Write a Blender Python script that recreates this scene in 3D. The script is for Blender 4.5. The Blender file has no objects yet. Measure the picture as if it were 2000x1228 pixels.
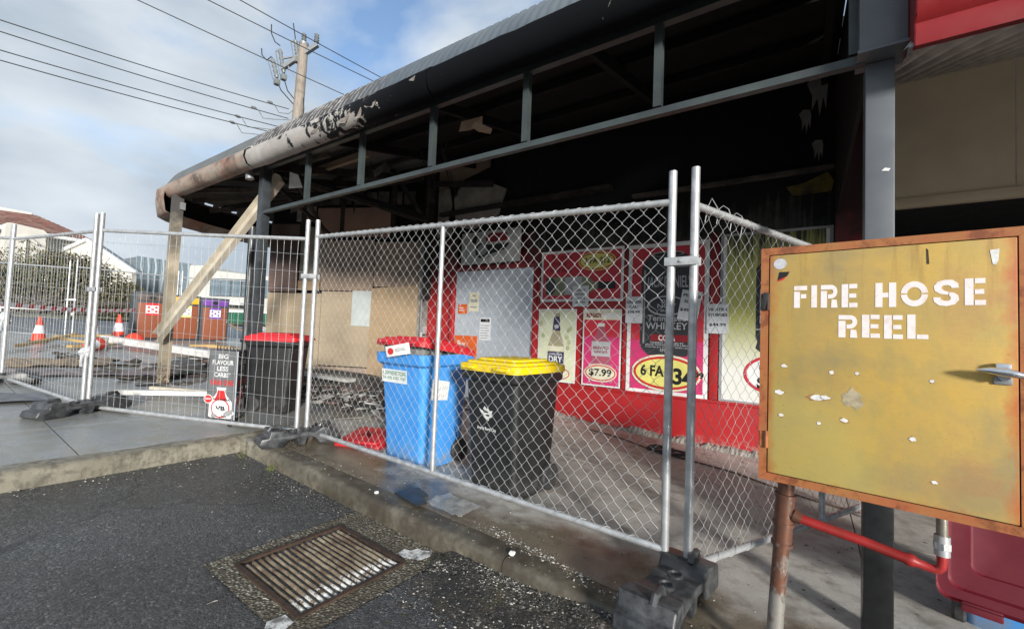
import bpy, bmesh, math, random
from mathutils import Vector, Matrix, Euler
R = math.radians
random.seed(7)
scn = bpy.context.scene
COL = scn.collection

# ------------------------------------------------------------------ camera, world, sun, exposure
CAM_Z = 1.35
yaw, pitch, roll = R(55.24405), math.atan(34 / 840), 0.038
fl = Vector((-math.cos(yaw), math.sin(yaw), 0))
rt = Vector((math.sin(yaw), math.cos(yaw), 0))
up = Vector((0, 0, 1))
fw = fl * math.cos(pitch) + up * math.sin(pitch)
u0 = up * math.cos(pitch) - fl * math.sin(pitch)
r1 = rt * math.cos(roll) + u0 * math.sin(roll)
u1 = u0 * math.cos(roll) - rt * math.sin(roll)
cd = bpy.data.cameras.new('camera')
cam = bpy.data.objects.new('camera', cd)
COL.objects.link(cam)
cam.matrix_world = Matrix(((r1.x, u1.x, -fw.x, 0), (r1.y, u1.y, -fw.y, 0), (r1.z, u1.z, -fw.z, CAM_Z), (0, 0, 0, 1)))
cd.sensor_width = 36
cd.lens = 840 / 2000 * 36
cd.clip_start = 0.05
cd.clip_end = 3000
scn.camera = cam

SUN_EL = R(11.8)
sun_h = Vector((0.80, -0.60, 0)).normalized()
sun_dir = sun_h * math.cos(SUN_EL) + up * math.sin(SUN_EL)
sd = bpy.data.lights.new('sun', 'SUN')
sd.energy = 3.0
sd.angle = R(8)
sd.color = (1.0, 0.965, 0.91)
sun = bpy.data.objects.new('sun', sd)
COL.objects.link(sun)
sun.rotation_euler = sun_dir.to_track_quat('Z', 'Y').to_euler()

w = bpy.data.worlds.new('World')
scn.world = w
w.use_nodes = True
nt = w.node_tree
nt.nodes.clear()
def wn(t, **k):
    n = nt.nodes.new(t)
    for a, b in k.items(): setattr(n, a, b)
    return n
wout = wn('ShaderNodeOutputWorld')
wbg = wn('ShaderNodeBackground')
sky = wn('ShaderNodeTexSky', sky_type='NISHITA', sun_disc=False, sun_elevation=SUN_EL, sun_rotation=math.atan2(sun_h.x, sun_h.y))
sky.air_density = 1.0; sky.dust_density = 0.6; sky.ozone_density = 1.5
tc = wn('ShaderNodeTexCoord')
mp = wn('ShaderNodeMapping'); mp.inputs['Scale'].default_value = (1.0, 1.0, 2.2); mp.inputs['Location'].default_value = (-2.92, 2.02, -1.44)
n1 = wn('ShaderNodeTexNoise'); n1.inputs['Scale'].default_value = 2.1; n1.inputs['Detail'].default_value = 7; n1.inputs['Roughness'].default_value = 0.5; n1.inputs['Distortion'].default_value = 0.25
cr = wn('ShaderNodeValToRGB'); cr.color_ramp.elements[0].position = 0.30; cr.color_ramp.elements[1].position = 0.50
n2 = wn('ShaderNodeTexNoise'); n2.inputs['Scale'].default_value = 2.6; n2.inputs['Detail'].default_value = 5; n2.inputs['Roughness'].default_value = 0.48
mp2 = wn('ShaderNodeMapping'); mp2.inputs['Location'].default_value = (-0.92, 2.02, -1.44); mp2.inputs['Scale'].default_value = (1, 1, 2.4)
cc = wn('ShaderNodeValToRGB')
cc.color_ramp.elements[0].position = 0.36; cc.color_ramp.elements[0].color = (2.75, 3.35, 4.0, 1)
cc.color_ramp.elements[1].position = 0.66; cc.color_ramp.elements[1].color = (5.3, 5.75, 6.2, 1)
mx = wn('ShaderNodeMix', data_type='RGBA')
L = nt.links.new
L(tc.outputs['Generated'], mp.inputs['Vector']); L(mp.outputs[0], n1.inputs['Vector']); L(n1.outputs['Fac'], cr.inputs['Fac'])
L(tc.outputs['Generated'], mp2.inputs['Vector']); L(mp2.outputs[0], n2.inputs['Vector']); L(n2.outputs['Fac'], cc.inputs['Fac'])
sxyz = wn('ShaderNodeSeparateXYZ'); L(tc.outputs['Generated'], sxyz.inputs[0])
hz = wn('ShaderNodeMapRange'); hz.inputs['From Min'].default_value = 0.42; hz.inputs['From Max'].default_value = 0.12; L(sxyz.outputs['Z'], hz.inputs['Value'])
cov = wn('ShaderNodeMath', operation='MAXIMUM'); L(cr.outputs['Color'], cov.inputs[0]); L(hz.outputs[0], cov.inputs[1])
sg_ = wn('ShaderNodeMix', data_type='RGBA', blend_type='MULTIPLY'); sg_.inputs['Factor'].default_value = 1.0; sg_.inputs['B'].default_value = (1.6, 1.6, 1.7, 1); L(sky.outputs['Color'], sg_.inputs['A'])
L(cov.outputs[0], mx.inputs['Factor']); L(sg_.outputs['Result'], mx.inputs['A']); L(cc.outputs['Color'], mx.inputs['B'])
L(mx.outputs['Result'], wbg.inputs['Color'])
wbg.inputs['Strength'].default_value = 0.078
L(wbg.outputs[0], wout.inputs['Surface'])
scn.view_settings.view_transform = 'Standard'
scn.view_settings.look = 'None'
scn.view_settings.gamma = 1
scn.view_settings.use_curve_mapping = False
scn.view_settings.exposure = 0.95
scn.render.engine = 'CYCLES'
scn.cycles.max_bounces = 6

# ------------------------------------------------------------------ helpers
GA, GB, GC = -0.04375, -0.01949, 0.17968
def gz(x, y):
    x = max(-26.0, min(5.0, x)); y = max(-14.0, min(9.0, y))
    return GA * x + GB * y + GC
def G(x, y, dz=0.0): return Vector((x, y, gz(x, y) + dz))

class MB:
    def __init__(s): s.v = []; s.f = []; s.sm = []
    def add(s, vs, fs, smooth=False):
        o = len(s.v)
        s.v += [tuple(p) for p in vs]
        s.f += [tuple(i + o for i in f) for f in fs]
        s.sm += [smooth] * len(fs)
        return s
    def box(s, c, d, rot=None, bev=0.0):
        hx, hy, hz = d[0] / 2, d[1] / 2, d[2] / 2
        c = Vector(c)
        if bev > 0:
            bm = bmesh.new(); bmesh.ops.create_cube(bm, size=1)
            for v in bm.verts: v.co = Vector((v.co.x * d[0], v.co.y * d[1], v.co.z * d[2]))
            bmesh.ops.bevel(bm, geom=list(bm.edges), offset=bev, segments=2, profile=0.6, affect='EDGES')
            bm.verts.index_update()
            vs = [v.co.copy() for v in bm.verts]; fs = [[v.index for v in f.verts] for f in bm.faces]; bm.free()
            sm = True
        else:
            vs = [Vector((x, y, z)) for x in (-hx, hx) for y in (-hy, hy) for z in (-hz, hz)]
            fs = [(0, 1, 3, 2), (4, 6, 7, 5), (0, 4, 5, 1), (2, 3, 7, 6), (0, 2, 6, 4), (1, 5, 7, 3)]
            sm = False
        if rot is not None: vs = [rot @ v for v in vs]
        return s.add([v + c for v in vs], fs, sm)
    def beam(s, a, b, w, h, upv=(0, 0, 1)):
        a = Vector(a); b = Vector(b); d = (b - a).normalized(); sx = d.cross(Vector(upv)).normalized(); uz = sx.cross(d)
        vs = []
        for p in (a, b):
            for i, j in ((-1, -1), (1, -1), (1, 1), (-1, 1)): vs.append(p + sx * (i * w / 2) + uz * (j * h / 2))
        return s.add(vs, [(0, 1, 2, 3)[::-1], (4, 5, 6, 7), (0, 1, 5, 4), (1, 2, 6, 5), (2, 3, 7, 6), (3, 0, 4, 7)])
    def tube(s, pts, r, n=8, caps=True, smooth=True):
        pts = [Vector(p) for p in pts]; m = len(pts)
        rs = r if isinstance(r, (list, tuple)) else [r] * m
        t0 = (pts[1] - pts[0]).normalized()
        a = Vector((0, 0, 1)) if abs(t0.z) < 0.9 else Vector((1, 0, 0))
        nrm = t0.cross(a).normalized(); vs = []
        for i, p in enumerate(pts):
            t = (pts[min(i + 1, m - 1)] - pts[max(i - 1, 0)])
            t = t.normalized() if t.length > 1e-9 else t0
            nrm = (nrm - t * nrm.dot(t)); nrm = nrm.normalized() if nrm.length > 1e-6 else t.orthogonal().normalized()
            b = t.cross(nrm)
            for k in range(n):
                an = 2 * math.pi * k / n
                vs.append(p + (nrm * math.cos(an) + b * math.sin(an)) * rs[i])
        fs = []
        for i in range(m - 1):
            for k in range(n):
                k2 = (k + 1) % n
                fs.append((i * n + k, i * n + k2, (i + 1) * n + k2, (i + 1) * n + k))
        s.add(vs, fs, smooth)
        if caps:
            o = len(s.v) - m * n
            s.f += [tuple(o + k for k in range(n))[::-1], tuple(o + (m - 1) * n + k for k in range(n))]; s.sm += [False, False]
        return s
    def lathe(s, prof, n=20, M=None, closed=False):
        vs = []
        for r, z in prof:
            for k in range(n):
                an = 2 * math.pi * k / n; vs.append(Vector((r * math.cos(an), r * math.sin(an), z)))
        fs = []
        for i in range(len(prof) - 1):
            for k in range(n):
                k2 = (k + 1) % n; fs.append((i * n + k, i * n + k2, (i + 1) * n + k2, (i + 1) * n + k))
        if M is not None: vs = [M @ v for v in vs]
        s.add(vs, fs, True)
        o = len(s.v) - len(vs)
        s.f += [tuple(o + k for k in range(n))[::-1], tuple(o + (len(prof) - 1) * n + k for k in range(n))]; s.sm += [False, False]
        return s
    def prism(s, poly, o, u, v, d):
        """polygon (a,b) in the frame o,u,v pushed out by the vector d"""
        o, u, v, d = Vector(o), Vector(u), Vector(v), Vector(d); n = len(poly)
        A = [o + u * a + v * b for a, b in poly]; B = [p + d for p in A]
        fs = [tuple(range(n))[::-1], tuple(range(n, 2 * n))] + [(i, (i + 1) % n, n + (i + 1) % n, n + i) for i in range(n)]
        return s.add(A + B, fs)
    def grid(s, P, smooth=True, skip=None):
        ni, nj = len(P), len(P[0]); vs = [p for row in P for p in row]
        fs = [(i * nj + j, (i + 1) * nj + j, (i + 1) * nj + j + 1, i * nj + j + 1) for i in range(ni - 1) for j in range(nj - 1) if not (skip and skip(i, j))]
        return s.add(vs, fs, smooth)
    def build(s, name, m, parent=None, local=False, ang=40, fix=True):
        me = bpy.data.meshes.new(name); me.from_pydata(s.v, [], s.f)
        me.polygons.foreach_set('use_smooth', s.sm)
        if fix and len(s.f) < 40000:
            bm = bmesh.new(); bm.from_mesh(me); bmesh.ops.recalc_face_normals(bm, faces=bm.faces); bm.to_mesh(me); bm.free()
        if any(s.sm): me.set_sharp_from_angle(angle=R(ang))
        ms = m if isinstance(m, (list, tuple)) else [m]
        for q in ms: me.materials.append(q)
        o = bpy.data.objects.new(name, me); COL.objects.link(o)
        if parent: setp(o, parent, local)
        return o
def setp(o, parent, local=False):
    o.parent = parent
    if not local:
        mw = WM(parent); o.matrix_parent_inverse = mw.inverted()
def WM(o):
    m = Matrix.LocRotScale(o.location, o.rotation_euler, o.scale)
    return WM(o.parent) @ o.matrix_parent_inverse @ m if o.parent else m
def tag(o, label, cat, group=None, kind=None):
    o['label'] = label; o['category'] = cat
    if group: o['group'] = group
    if kind: o['kind'] = kind
    return o
def thing(name, label, cat, loc=(0, 0, 0), rz=0, group=None):
    o = bpy.data.objects.new(name, None); COL.objects.link(o)
    o.location = loc; o.rotation_euler = (0, 0, rz); o.empty_display_size = 0.1
    return tag(o, label, cat, group)
def struct(o): o['kind'] = 'structure'; return o
def stuff(o, label=None, cat=None):
    o['kind'] = 'stuff'
    if label: o['label'] = label; o['category'] = cat
    return o
def copy_tree(o, parent=None):
    c = o.copy(); COL.objects.link(c)
    if parent: c.parent = parent
    for ch in list(o.children): copy_tree(ch, c)
    return c
def ell(cx, cy, rx, ry, n=28): return [(cx + rx * math.cos(2 * math.pi * k / n), cy + ry * math.sin(2 * math.pi * k / n)) for k in range(n)]
def rect(x0, y0, x1, y1): return [(x0, y0), (x1, y0), (x1, y1), (x0, y1)]
def rrect(x0, y0, x1, y1, r, n=4):
    out = []
    for cx, cy, a in ((x1 - r, y0 + r, -90), (x1 - r, y1 - r, 0), (x0 + r, y1 - r, 90), (x0 + r, y0 + r, 180)):
        for k in range(n + 1):
            t = R(a + 90 * k / n); out.append((cx + r * math.cos(t), cy + r * math.sin(t)))
    return out
def ring(cx, cy, rx, ry, t, n=32):
    a = ell(cx, cy, rx, ry, n); b = ell(cx, cy, rx - t, ry - t, n); return a, b
X, Y, Z = Vector((1, 0, 0)), Vector((0, 1, 0)), Vector((0, 0, 1))
TXT = {}
def text_mesh(st, bold):
    k = (st, bold)
    if k in TXT: return TXT[k]
    c = bpy.data.curves.new('lettering', 'FONT'); c.body = st; c.size = 1; c.offset = bold; c.resolution_u = 3
    o = bpy.data.objects.new('lettering', c); COL.objects.link(o)
    bpy.context.view_layer.update()
    me = o.to_mesh(); vs = [v.co.copy() for v in me.vertices]; fs = [tuple(p.vertices) for p in me.polygons]
    o.to_mesh_clear(); bpy.data.objects.remove(o); bpy.data.curves.remove(c)
    TXT[k] = (vs, fs); return TXT[k]
def text_add(mb, st, x0, y0, x1, y1, o, u, v, bold=0.02, keep=False, slant=0.0):
    vs, fs = text_mesh(st, bold)
    ax = min(p.x for p in vs); bx = max(p.x for p in vs); ay = min(p.y for p in vs); by = max(p.y for p in vs)
    o, u, v = Vector(o), Vector(u), Vector(v); out = []
    for p in vs:
        a = (p.x - ax) / max(bx - ax, 1e-6); b = (p.y - ay) / max(by - ay, 1e-6)
        out.append(o + u * (x0 + (x1 - x0) * a + slant * b * (y1 - y0)) + v * (y0 + (y1 - y0) * b))
    return mb.add(out, fs)

# ------------------------------------------------------------------ materials
class NM:
    def __init__(s, name):
        s.m = bpy.data.materials.new(name); s.m.use_nodes = True; s.t = s.m.node_tree; s.t.nodes.clear()
        s.out = s.n('ShaderNodeOutputMaterial'); s.b = s.n('ShaderNodeBsdfPrincipled'); s.l(s.b.outputs[0], s.out.inputs[0])
        s.co = s.n('ShaderNodeTexCoord').outputs['Object']
    def n(s, t, **k):
        q = s.t.nodes.new(t)
        for a, b in k.items(): setattr(q, a, b)
        return q
    def l(s, a, b): s.t.links.new(a, b)
    def put(s, sock, v):
        if isinstance(v, bpy.types.NodeSocket): s.l(v, sock)
        elif isinstance(v, (tuple, list)) and len(v) == 3 and sock.type == 'RGBA': sock.default_value = (*v, 1)
        else: sock.default_value = v
    def noise(s, scale, detail=5, rough=0.55, vec=None, dist=0.0, stretch=None):
        q = s.n('ShaderNodeTexNoise'); q.inputs['Scale'].default_value = scale; q.inputs['Detail'].default_value = detail; q.inputs['Roughness'].default_value = rough; q.inputs['Distortion'].default_value = dist
        v = vec or s.co
        if stretch:
            mpn = s.n('ShaderNodeMapping'); mpn.inputs['Scale'].default_value = stretch; s.l(v, mpn.inputs[0]); v = mpn.outputs[0]
        s.l(v, q.inputs['Vector']); return q.outputs['Fac']
    def voro(s, scale, feat='F1', out='Distance', rnd=1.0):
        q = s.n('ShaderNodeTexVoronoi', feature=feat); q.inputs['Scale'].default_value = scale; q.inputs['Randomness'].default_value = rnd; s.l(s.co, q.inputs['Vector']); return q.outputs[out]
    def ramp(s, f, stops, mode='LINEAR'):
        q = s.n('ShaderNodeValToRGB'); e = q.color_ramp.elements; q.color_ramp.interpolation = mode
        while len(e) < len(stops): e.new(0.5)
        for i, (p, c) in enumerate(stops):
            e[i].position = p; e[i].color = (*(c if isinstance(c, (tuple, list)) else (c, c, c)), 1)
        s.put(q.inputs['Fac'], f); return q.outputs['Color']
    def mix(s, f, a, b, mode='MIX'):
        q = s.n('ShaderNodeMix', data_type='RGBA', blend_type=mode); s.put(q.inputs['Factor'], f); s.put(q.inputs['A'], a); s.put(q.inputs['B'], b); return q.outputs['Result']
    def math(s, op, a, b=0.0, clamp=False):
        q = s.n('ShaderNodeMath', operation=op, use_clamp=clamp); s.put(q.inputs[0], a); s.put(q.inputs[1], b); return q.outputs[0]
    def axis(s, k):
        q = s.n('ShaderNodeSeparateXYZ'); s.l(s.co, q.inputs[0]); return q.outputs['XYZ'.index(k)]
    def rng(s, v, a, b, c=0.0, d=1.0):
        q = s.n('ShaderNodeMapRange'); s.put(q.inputs['Value'], v); q.inputs['From Min'].default_value = a; q.inputs['From Max'].default_value = b; q.inputs['To Min'].default_value = c; q.inputs['To Max'].default_value = d; return q.outputs[0]
    def bump(s, h, strength=0.3, dist=0.01):
        q = s.n('ShaderNodeBump'); q.inputs['Strength'].default_value = strength; q.inputs['Distance'].default_value = dist
        s.l(h, q.inputs['Height']); s.l(q.outputs[0], s.b.inputs['Normal'])
    def set(s, col=None, rough=None, metal=None, spec=None, coat=None):
        if col is not None: s.put(s.b.inputs['Base Color'], col)
        if rough is not None: s.put(s.b.inputs['Roughness'], rough)
        if metal is not None: s.put(s.b.inputs['Metallic'], metal)
        if spec is not None: s.put(s.b.inputs['Specular IOR Level'], spec)
        if coat is not None: s.put(s.b.inputs['Coat Weight'], coat)
        return s.m
def simple(name, c, c2=None, scale=6, rough=0.5, metal=0.0, bump=0.0, bs=60, spec=None, lo=0.35, hi=0.65, stretch=None):
    """paint with uneven dirt: two tones through noise, fine relief, uneven gloss"""
    q = NM(name); c2 = c2 or tuple(x * 0.7 for x in c)
    f = q.noise(scale, 6, 0.6, stretch=stretch)
    col = q.mix(q.rng(f, lo, hi), c, c2)
    q.set(col, q.rng(q.noise(scale * 2.3, 4), 0.3, 0.7, max(0.05, rough - 0.1), min(1, rough + 0.1)), metal, spec)
    if bump > 0: q.bump(q.noise(bs, 4, stretch=stretch), bump, 0.004)
    return q.m

def m_asphalt():
    q = NM('asphalt'); f = q.noise(1.1, 6, 0.6); sp = q.voro(100, out='Color'); spd = q.voro(100)
    g = q.n('ShaderNodeSeparateColor'); q.l(sp, g.inputs[0])
    stone = q.ramp(g.outputs[0], [(0.0, (0.042, 0.043, 0.045)), (0.55, (0.085, 0.087, 0.089)), (0.9, (0.135, 0.135, 0.133)), (1.0, (0.25, 0.24, 0.23))])
    wet = q.ramp(f, [(0.38, 0.0), (0.62, 1.0)])
    col = q.mix(wet, q.mix(1.0, stone, (0.6, 0.6, 0.63), 'MULTIPLY'), stone)
    br = q.ramp(q.noise(0.5, 5), [(0.5, 0.0), (0.75, 0.5)])
    col = q.mix(br, col, (0.06, 0.052, 0.042))
    nd = q.n('ShaderNodeTexNoise'); nd.inputs['Scale'].default_value = 1.6; nd.inputs['Detail'].default_value = 6; q.l(q.co, nd.inputs['Vector'])
    va = q.n('ShaderNodeVectorMath', operation='MULTIPLY_ADD'); q.l(nd.outputs['Color'], va.inputs[0]); va.inputs[1].default_value = (0.9, 0.9, 0.9); q.l(q.co, va.inputs[2])
    vc = q.n('ShaderNodeTexVoronoi', feature='DISTANCE_TO_EDGE'); vc.inputs['Scale'].default_value = 0.42; q.l(va.outputs[0], vc.inputs['Vector'])
    col = q.mix(q.ramp(vc.outputs['Distance'], [(0.0, 0.75), (0.006, 0.0)]), col, (0.012, 0.012, 0.012)); col = q.mix(q.ramp(q.noise(0.8, 3, 0.5), [(0.56, 0.0), (0.70, 0.45)]), col, (0.04, 0.04, 0.042)); col = q.mix(q.ramp(q.noise(14, 7, 0.8), [(0.55, 0.0), (0.75, 0.35)]), col, (0.2, 0.19, 0.175))
    q.set(col, q.rng(wet, 0, 1, 0.2, 0.42), 0, 0.55)
    q.bump(q.math('ADD', q.math('MULTIPLY', spd, -1.2), q.noise(260, 3)), 0.75, 0.006)
    return q.m
def m_concrete(name, c1, c2, c3, wetlo=0.3, wethi=0.65, sc=1.0, grime=False):
    q = NM(name); f = q.noise(0.9 * sc, 8, 0.62); f2 = q.noise(5 * sc, 7, 0.65); fine = q.noise(140, 4, 0.7)
    col = q.mix(q.rng(f, 0.36, 0.62), c1, c2); col = q.mix(q.ramp(f2, [(0.44, 0.0), (0.64, 0.9)]), col, c3)
    col = q.mix(q.ramp(fine, [(0.3, 0.5), (0.62, 0.0)]), col, tuple(x * 0.45 for x in c1))
    spot = q.voro(9); col = q.mix(q.ramp(spot, [(0.03, 0.75), (0.055, 0.0)]), col, (0.035, 0.033, 0.03))
    if grime:      # oily wash-off has soaked the kerb along the walkway, thicker in blotches
        gm = q.math('MULTIPLY', q.rng(q.axis('X'), -4.05, -3.3), q.rng(q.axis('Y'), 1.6, 1.82)); gm = q.math('MULTIPLY', gm, q.ramp(q.math('ADD', q.noise(2.3, 7, 0.65), q.math('MULTIPLY', q.noise(11, 6, 0.7), 0.35)), [(0.48, 0.35), (0.78, 1.0)]))
        col = q.mix(gm, col, (0.055, 0.045, 0.032)); st_ = q.noise(16, 5, 0.6, stretch=(1, 1, 0.12)); col = q.mix(q.ramp(st_, [(0.55, 0.0), (0.72, 0.5)]), col, (0.07, 0.06, 0.045))
    q.set(col, q.rng(q.noise(1.7 * sc, 5), 0.38, 0.62, wetlo, wethi), 0, 0.45)
    q.bump(q.math('ADD', fine, q.math('MULTIPLY', q.noise(30, 4), 0.8)), 0.35, 0.004)
    return q.m
def m_walk():
    q = NM('walkway_concrete'); f = q.noise(1.5, 8, 0.62); f2 = q.noise(8, 7, 0.65); fine = q.noise(140, 4, 0.7); y = q.axis('Y')
    col = q.mix(q.rng(f, 0.36, 0.62), (0.60, 0.575, 0.525), (0.46, 0.44, 0.395)); col = q.mix(q.ramp(f2, [(0.47, 0.0), (0.68, 0.85)]), col, (0.22, 0.195, 0.16))
    col = q.mix(q.ramp(fine, [(0.3, 0.45), (0.62, 0.0)]), col, (0.25, 0.235, 0.21)); spot = q.voro(9); col = q.mix(q.ramp(spot, [(0.03, 0.75), (0.055, 0.0)]), col, (0.05, 0.046, 0.04))
    wet = q.ramp(q.math('ADD', q.rng(y, 2.9, 1.9, 0.0, 0.75), q.math('SUBTRACT', q.noise(1.3, 6, 0.6), 0.55)), [(0.32, 0.0), (0.48, 1.0)])
    col = q.mix(wet, col, q.mix(1.0, col, (0.36, 0.31, 0.25), 'MULTIPLY')); q.set(col, q.rng(wet, 0, 1, 0.6, 0.16), 0, 0.5)
    q.bump(q.math('ADD', fine, q.math('MULTIPLY', q.noise(30, 4), 0.8)), 0.3, 0.004); return q.m
ASPH = m_asphalt()
PAVE = m_concrete('pavement_concrete', (0.36, 0.37, 0.365), (0.26, 0.27, 0.27), (0.28, 0.265, 0.21), 0.16, 0.45)
PAVEB = m_walk()
KERB = m_concrete('kerb_concrete', (0.31, 0.285, 0.22), (0.21, 0.19, 0.142), (0.085, 0.075, 0.055), 0.3, 0.65, 3.4, True)
BED = simple('dark_bed', (0.03, 0.029, 0.027), rough=0.9)
def m_galv(name='galvanised', c=(0.60, 0.62, 0.63), c2=(0.42, 0.44, 0.45), metal=0.35, rough=0.42):
    q = NM(name); f = q.noise(18, 5); st = q.noise(7, 6, 0.7, stretch=(3, 3, 0.5))
    col = q.mix(q.rng(f, 0.35, 0.65), c, c2); col = q.mix(q.ramp(st, [(0.58, 0.0), (0.78, 0.6)]), col, (0.33, 0.31, 0.28))
    q.set(col, q.rng(f, 0.3, 0.7, rough - 0.1, rough + 0.15), metal); q.bump(q.noise(90, 3), 0.12, 0.002); return q.m
GALV = m_galv(c=(0.58, 0.585, 0.585), c2=(0.38, 0.39, 0.39), metal=0.5)
WIRE = m_galv('wire_steel', (0.48, 0.49, 0.49), (0.36, 0.37, 0.37), 0.4, 0.42)
GALVD = m_galv('weathered_steel', (0.30, 0.31, 0.32), (0.2, 0.2, 0.205), 0.4, 0.5)
ALU = m_galv('aluminium_sheet', (0.62, 0.66, 0.71), (0.52, 0.56, 0.61), 0.3, 0.35)
BLKP = simple('black_plastic', (0.016, 0.017, 0.018), (0.03, 0.03, 0.031), 8, 0.42, bump=0.08)
def m_block():
    q = NM('recycled_plastic'); f = q.noise(9, 7, 0.7); col = q.mix(q.ramp(f, [(0.42, 0.0), (0.7, 1.0)]), (0.024, 0.025, 0.027), (0.10, 0.102, 0.105))
    q.set(col, q.rng(f, 0.3, 0.7, 0.3, 0.55)); q.bump(q.noise(60, 5), 0.15, 0.004); return q.m
BLOCK = m_block()
def m_bin(name, c, c2, dirt=(0.12, 0.1, 0.08), amt=0.5):
    q = NM(name); f = q.noise(5, 6, 0.65); sc = q.noise(22, 6, 0.75, stretch=(1, 1, 0.25))
    col = q.mix(q.rng(f, 0.35, 0.65), c, c2); col = q.mix(q.ramp(sc, [(0.62, 0.0), (0.8, amt)]), col, dirt)
    low = q.math('MULTIPLY', q.rng(q.axis('Z'), 0.22, 0.0), q.ramp(q.noise(11, 5), [(0.4, 0.0), (0.65, amt * 1.4)]), True)
    col = q.mix(low, col, dirt); q.set(col, q.rng(f, 0.3, 0.7, 0.36, 0.55)); q.bump(q.noise(180, 2), 0.06, 0.002); return q.m
BLUE = m_bin('blue_plastic', (0.045, 0.27, 0.72), (0.07, 0.33, 0.76), (0.25, 0.24, 0.2), 0.6)
BINBLK = m_bin('bin_black', (0.013, 0.0135, 0.014), (0.02, 0.0205, 0.021), (0.09, 0.085, 0.08), 0.45)
YEL = m_bin('yellow_plastic', (0.86, 0.62, 0.006), (0.80, 0.56, 0.005), (0.4, 0.3, 0.05), 0.35)
REDP = m_bin('red_plastic', (0.58, 0.022, 0.03), (0.5, 0.018, 0.026), (0.12, 0.03, 0.03), 0.4)
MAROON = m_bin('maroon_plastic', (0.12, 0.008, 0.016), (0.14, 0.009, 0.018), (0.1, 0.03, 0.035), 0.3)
RUBBER = simple('rubber', (0.025, 0.025, 0.026), (0.09, 0.088, 0.085), 12, 0.75, lo=0.45, hi=0.7)
def m_redwall():
    q = NM('red_paint'); f = q.noise(3, 7, 0.65); z = q.axis('Z'); ed = q.noise(2.6, 6, 0.65)
    col = q.mix(q.rng(f, 0.35, 0.65), (0.44, 0.017, 0.018), (0.37, 0.015, 0.017))
    soot = q.math('ADD', z, q.math('MULTIPLY', q.math('SUBTRACT', ed, 0.5), 0.9)); sm = q.rng(soot, 2.0, 2.62)
    q2 = q.n('ShaderNodeClamp'); q.l(sm, q2.inputs[0])
    col = q.mix(q2.outputs[0], col, (0.035, 0.008, 0.009))
    low = q.math('MULTIPLY', q.rng(z, 0.26, 0.10), q.ramp(q.noise(14, 6, 0.7), [(0.5, 0.0), (0.56, 0.9)]), True)
    col = q.mix(low, col, (0.33, 0.27, 0.24))
    q.set(col, q.rng(f, 0.3, 0.7, 0.35, 0.6)); q.bump(q.noise(40, 5), 0.12, 0.004); return q.m
REDW = m_redwall()
REDC = simple('red_sheet_paint', (0.24, 0.010, 0.012), (0.20, 0.009, 0.011), 4, 0.38)
def m_soot(name, base=(0.010, 0.0095, 0.0095), light=(0.035, 0.031, 0.028), lo=0.55, hi=0.85):
    q = NM(name); f = q.noise(3.2, 8, 0.68); col = q.mix(q.ramp(f, [(lo, 0.0), (hi, 1.0)]), base, light)
    q.set(col, 0.85, 0, 0.25); q.bump(q.noise(35, 6, 0.7), 0.5, 0.01); return q.m
SOOT = m_soot('soot')
SOOTL = m_soot('light_soot', (0.05, 0.045, 0.042), (0.17, 0.145, 0.12), 0.42, 0.72)
def m_sootwall():
    q = NM('scorched_wall'); z = q.axis('Z'); x = q.axis('X'); f = q.noise(1.6, 8, 0.68)
    drip = q.noise(5, 5, 0.6, stretch=(6, 1, 0.25))
    g = q.math('ADD', z, q.math('ADD', q.math('MULTIPLY', q.math('SUBTRACT', f, 0.5), 1.2), q.math('MULTIPLY', q.math('SUBTRACT', drip, 0.5), 0.8)))
    base = q.mix(q.ramp(f, [(0.45, 0.0), (0.65, 1.0)]), (0.12, 0.13, 0.10), (0.08, 0.085, 0.08))
    c = q.n('ShaderNodeClamp'); q.l(q.rng(g, 2.2, 2.85), c.inputs[0])
    col = q.mix(c.outputs[0], base, (0.008, 0.008, 0.009)); q.set(col, 0.8, 0, 0.3); q.bump(q.noise(30, 6), 0.3, 0.006); return q.m
SOOTW = m_sootwall()
def m_ply(name, c1, c2, soot=0.0):
    q = NM(name); g = q.noise(3, 6, 0.6, stretch=(1.0, 1.0, 9)); f = q.noise(1.5, 6)
    col = q.mix(q.rng(g, 0.3, 0.7), c1, c2); col = q.mix(q.ramp(f, [(0.45, 0.0), (0.75, 0.4 + soot)]), col, tuple(x * 0.3 for x in c1))
    q.set(col, 0.7); q.bump(g, 0.08, 0.003); return q.m
PLY = m_ply('plywood', (0.39, 0.31, 0.21), (0.34, 0.265, 0.175))
PLY2 = m_ply('tan_plywood', (0.37, 0.265, 0.155), (0.32, 0.225, 0.125))
PLYB = m_ply('scorched_plywood', (0.34, 0.25, 0.18), (0.26, 0.185, 0.13), 0.3)
BROWNB = m_ply('charred_board', (0.12, 0.075, 0.065), (0.15, 0.10, 0.085), 0.4)
PLAST = simple('smoky_plaster', (0.34, 0.31, 0.27), (0.19, 0.17, 0.15), 4, 0.8, bump=0.2)
TIMB = m_ply('timber', (0.42, 0.27, 0.09), (0.50, 0.33, 0.12))
CHAR = m_soot('charred_timber', (0.028, 0.024, 0.022), (0.11, 0.09, 0.08), 0.5, 0.8)
ASHM = m_soot('ash', (0.05, 0.048, 0.045), (0.22, 0.215, 0.205), 0.4, 0.7)
WHITEM = simple('dirty_white_metal', (0.74, 0.73, 0.70), (0.50, 0.48, 0.45), 7, 0.45, bump=0.05)
CREAM = simple('cream_steel', (0.56, 0.51, 0.41), (0.42, 0.37, 0.29), 5, 0.6, bump=0.1)
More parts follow.
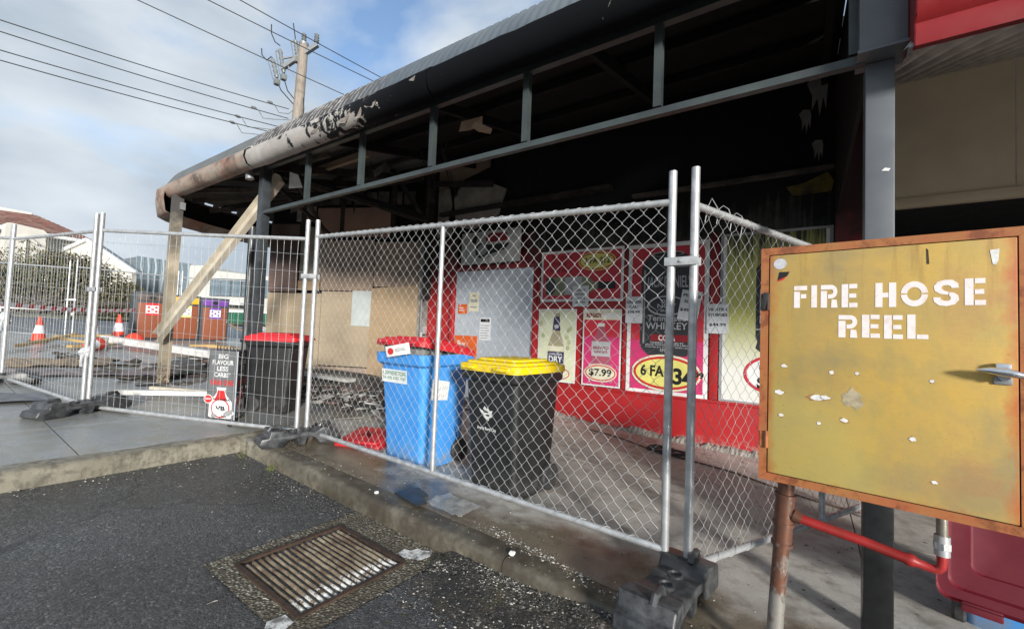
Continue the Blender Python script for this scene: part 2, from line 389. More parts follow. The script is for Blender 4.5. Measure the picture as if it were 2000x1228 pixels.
def m_post():
    q = NM('scorched_cream_post'); z = q.axis('Z'); f = q.noise(5, 7, 0.68)
    base = q.mix(q.rng(f, 0.35, 0.65), (0.46, 0.39, 0.28), (0.36, 0.30, 0.21))
    g = q.math('ADD', z, q.math('MULTIPLY', q.math('SUBTRACT', f, 0.5), 1.4)); c = q.n('ShaderNodeClamp'); q.l(q.rng(g, 1.9, 2.8), c.inputs[0])
    col = q.mix(c.outputs[0], base, (0.06, 0.055, 0.05))
    low = q.math('MULTIPLY', q.rng(z, 0.85, 0.5), q.ramp(q.noise(24, 5), [(0.5, 0.0), (0.58, 1.0)]), True)
    col = q.mix(low, col, (0.1, 0.05, 0.03)); q.set(col, 0.6); q.bump(q.noise(40, 4), 0.15, 0.003); return q.m
POSTC = m_post()
DARKST = simple('charcoal_steel', (0.025, 0.029, 0.033), (0.045, 0.05, 0.054), 6, 0.4, bump=0.04)
GREENST = simple('grey_green_steel', (0.052, 0.066, 0.065), (0.03, 0.037, 0.039), 4, 0.5, bump=0.08)
GREYST = simple('grey_painted_steel', (0.115, 0.125, 0.135), (0.095, 0.104, 0.115), 5, 0.42, bump=0.04)
def m_roof():
    q = NM('corrugated_roof'); x = q.axis('X'); f = q.noise(2.2, 8, 0.7); st = q.noise(4, 5, 0.6, stretch=(3.2, 0.5, 0.5))
    grey = q.mix(q.rng(f, 0.35, 0.65), (0.17, 0.175, 0.17), (0.105, 0.11, 0.11))
    dark = q.mix(q.rng(f, 0.35, 0.65), (0.085, 0.105, 0.125), (0.12, 0.14, 0.155))
    rib = q.math('SINE', q.math('MULTIPLY', x, 2 * math.pi / 0.076)); mid = q.mix(q.ramp(q.math('ADD', q.math('MULTIPLY', rib, 0.16), q.math('ADD', q.noise(9, 6, 0.7), q.math('MULTIPLY', f, 0.3))), [(0.71, 0.0), (0.77, 1.0)]), (0.085, 0.072, 0.064), (0.40, 0.385, 0.36))
    c1 = q.n('ShaderNodeClamp'); q.l(q.rng(q.math('ADD', x, q.math('MULTIPLY', f, 0.6)), -5.05, -4.75), c1.inputs[0])
    c2 = q.n('ShaderNodeClamp'); q.l(q.rng(q.math('ADD', x, q.math('MULTIPLY', f, 1.2)), -3.0, -2.2), c2.inputs[0])
    col = q.mix(c1.outputs[0], grey, mid); col = q.mix(c2.outputs[0], col, dark); q.set(col, 0.5, 0.2); return q.m
ROOF = m_roof()
def m_fascia():
    q = NM('burnt_fascia'); x = q.axis('X'); f = q.noise(3.2, 8, 0.68); big = q.noise(1.2, 5); pe = q.noise(7.0, 9, 0.68, dist=0.5)
    rusty = q.mix(q.ramp(q.noise(2.4, 6, 0.65, stretch=(0.8, 1, 2)), [(0.42, 0.0), (0.62, 1.0)]), (0.33, 0.285, 0.235), (0.31, 0.165, 0.12))
    rusty = q.mix(q.ramp(f, [(0.5, 0.0), (0.66, 1.0)]), rusty, (0.10, 0.075, 0.06))
    pale = q.mix(q.rng(f, 0.35, 0.65), (0.46, 0.43, 0.40), (0.30, 0.275, 0.25))
    th = q.math('ADD', pe, q.rng(x, -5.2, -2.0, 0.22, -0.25))
    peel = q.mix(q.ramp(th, [(0.47, 0.0), (0.485, 1.0)]), (0.008, 0.0085, 0.010), pale)
    c1 = q.n('ShaderNodeClamp'); q.l(q.rng(q.math('ADD', x, q.math('MULTIPLY', pe, 0.3)), -5.05, -4.98), c1.inputs[0])
    col = q.mix(c1.outputs[0], rusty, peel); q.set(col, q.rng(x, -3.5, -2.4, 0.6, 0.98), 0, q.rng(x, -3.8, -2.6, 0.3, 0.02)); q.bump(q.math('ADD', f, pe), 0.3, 0.008); return q.m
FASC = m_fascia()
def m_corr(name, c):
    q = NM(name); f = q.noise(3, 6); col = q.mix(q.rng(f, 0.35, 0.65), c, tuple(v * 0.72 for v in c)); q.set(col, 0.5, 0.2); return q.m
CORR = m_corr('grey_soffit_iron', (0.62, 0.61, 0.57))
BEIGE = simple('beige_panel', (0.68, 0.56, 0.40), (0.60, 0.49, 0.35), 3, 0.6)
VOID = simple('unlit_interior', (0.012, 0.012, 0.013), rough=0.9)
CW, CH = 0.61, 0.785
def m_cab():
    q = NM('cabinet_yellow'); x = q.axis('X'); z = q.axis('Z'); f = q.noise(4.5, 8, 0.66); f2 = q.noise(11, 6, 0.7, stretch=(1, 1, 0.6)); dr = q.noise(9, 5, 0.6, stretch=(4, 1, 0.35))
    col = q.mix(q.rng(f, 0.34, 0.66), (0.53, 0.34, 0.075), (0.44, 0.30, 0.095))
    col = q.mix(q.ramp(f2, [(0.46, 0.0), (0.75, 0.75)]), col, (0.33, 0.27, 0.095))
    col = q.mix(q.ramp(q.noise(3.1, 6, 0.6), [(0.50, 0.0), (0.66, 0.65)]), col, (0.25, 0.205, 0.115))
    lb = q.math('MULTIPLY', q.rng(x, 0.34, 0.1), q.rng(z, 0.34, 0.1), True); lbn = q.n('ShaderNodeClamp'); q.l(q.math('MULTIPLY', lb, 3.0), lbn.inputs[0])
    col = q.mix(q.math('MULTIPLY', lbn.outputs[0], 0.5), col, (0.50, 0.42, 0.13))
    ed = q.math('MINIMUM', q.math('MINIMUM', x, q.math('SUBTRACT', CW, x)), q.math('MINIMUM', q.math('ADD', z, 0.02), q.math('SUBTRACT', CH + 0.03, z)))
    edn = q.math('ADD', ed, q.math('MULTIPLY', q.math('SUBTRACT', f2, 0.5), 0.11)); rust = q.n('ShaderNodeClamp'); q.l(q.rng(edn, 0.052, 0.018), rust.inputs[0])
    col = q.mix(q.math('MULTIPLY', rust.outputs[0], 0.85), col, (0.44, 0.10, 0.03))
    rs = q.math('MULTIPLY', q.rng(x, CW - 0.22, CW - 0.04), q.ramp(f, [(0.5, 0.0), (0.62, 0.9)]), True)
    col = q.mix(q.math('MULTIPLY', rs, 0.45), col, (0.40, 0.12, 0.05)); br_ = q.noise(60, 4, 0.7, stretch=(0.25, 1, 3)); col = q.mix(q.ramp(br_, [(0.5, 0.0), (0.8, 0.12)]), col, (0.24, 0.17, 0.06)); col = q.mix(q.ramp(q.noise(34, 6, 0.75), [(0.66, 0.0), (0.72, 0.7)]), col, (0.27, 0.09, 0.035))
    topd = q.math('MULTIPLY', q.rng(z, CH - 0.3, CH), q.ramp(dr, [(0.52, 0.0), (0.68, 0.6)]), True)
    col = q.mix(topd, col, (0.22, 0.12, 0.04))
    col = q.mix(q.ramp(q.voro(55), [(0.05, 0.5), (0.09, 0.0)]), col, (0.2, 0.12, 0.05))
    q.set(col, q.rng(f, 0.3, 0.7, 0.38, 0.58)); q.bump(q.math('ADD', q.noise(120, 3), q.noise(5, 3)), 0.06, 0.006); return q.m
CABD = m_cab()
def m_cabf():
    q = NM('cabinet_orange'); f = q.noise(7, 7, 0.68); f2 = q.noise(16, 6, 0.7)
    col = q.mix(q.rng(f, 0.36, 0.64), (0.38, 0.10, 0.04), (0.37, 0.165, 0.05)); col = q.mix(q.ramp(f2, [(0.50, 0.0), (0.62, 0.8)]), col, (0.17, 0.05, 0.02))
    q.set(col, 0.5); q.bump(f2, 0.12, 0.004); return q.m
CABF = m_cabf()
def m_stencil():
    q = NM('stencil_white'); f = q.noise(40, 5, 0.7); col = q.mix(q.ramp(f, [(0.5, 0.0), (0.8, 0.8)]), (0.80, 0.74, 0.72), (0.62, 0.45, 0.36)); q.set(col, 0.6); return q.m
STEN = m_stencil()
CHROME = simple('chrome', (0.75, 0.75, 0.76), (0.6, 0.6, 0.6), 20, 0.18, 0.95)
def m_copper():
    q = NM('copper_pipe'); f = q.noise(16, 8, 0.75, stretch=(1, 1, 0.5)); z = q.axis('Z')
    col = q.mix(q.rng(f, 0.35, 0.65), (0.20, 0.085, 0.05), (0.12, 0.06, 0.042)); th = q.math('ADD', f, q.rng(z, 0.75, 0.1, -0.16, 0.22))
    col = q.mix(q.ramp(th, [(0.46, 0.0), (0.58, 0.85)]), col, (0.36, 0.355, 0.32)); col = q.mix(q.ramp(q.noise(30, 6, 0.75), [(0.55, 0.0), (0.68, 0.6)]), col, (0.10, 0.14, 0.12)); q.set(col, 0.42, 0.4); q.bump(f, 0.15, 0.004); return q.m
COPPER = m_copper()
REDPIPE = simple('red_pipe_paint', (0.36, 0.025, 0.025), (0.25, 0.025, 0.02), 14, 0.38, bump=0.1, bs=30)
BRASS = simple('dull_brass', (0.36, 0.33, 0.28), (0.22, 0.19, 0.15), 14, 0.4, 0.6)
def m_rust():
    q = NM('rusty_iron'); f = q.noise(9, 7, 0.7); f2 = q.noise(30, 5, 0.7)
    col = q.mix(q.rng(f, 0.38, 0.62), (0.04, 0.026, 0.019), (0.08, 0.046, 0.03)); col = q.mix(q.ramp(f2, [(0.6, 0.0), (0.75, 0.7)]), col, (0.16, 0.13, 0.10))
    q.set(col, 0.7, 0.2); q.bump(f2, 0.5, 0.006); return q.m
RUST = m_rust()
def m_bar():
    q = NM('worn_grate_bar'); x = q.axis('X'); f = q.noise(8, 6, 0.7); wn_ = q.noise(26, 5, 0.75)
    col = q.mix(q.rng(f, 0.36, 0.6), (0.30, 0.25, 0.17), (0.11, 0.07, 0.042)); col = q.mix(q.ramp(wn_, [(0.55, 0.0), (0.68, 0.85)]), col, (0.07, 0.04, 0.025))
    t = q.math('ADD', x, q.math('MULTIPLY', q.math('SUBTRACT', f, 0.5), 0.25)); c = q.n('ShaderNodeClamp'); q.l(q.rng(t, -1.90, -1.85), c.inputs[0])
    c2 = q.math('MULTIPLY', c.outputs[0], q.ramp(wn_, [(0.46, 1.0), (0.56, 0.0)])); col = q.mix(c2, col, (0.70, 0.69, 0.65))
    q.set(col, 0.6); q.bump(wn_, 0.4, 0.005); return q.m
BARM = m_bar()
SILT = simple('silt', (0.055, 0.038, 0.024), (0.03, 0.022, 0.016), 14, 0.9, bump=0.6, bs=80)
def m_agg():
    q = NM('exposed_aggregate'); c = q.voro(75, out='Color'); d = q.voro(75); g = q.n('ShaderNodeSeparateColor'); q.l(c, g.inputs[0])
    col = q.ramp(g.outputs[0], [(0.0, (0.10, 0.085, 0.06)), (0.6, (0.22, 0.19, 0.13)), (0.95, (0.42, 0.39, 0.31))]); col = q.mix(q.ramp(d, [(0.3, 0.0), (0.6, 0.85)]), col, (0.045, 0.036, 0.026))
    col = q.mix(q.ramp(q.noise(3, 6), [(0.42, 0.0), (0.66, 0.8)]), col, (0.085, 0.07, 0.045)); q.set(col, 0.7); q.bump(q.math('MULTIPLY', d, -1.0), 0.9, 0.008); return q.m
AGG = m_agg()
def m_linepaint():
    q = NM('worn_line_paint'); f = q.noise(22, 7, 0.75); col = q.mix(q.ramp(f, [(0.46, 0.0), (0.6, 1.0)]), (0.72, 0.72, 0.69), (0.17, 0.16, 0.15)); q.set(col, 0.7); q.bump(f, 0.4, 0.004); return q.m
LINEP = m_linepaint()
# flat print inks
def ink(name, c, rough=0.5): return simple(name, c, tuple(v * 0.86 for v in c), 5, rough)
WHT = ink('print_white', (0.82, 0.82, 0.80)); PAPER = ink('paper', (0.80, 0.82, 0.84), 0.7); BLK = ink('print_black', (0.012, 0.012, 0.013)); REDI = ink('print_red', (0.60, 0.03, 0.05))
PINK = ink('print_pink', (0.66, 0.04, 0.17)); YELI = ink('print_yellow', (0.80, 0.74, 0.20)); CREAMI = ink('print_cream', (0.80, 0.76, 0.56)); PALEG = ink('print_pale_green', (0.76, 0.78, 0.55)); GREYI = ink('print_grey', (0.34, 0.34, 0.34)); DKGREY = ink('print_charcoal', (0.035, 0.036, 0.04))
NAVY = ink('print_navy', (0.045, 0.04, 0.10)); ORANGE = ink('print_orange', (0.74, 0.13, 0.02)); BEER = ink('print_beer', (0.42, 0.37, 0.24)); ROSE = ink('print_rose', (0.42, 0.10, 0.15)); OLIVE = ink('print_olive', (0.25, 0.26, 0.15)); SILV = ink('print_silver', (0.50, 0.50, 0.52)); DKRED = ink('print_dark_red', (0.26, 0.012, 0.02)); GREENI = ink('print_green', (0.03, 0.22, 0.12)); PURP = ink('print_purple', (0.16, 0.05, 0.30)); AMBER = ink('print_amber', (0.80, 0.42, 0.015)); CRIM = ink('print_crimson', (0.60, 0.03, 0.03))
SIGNGR = simple('sign_grey', (0.16, 0.165, 0.17), (0.11, 0.112, 0.115), 5, 0.45)
CONEO = simple('cone_orange', (0.72, 0.055, 0.02), (0.62, 0.05, 0.02), 6, 0.5); REFL = simple('reflective_white', (0.80, 0.80, 0.80), (0.7, 0.7, 0.7), 8, 0.4)
TERRA = simple('brown_slat_panel', (0.26, 0.072, 0.028), (0.20, 0.055, 0.022), 6, 0.5, stretch=(1, 1, 14)); ENCL = simple('dark_grey_metal', (0.055, 0.06, 0.066), (0.045, 0.05, 0.055), 5, 0.45)
GRASS = simple('verge_grass', (0.07, 0.085, 0.03), (0.12, 0.105, 0.05), 3, 0.9, bump=0.6, bs=30)
ROADM = simple('road_surface', (0.115, 0.125, 0.14), (0.09, 0.10, 0.112), 0.8, 0.42, bump=0.3, bs=70)
WOODP = simple('pole_timber', (0.33, 0.28, 0.23), (0.21, 0.175, 0.145), 5, 0.8, bump=0.5, bs=14, stretch=(6, 6, 0.5))
PORC = simple('grey_porcelain', (0.20, 0.215, 0.21), (0.14, 0.15, 0.15), 9, 0.35); CABLE = simple('cable', (0.035, 0.037, 0.04), rough=0.6)
FILM = NM('clear_plastic_film'); FILM.set((0.55, 0.57, 0.56), 0.15); FILM.b.inputs['Alpha'].default_value = 0.4; FILM = FILM.m
GLASSM = simple('window_glass', (0.05, 0.06, 0.07), (0.10, 0.12, 0.135), 0.6, 0.08)
BLUEGL = simple('blue_glazing', (0.16, 0.21, 0.25), (0.10, 0.135, 0.16), 0.35, 0.12, stretch=(1, 1, 3))
HOUSEW = simple('white_render', (0.66, 0.63, 0.56), (0.56, 0.53, 0.47), 0.8, 0.8); TRIMW = simple('white_trim', (0.78, 0.78, 0.76), rough=0.6)
def m_tile():
    q = NM('terracotta_roof'); v = q.voro(2.6, out='Color'); g = q.n('ShaderNodeSeparateColor'); q.l(v, g.inputs[0])
    col = q.ramp(g.outputs[0], [(0.0, (0.11, 0.045, 0.03)), (0.5, (0.22, 0.085, 0.06)), (0.9, (0.26, 0.17, 0.12))]); col = q.mix(q.ramp(q.noise(0.7, 5), [(0.4, 0.0), (0.65, 0.7)]), col, (0.20, 0.09, 0.075)); q.set(col, 0.85); return q.m
TILE = m_tile()
def m_zig():
    q = NM('squiggle_cladding'); f = q.n('ShaderNodeTexWave', wave_type='BANDS', bands_direction='X'); f.inputs['Scale'].default_value = 0.55; f.inputs['Distortion'].default_value = 3.4; f.inputs['Detail'].default_value = 1.5; f.inputs['Detail Scale'].default_value = 0.9; q.l(q.co, f.inputs['Vector'])
    col = q.mix(q.ramp(f.outputs['Fac'], [(0.86, 0.0), (0.93, 0.8)]), (0.13, 0.17, 0.20), (0.40, 0.45, 0.47)); q.set(col, 0.4); return q.m
ZIG = m_zig()
CLAD = simple('grey_cladding', (0.15, 0.18, 0.195), (0.12, 0.145, 0.16), 0.3, 0.5); PALEB = simple('pale_cladding', (0.50, 0.50, 0.47), (0.42, 0.42, 0.40), 0.4, 0.6); SKIPG = simple('green_skip_paint', (0.012, 0.11, 0.06), (0.01, 0.08, 0.045), 2, 0.5)
LEAF = simple('bush_leaf', (0.10, 0.11, 0.045), (0.055, 0.065, 0.03), 2.5, 0.7); LEAF2 = simple('dry_bush_leaf', (0.15, 0.115, 0.06), (0.09, 0.08, 0.04), 2.5, 0.8); TWIG = simple('twig', (0.13, 0.105, 0.085), (0.08, 0.065, 0.05), 4, 0.9)
STONE = simple('pale_grit', (0.50, 0.47, 0.42), (0.16, 0.15, 0.135), 31, 0.8, lo=0.42, hi=0.58); STONED = simple('dark_grit', (0.10, 0.095, 0.085), (0.04, 0.04, 0.038), 40, 0.8)
WEED = simple('weed_green', (0.12, 0.16, 0.04), (0.20, 0.17, 0.06), 30, 0.8)
exec_after = []
# ------------------------------------------------------------------ ground, pavement, kerbs, road
def sheet(name, xs, ys, m, dz=0.0, fn=None):
    mb = MB(); mb.grid([[(G(x, y, dz) if fn is None else fn(x, y)) for y in ys] for x in xs]); return struct(mb.build(name, m))
def lin(a, b, n): return [a + (b - a) * i / n for i in range(n + 1)]
sheet('terrain', [-900, -300, -100, -60, -40, -26, -18, -10, -4, 0, 5, 20, 80, 300, 900], [-900, -300, -80, -30, -14, -5, 0, 4, 9, 30, 80, 300, 900], GRASS, -0.35)
sheet('asphalt_car_park', lin(-4.15, 16, 30), lin(-14, 1.83, 20), ASPH, -0.13)
sheet('road', [-26, -22, -16.05], [-40, -14, 0, 9, 40], ROADM, -0.05)
sheet('verge', [-42, -34, -28, -26.0], [-60, -14, 0, 9, 60], GRASS, 0.0, lambda x, y: G(x, y, 0.02 + 0.05 * max(0, -26 - x) ** 0.5 * 1.0))
# raised kerb stones: profile pushed along the edge of the walkway
def kerb(name, a, b, inw, seglen=2.4):
    a = Vector(a); b = Vector(b); d = (b - a); n = max(1, int(d.length / seglen)); d = d / n
    root = bpy.data.objects.new(name, None); COL.objects.link(root); struct(root)
    for i in range(n):
        p = a + d * i; q = a + d * (i + 1) - d.normalized() * 0.006; mb = MB(); prof = [(0, -0.3), (0.0, -0.03), (0.012, -0.008), (0.04, 0.0), (0.146, 0.0), (0.146, -0.3)]
        steps = 10; P = []
        for k in range(steps + 1):
            e = p.lerp(q, k / steps); row = []
            for j, (u, z) in enumerate(prof):
                jit = 0.0 if j in (0, 5) else random.uniform(-0.004, 0.004)
                pt = e + Vector(inw) * (u + jit); row.append(Vector((pt.x, pt.y, gz(pt.x, pt.y) + z + jit * 0.7)))
            P.append(row)
        mb.grid(P); o = len(mb.v) - (steps + 1) * 6
        mb.f += [tuple(o + j for j in range(6)), tuple(o + steps * 6 + j for j in range(6))[::-1]]; mb.sm += [False, False]
        mb.build('kerb_stone', KERB, root, ang=50)
kerb('kerb', (-4.15, 1.83, 0), (10.25, 1.83, 0), (0, 1, 0))
kerb('kerb', (-4.15, 1.975, 0), (-4.15, -12.4, 0), (-1, 0, 0))
pv = bpy.data.objects.new('pavement', None); COL.objects.link(pv); struct(pv)
def slab(x0, y0, x1, y1, m, g=0.0035):
    mb = MB(); nx = max(2, int((x1 - x0) / 0.8)); ny = max(2, int((y1 - y0) / 0.8))
    top = [[G(x, y) for y in lin(y0 + g, y1 - g, ny)] for x in lin(x0 + g, x1 - g, nx)]
    mb.grid(top, smooth=False)
    e = [G(x0 + g, y0 + g), G(x1 - g, y0 + g), G(x1 - g, y1 - g), G(x0 + g, y1 - g)]
    for i in range(4):
        p, q = e[i], e[(i + 1) % 4]; mb.add([p, q, q - Z * 0.1, p - Z * 0.1], [(0, 1, 2, 3)])
    mb.build('slab', m, pv)
mb = MB(); mb.grid([[G(x, y, -0.03) for y in (-12.4, 1.99, 12)] for x in (-16.05, -8, -4.297)]); mb.grid([[G(x, y, -0.031) for y in (1.978, 5, 12)] for x in (-4.297, 3, 12)])
mb.build('slab_bed', BED, pv)
xs = [-16.05, -13.2, -10.4, -7.7, -5.25, -4.297]; ys = [-12.4, -9.6, -6.8, -4.0, -1.3, 0.82, 2.9, 5.6, 8.6, 12]
for i in range(5):
    for j in range(9): slab(xs[i], ys[j], xs[i + 1], ys[j + 1], PAVE)
xs = [-4.297, -2.55, 0.26, 3.1, 6, 9, 12]; ys = [1.978, 3.72, 5.6]
for i in range(6):
    for j in range(2): slab(xs[i], ys[j], xs[i + 1], ys[j + 1], PAVEB)

# ------------------------------------------------------------------ burnt shop: wall and its parts
YW = 5.43
shop = thing('burnt_shop', 'red fronted corner shop with its upper wall burnt black above the posters', 'shop', (-2.5, YW, gz(-2.5, YW)))
def wbox(name, x0, x1, z0, z1, y0, y1, m, parent=None, bev=0.0):
    mb = MB(); mb.box(((x0 + x1) / 2, (y0 + y1) / 2, (z0 + z1) / 2), (x1 - x0, y1 - y0, z1 - z0), bev=bev); return mb.build(name, m, parent or shop)
wbox('wall', -3.38, 0.44, -0.4, 2.56, YW + 0.004, YW + 0.24, REDW)
wbox('wall', -5.60, -4.94, -0.4, 2.9, YW + 0.004, YW + 0.24, REDW)
wbox('wall', -4.937, -3.383, 2.31, 2.9, YW + 0.06, YW + 0.24, REDW)
wbox('dado', -3.30, 0.24, -0.3, 0.625, YW - 0.03, YW + 0.003, REDW, bev=0.008)
wbox('dado_rail', -3.31, 0.245, 0.626, 0.66, YW - 0.045, YW + 0.002, REDW, bev=0.006)
for xa, xb in ((-3.375, -3.275), (-1.997, -1.945), (-0.955, -0.86)): wbox('pilaster', xa, xb, 0.662, 2.60, YW - 0.022, YW + 0.003, REDW, bev=0.005)
wbox('pilaster', 0.20, 0.44, -0.3, 4.0, YW - 0.16, YW + 0.003, REDW, bev=0.006)
wbox('door_jamb', -5.02, -4.95, 0.2, 2.32, YW - 0.05, YW + 0.05, REDW, bev=0.006); wbox('door_jamb', -3.375, -3.31, 0.2, 2.32, YW - 0.05, YW + 0.002, REDW, bev=0.006)
wbox('door_head', -5.02, -3.31, 2.322, 2.40, YW - 0.05, YW + 0.05, REDW, bev=0.006)
wbox('upper_wall', -3.38, 0.44, 2.562, 4.35, YW + 0.01, YW + 0.24, SOOTW)
wbox('upper_wall', -5.60, -3.382, 2.902, 4.35, YW + 0.012, YW + 0.24, SOOT)
wbox('ledge', -1.9, 0.19, 3.14, 3.175, YW - 0.09, YW + 0.008, SOOTL)
wbox('ledge', -5.3, -2.2, 3.30, 3.36, YW - 0.12, YW + 0.01, CHAR)
# scorched scraps of yellow and white lining under the ledge
mb = MB(); mb.prism([(0, 0), (0.33, 0.0), (0.35, 0.10), (0.30, 0.21), (0.1, 0.12), (-0.06, 0.1)], (-0.16, YW - 0.012, 2.92), X, Z, (0, 0.02, 0)); mb.build('lining_scrap', simple('scorched_yellow', (0.17, 0.13, 0.02), (0.04, 0.035, 0.02), 9, 0.7), shop)
for cx, cz, s in ((0.045, 3.95, 1.0), (-0.06, 3.70, 0.6), (0.05, 3.36, 0.55)):
    pts = [(-0.09, 0.16), (-0.03, 0.22), (0.07, 0.2), (0.09, 0.1), (0.075, -0.15), (0.05, -0.02), (0.02, -0.22), (0.0, -0.02), (-0.05, -0.15), (-0.045, 0.02)]
    mb = MB(); mb.prism([(a * s, b * s) for a, b in pts], (cx, YW - 0.012, cz), X, Z, (0, 0.02, 0)); mb.build('peeled_lining', PLAST, shop)
# broken concrete footing along the foot of the wall
rows = []; hh = 0.04
for x in lin(-3.3, 0.24, 170):
    hh = max(0.008, min(0.075, hh + random.uniform(-0.018, 0.018)))
    rows.append([Vector((x, YW - 0.10 - random.uniform(0, .03), gz(x, YW) - 0.01)), Vector((x, YW - 0.07 - random.uniform(0, .015), gz(x, YW) + hh * .7)), Vector((x, YW - 0.028, gz(x, YW) + hh))])
mb = MB(); mb.grid(rows, smooth=False); mb.build('footing', PLAST, shop)
# charred frame behind the posters, seen above the door
mb = MB(); mb.box((-5.49, YW - 0.15, 3.2), (0.09, 0.12, 2.6)); mb.build('stud', CHAR, shop)
for pts in ([(-5.42, 4.28), (-4.3, 4.28), (-4.3, 4.02), (-5.42, 3.78)], [(-5.42, 3.76), (-5.18, 3.8), (-5.1, 3.5), (-5.2, 3.2), (-5.42, 3.14)], [(-5.05, 3.6), (-4.85, 3.86), (-4.3, 3.76), (-3.95, 3.6), (-4.1, 3.2), (-4.6, 3.02), (-4.98, 3.1)], [(-5.42, 3.1), (-5.22, 3.16), (-5.08, 3.1), (-5.1, 2.96), (-5.42, 2.95)]):
    mb = MB(); mb.prism(pts, (0, YW - 0.03, 0), X, Z, (0, 0.03, 0)); mb.build('plaster_remnant', PLAST if pts[0][1] < 4 else PLYB, shop)
mb = MB(); mb.beam((-5.4, YW - 0.2, 3.86), (-4.05, YW - 0.25, 3.62), 0.05, 0.09); mb.build('batten', CHAR, shop)
# splayed corner wall left of the door, boarded up
P0 = Vector((-5.85, YW, 0)); SU = Vector((-0.9, -0.436, 0)).normalized(); SN = Vector((0.436, -0.9, 0)).normalized() * 1.0
SN = Vector((SU.y, -SU.x, 0)); SN = SN if SN.y < 0 else -SN
def sbox(name, s0, s1, z0, z1, off, th, m, parent=None):
    mb = MB(); mb.prism([(s0, z0), (s1, z0), (s1, z1), (s0, z1)], P0 + SN * off, SU, Z, -SN * th); return mb.build(name, m, parent or shop)
gs = lambda s: gz((P0 + SU * s).x, (P0 + SU * s).y)
sbox('corner_wall', -0.02, 3.1, 0.1, 4.35, -0.12, 0.2, SOOT)
wbox('wall', -5.85, -5.602, 0.0, 2.9, YW + 0.02, YW + 0.24, PLAST)
sbox('plinth', 0.0, 3.1, 0.1, 0.58, 0.03, 0.149, simple('tan_plinth', (0.36, 0.27, 0.20), (0.26, 0.2, 0.16), 5, 0.8))
sbox('plywood_board', 0.9, 1.9, 0.60, 1.98, 0.02, 0.018, PLY); sbox('plywood_board', 1.91, 3.02, 0.585, 1.93, 0.022, 0.018, PLY)
sbox('plywood_board', 0.9, 1.95, 2.0, 2.95, 0.0, 0.018, PLYB); sbox('plywood_board', 0.02, 0.88, 2.09, 2.92, 0.004, 0.018, PLYB)
sbox('charred_board', 2.42, 3.02, 1.95, 3.25, 0.03, 0.02, BROWNB); sbox('grey_lining', 1.96, 2.40, 2.18, 3.2, 0.006, 0.02, PLAST); sbox('plywood_board', 1.97, 2.41, 1.99, 2.17, 0.01, 0.018, PLY2)
sbox('sheet_metal_patch', 0.86, 1.27, 1.35, 2.0, 0.035, 0.004, simple('pale_grey_sheet', (0.50, 0.54, 0.52), (0.42, 0.46, 0.45), 4, 0.5))
sbox('hanging_panel', 0.55, 2.05, 3.0, 3.55, 0.05, 0.02, simple('smoked_brown_lining', (0.30, 0.18, 0.13), (0.23, 0.14, 0.105), 3, 0.8))
for i in range(8): sbox('batten', 0.15 + i * 0.25, 0.36 + i * 0.25, 3.62, 3.86, 0.0 + 0.01 * (i % 3), 0.02, SOOTL)
for s_ in (0.5, 1.5, 2.3): sbox('stud', s_, s_ + 0.08, 2.95, 4.2, 0.06, 0.08, CHAR)
sbox('white_lining', 2.1, 2.5, 3.3, 4.0, 0.03, 0.015, PLAST)
# tan board leaning over the gap beside the door
tb = MB(); a = P0 + SU * 0.88 + SN * 0.06; b = P0 + SU * -0.05 + SN * 0.05
tb.add([Vector((a.x, a.y - 0.03, gz(a.x, a.y) + 0.01)), Vector((b.x - 0.02, b.y - 0.05, gz(b.x, b.y) + 0.01)), Vector((b.x, b.y, 2.13)), Vector((a.x, a.y, 2.05))], [(0, 1, 2, 3)])
tb.add([Vector(p) + Vector((-SN.x, -SN.y, 0)) * 0.018 for p in tb.v], [(3, 2, 1, 0)]); tb.f += [(0, 1, 5, 4), (1, 2, 6, 5), (2, 3, 7, 6), (3, 0, 4, 7)]; tb.sm += [False] * 4
tag(tb.build('plywood_sheet', PLY2), 'tan plywood sheet leaning over the gap left of the red door frame', 'plywood sheet')
mb = MB(); mb.tube([(-5.68, YW - 0.08, 0.3), (-5.68, YW - 0.08, 2.85)], 0.02, 8); mb.build('conduit', GALVD, shop)
mb = MB(); mb.box((-5.62, YW - 0.06, 1.32), (0.09, 0.1, 0.14), bev=0.02); mb.tube([(-5.62, YW - 0.12, 1.28), (-5.6, YW - 0.12, 1.02)], 0.025, 8); mb.build('door_pull', GALV, shop)
wbox('downpipe', -5.80, -5.74, 0.2, 2.9, YW - 0.06, YW, PLAST)

# steel sheet over the doorway, and the papers on it
sh = MB(); sh.box((-4.147, YW - 0.012, 1.255), (1.55, 0.01, 2.12)); sh.box((-4.147, YW - 0.02, 2.316), (1.56, 0.02, 0.012)); sheetob = sh.build('steel_sheet', ALU)
tag(sheetob, 'plain grey metal sheet covering the doorway in the red frame', 'metal sheet')
def card(name, label, cat, x0, z0, x1, z1, m, off=0.02, border=None, bm=None, group=None, th=0.003, rot=0.0):
    """a flat printed board on the shop front: its backing is the thing, everything printed is a child"""
    mb = MB(); cx, cz = (x0 + x1) / 2, (z0 + z1) / 2; c, s = math.cos(rot), math.sin(rot)
    u = Vector((c, 0, s)); v = Vector((-s, 0, c)); o = Vector((cx, YW - off, cz))
    mb.prism(rect(-(x1 - x0) / 2, -(z1 - z0) / 2, (x1 - x0) / 2, (z1 - z0) / 2), o, u, v, (0, th, 0))
    t = tag(mb.build(name, bm or m), label, cat, group)
    t['_f'] = 0; del t['_f']
    F = dict(o=o, u=u, v=v, w=x1 - x0, h=z1 - z0, t=t, k=1)
    if border: pshape(F, 'printed_ground', rect(border, border, F['w'] - border, F['h'] - border), m)
    return F
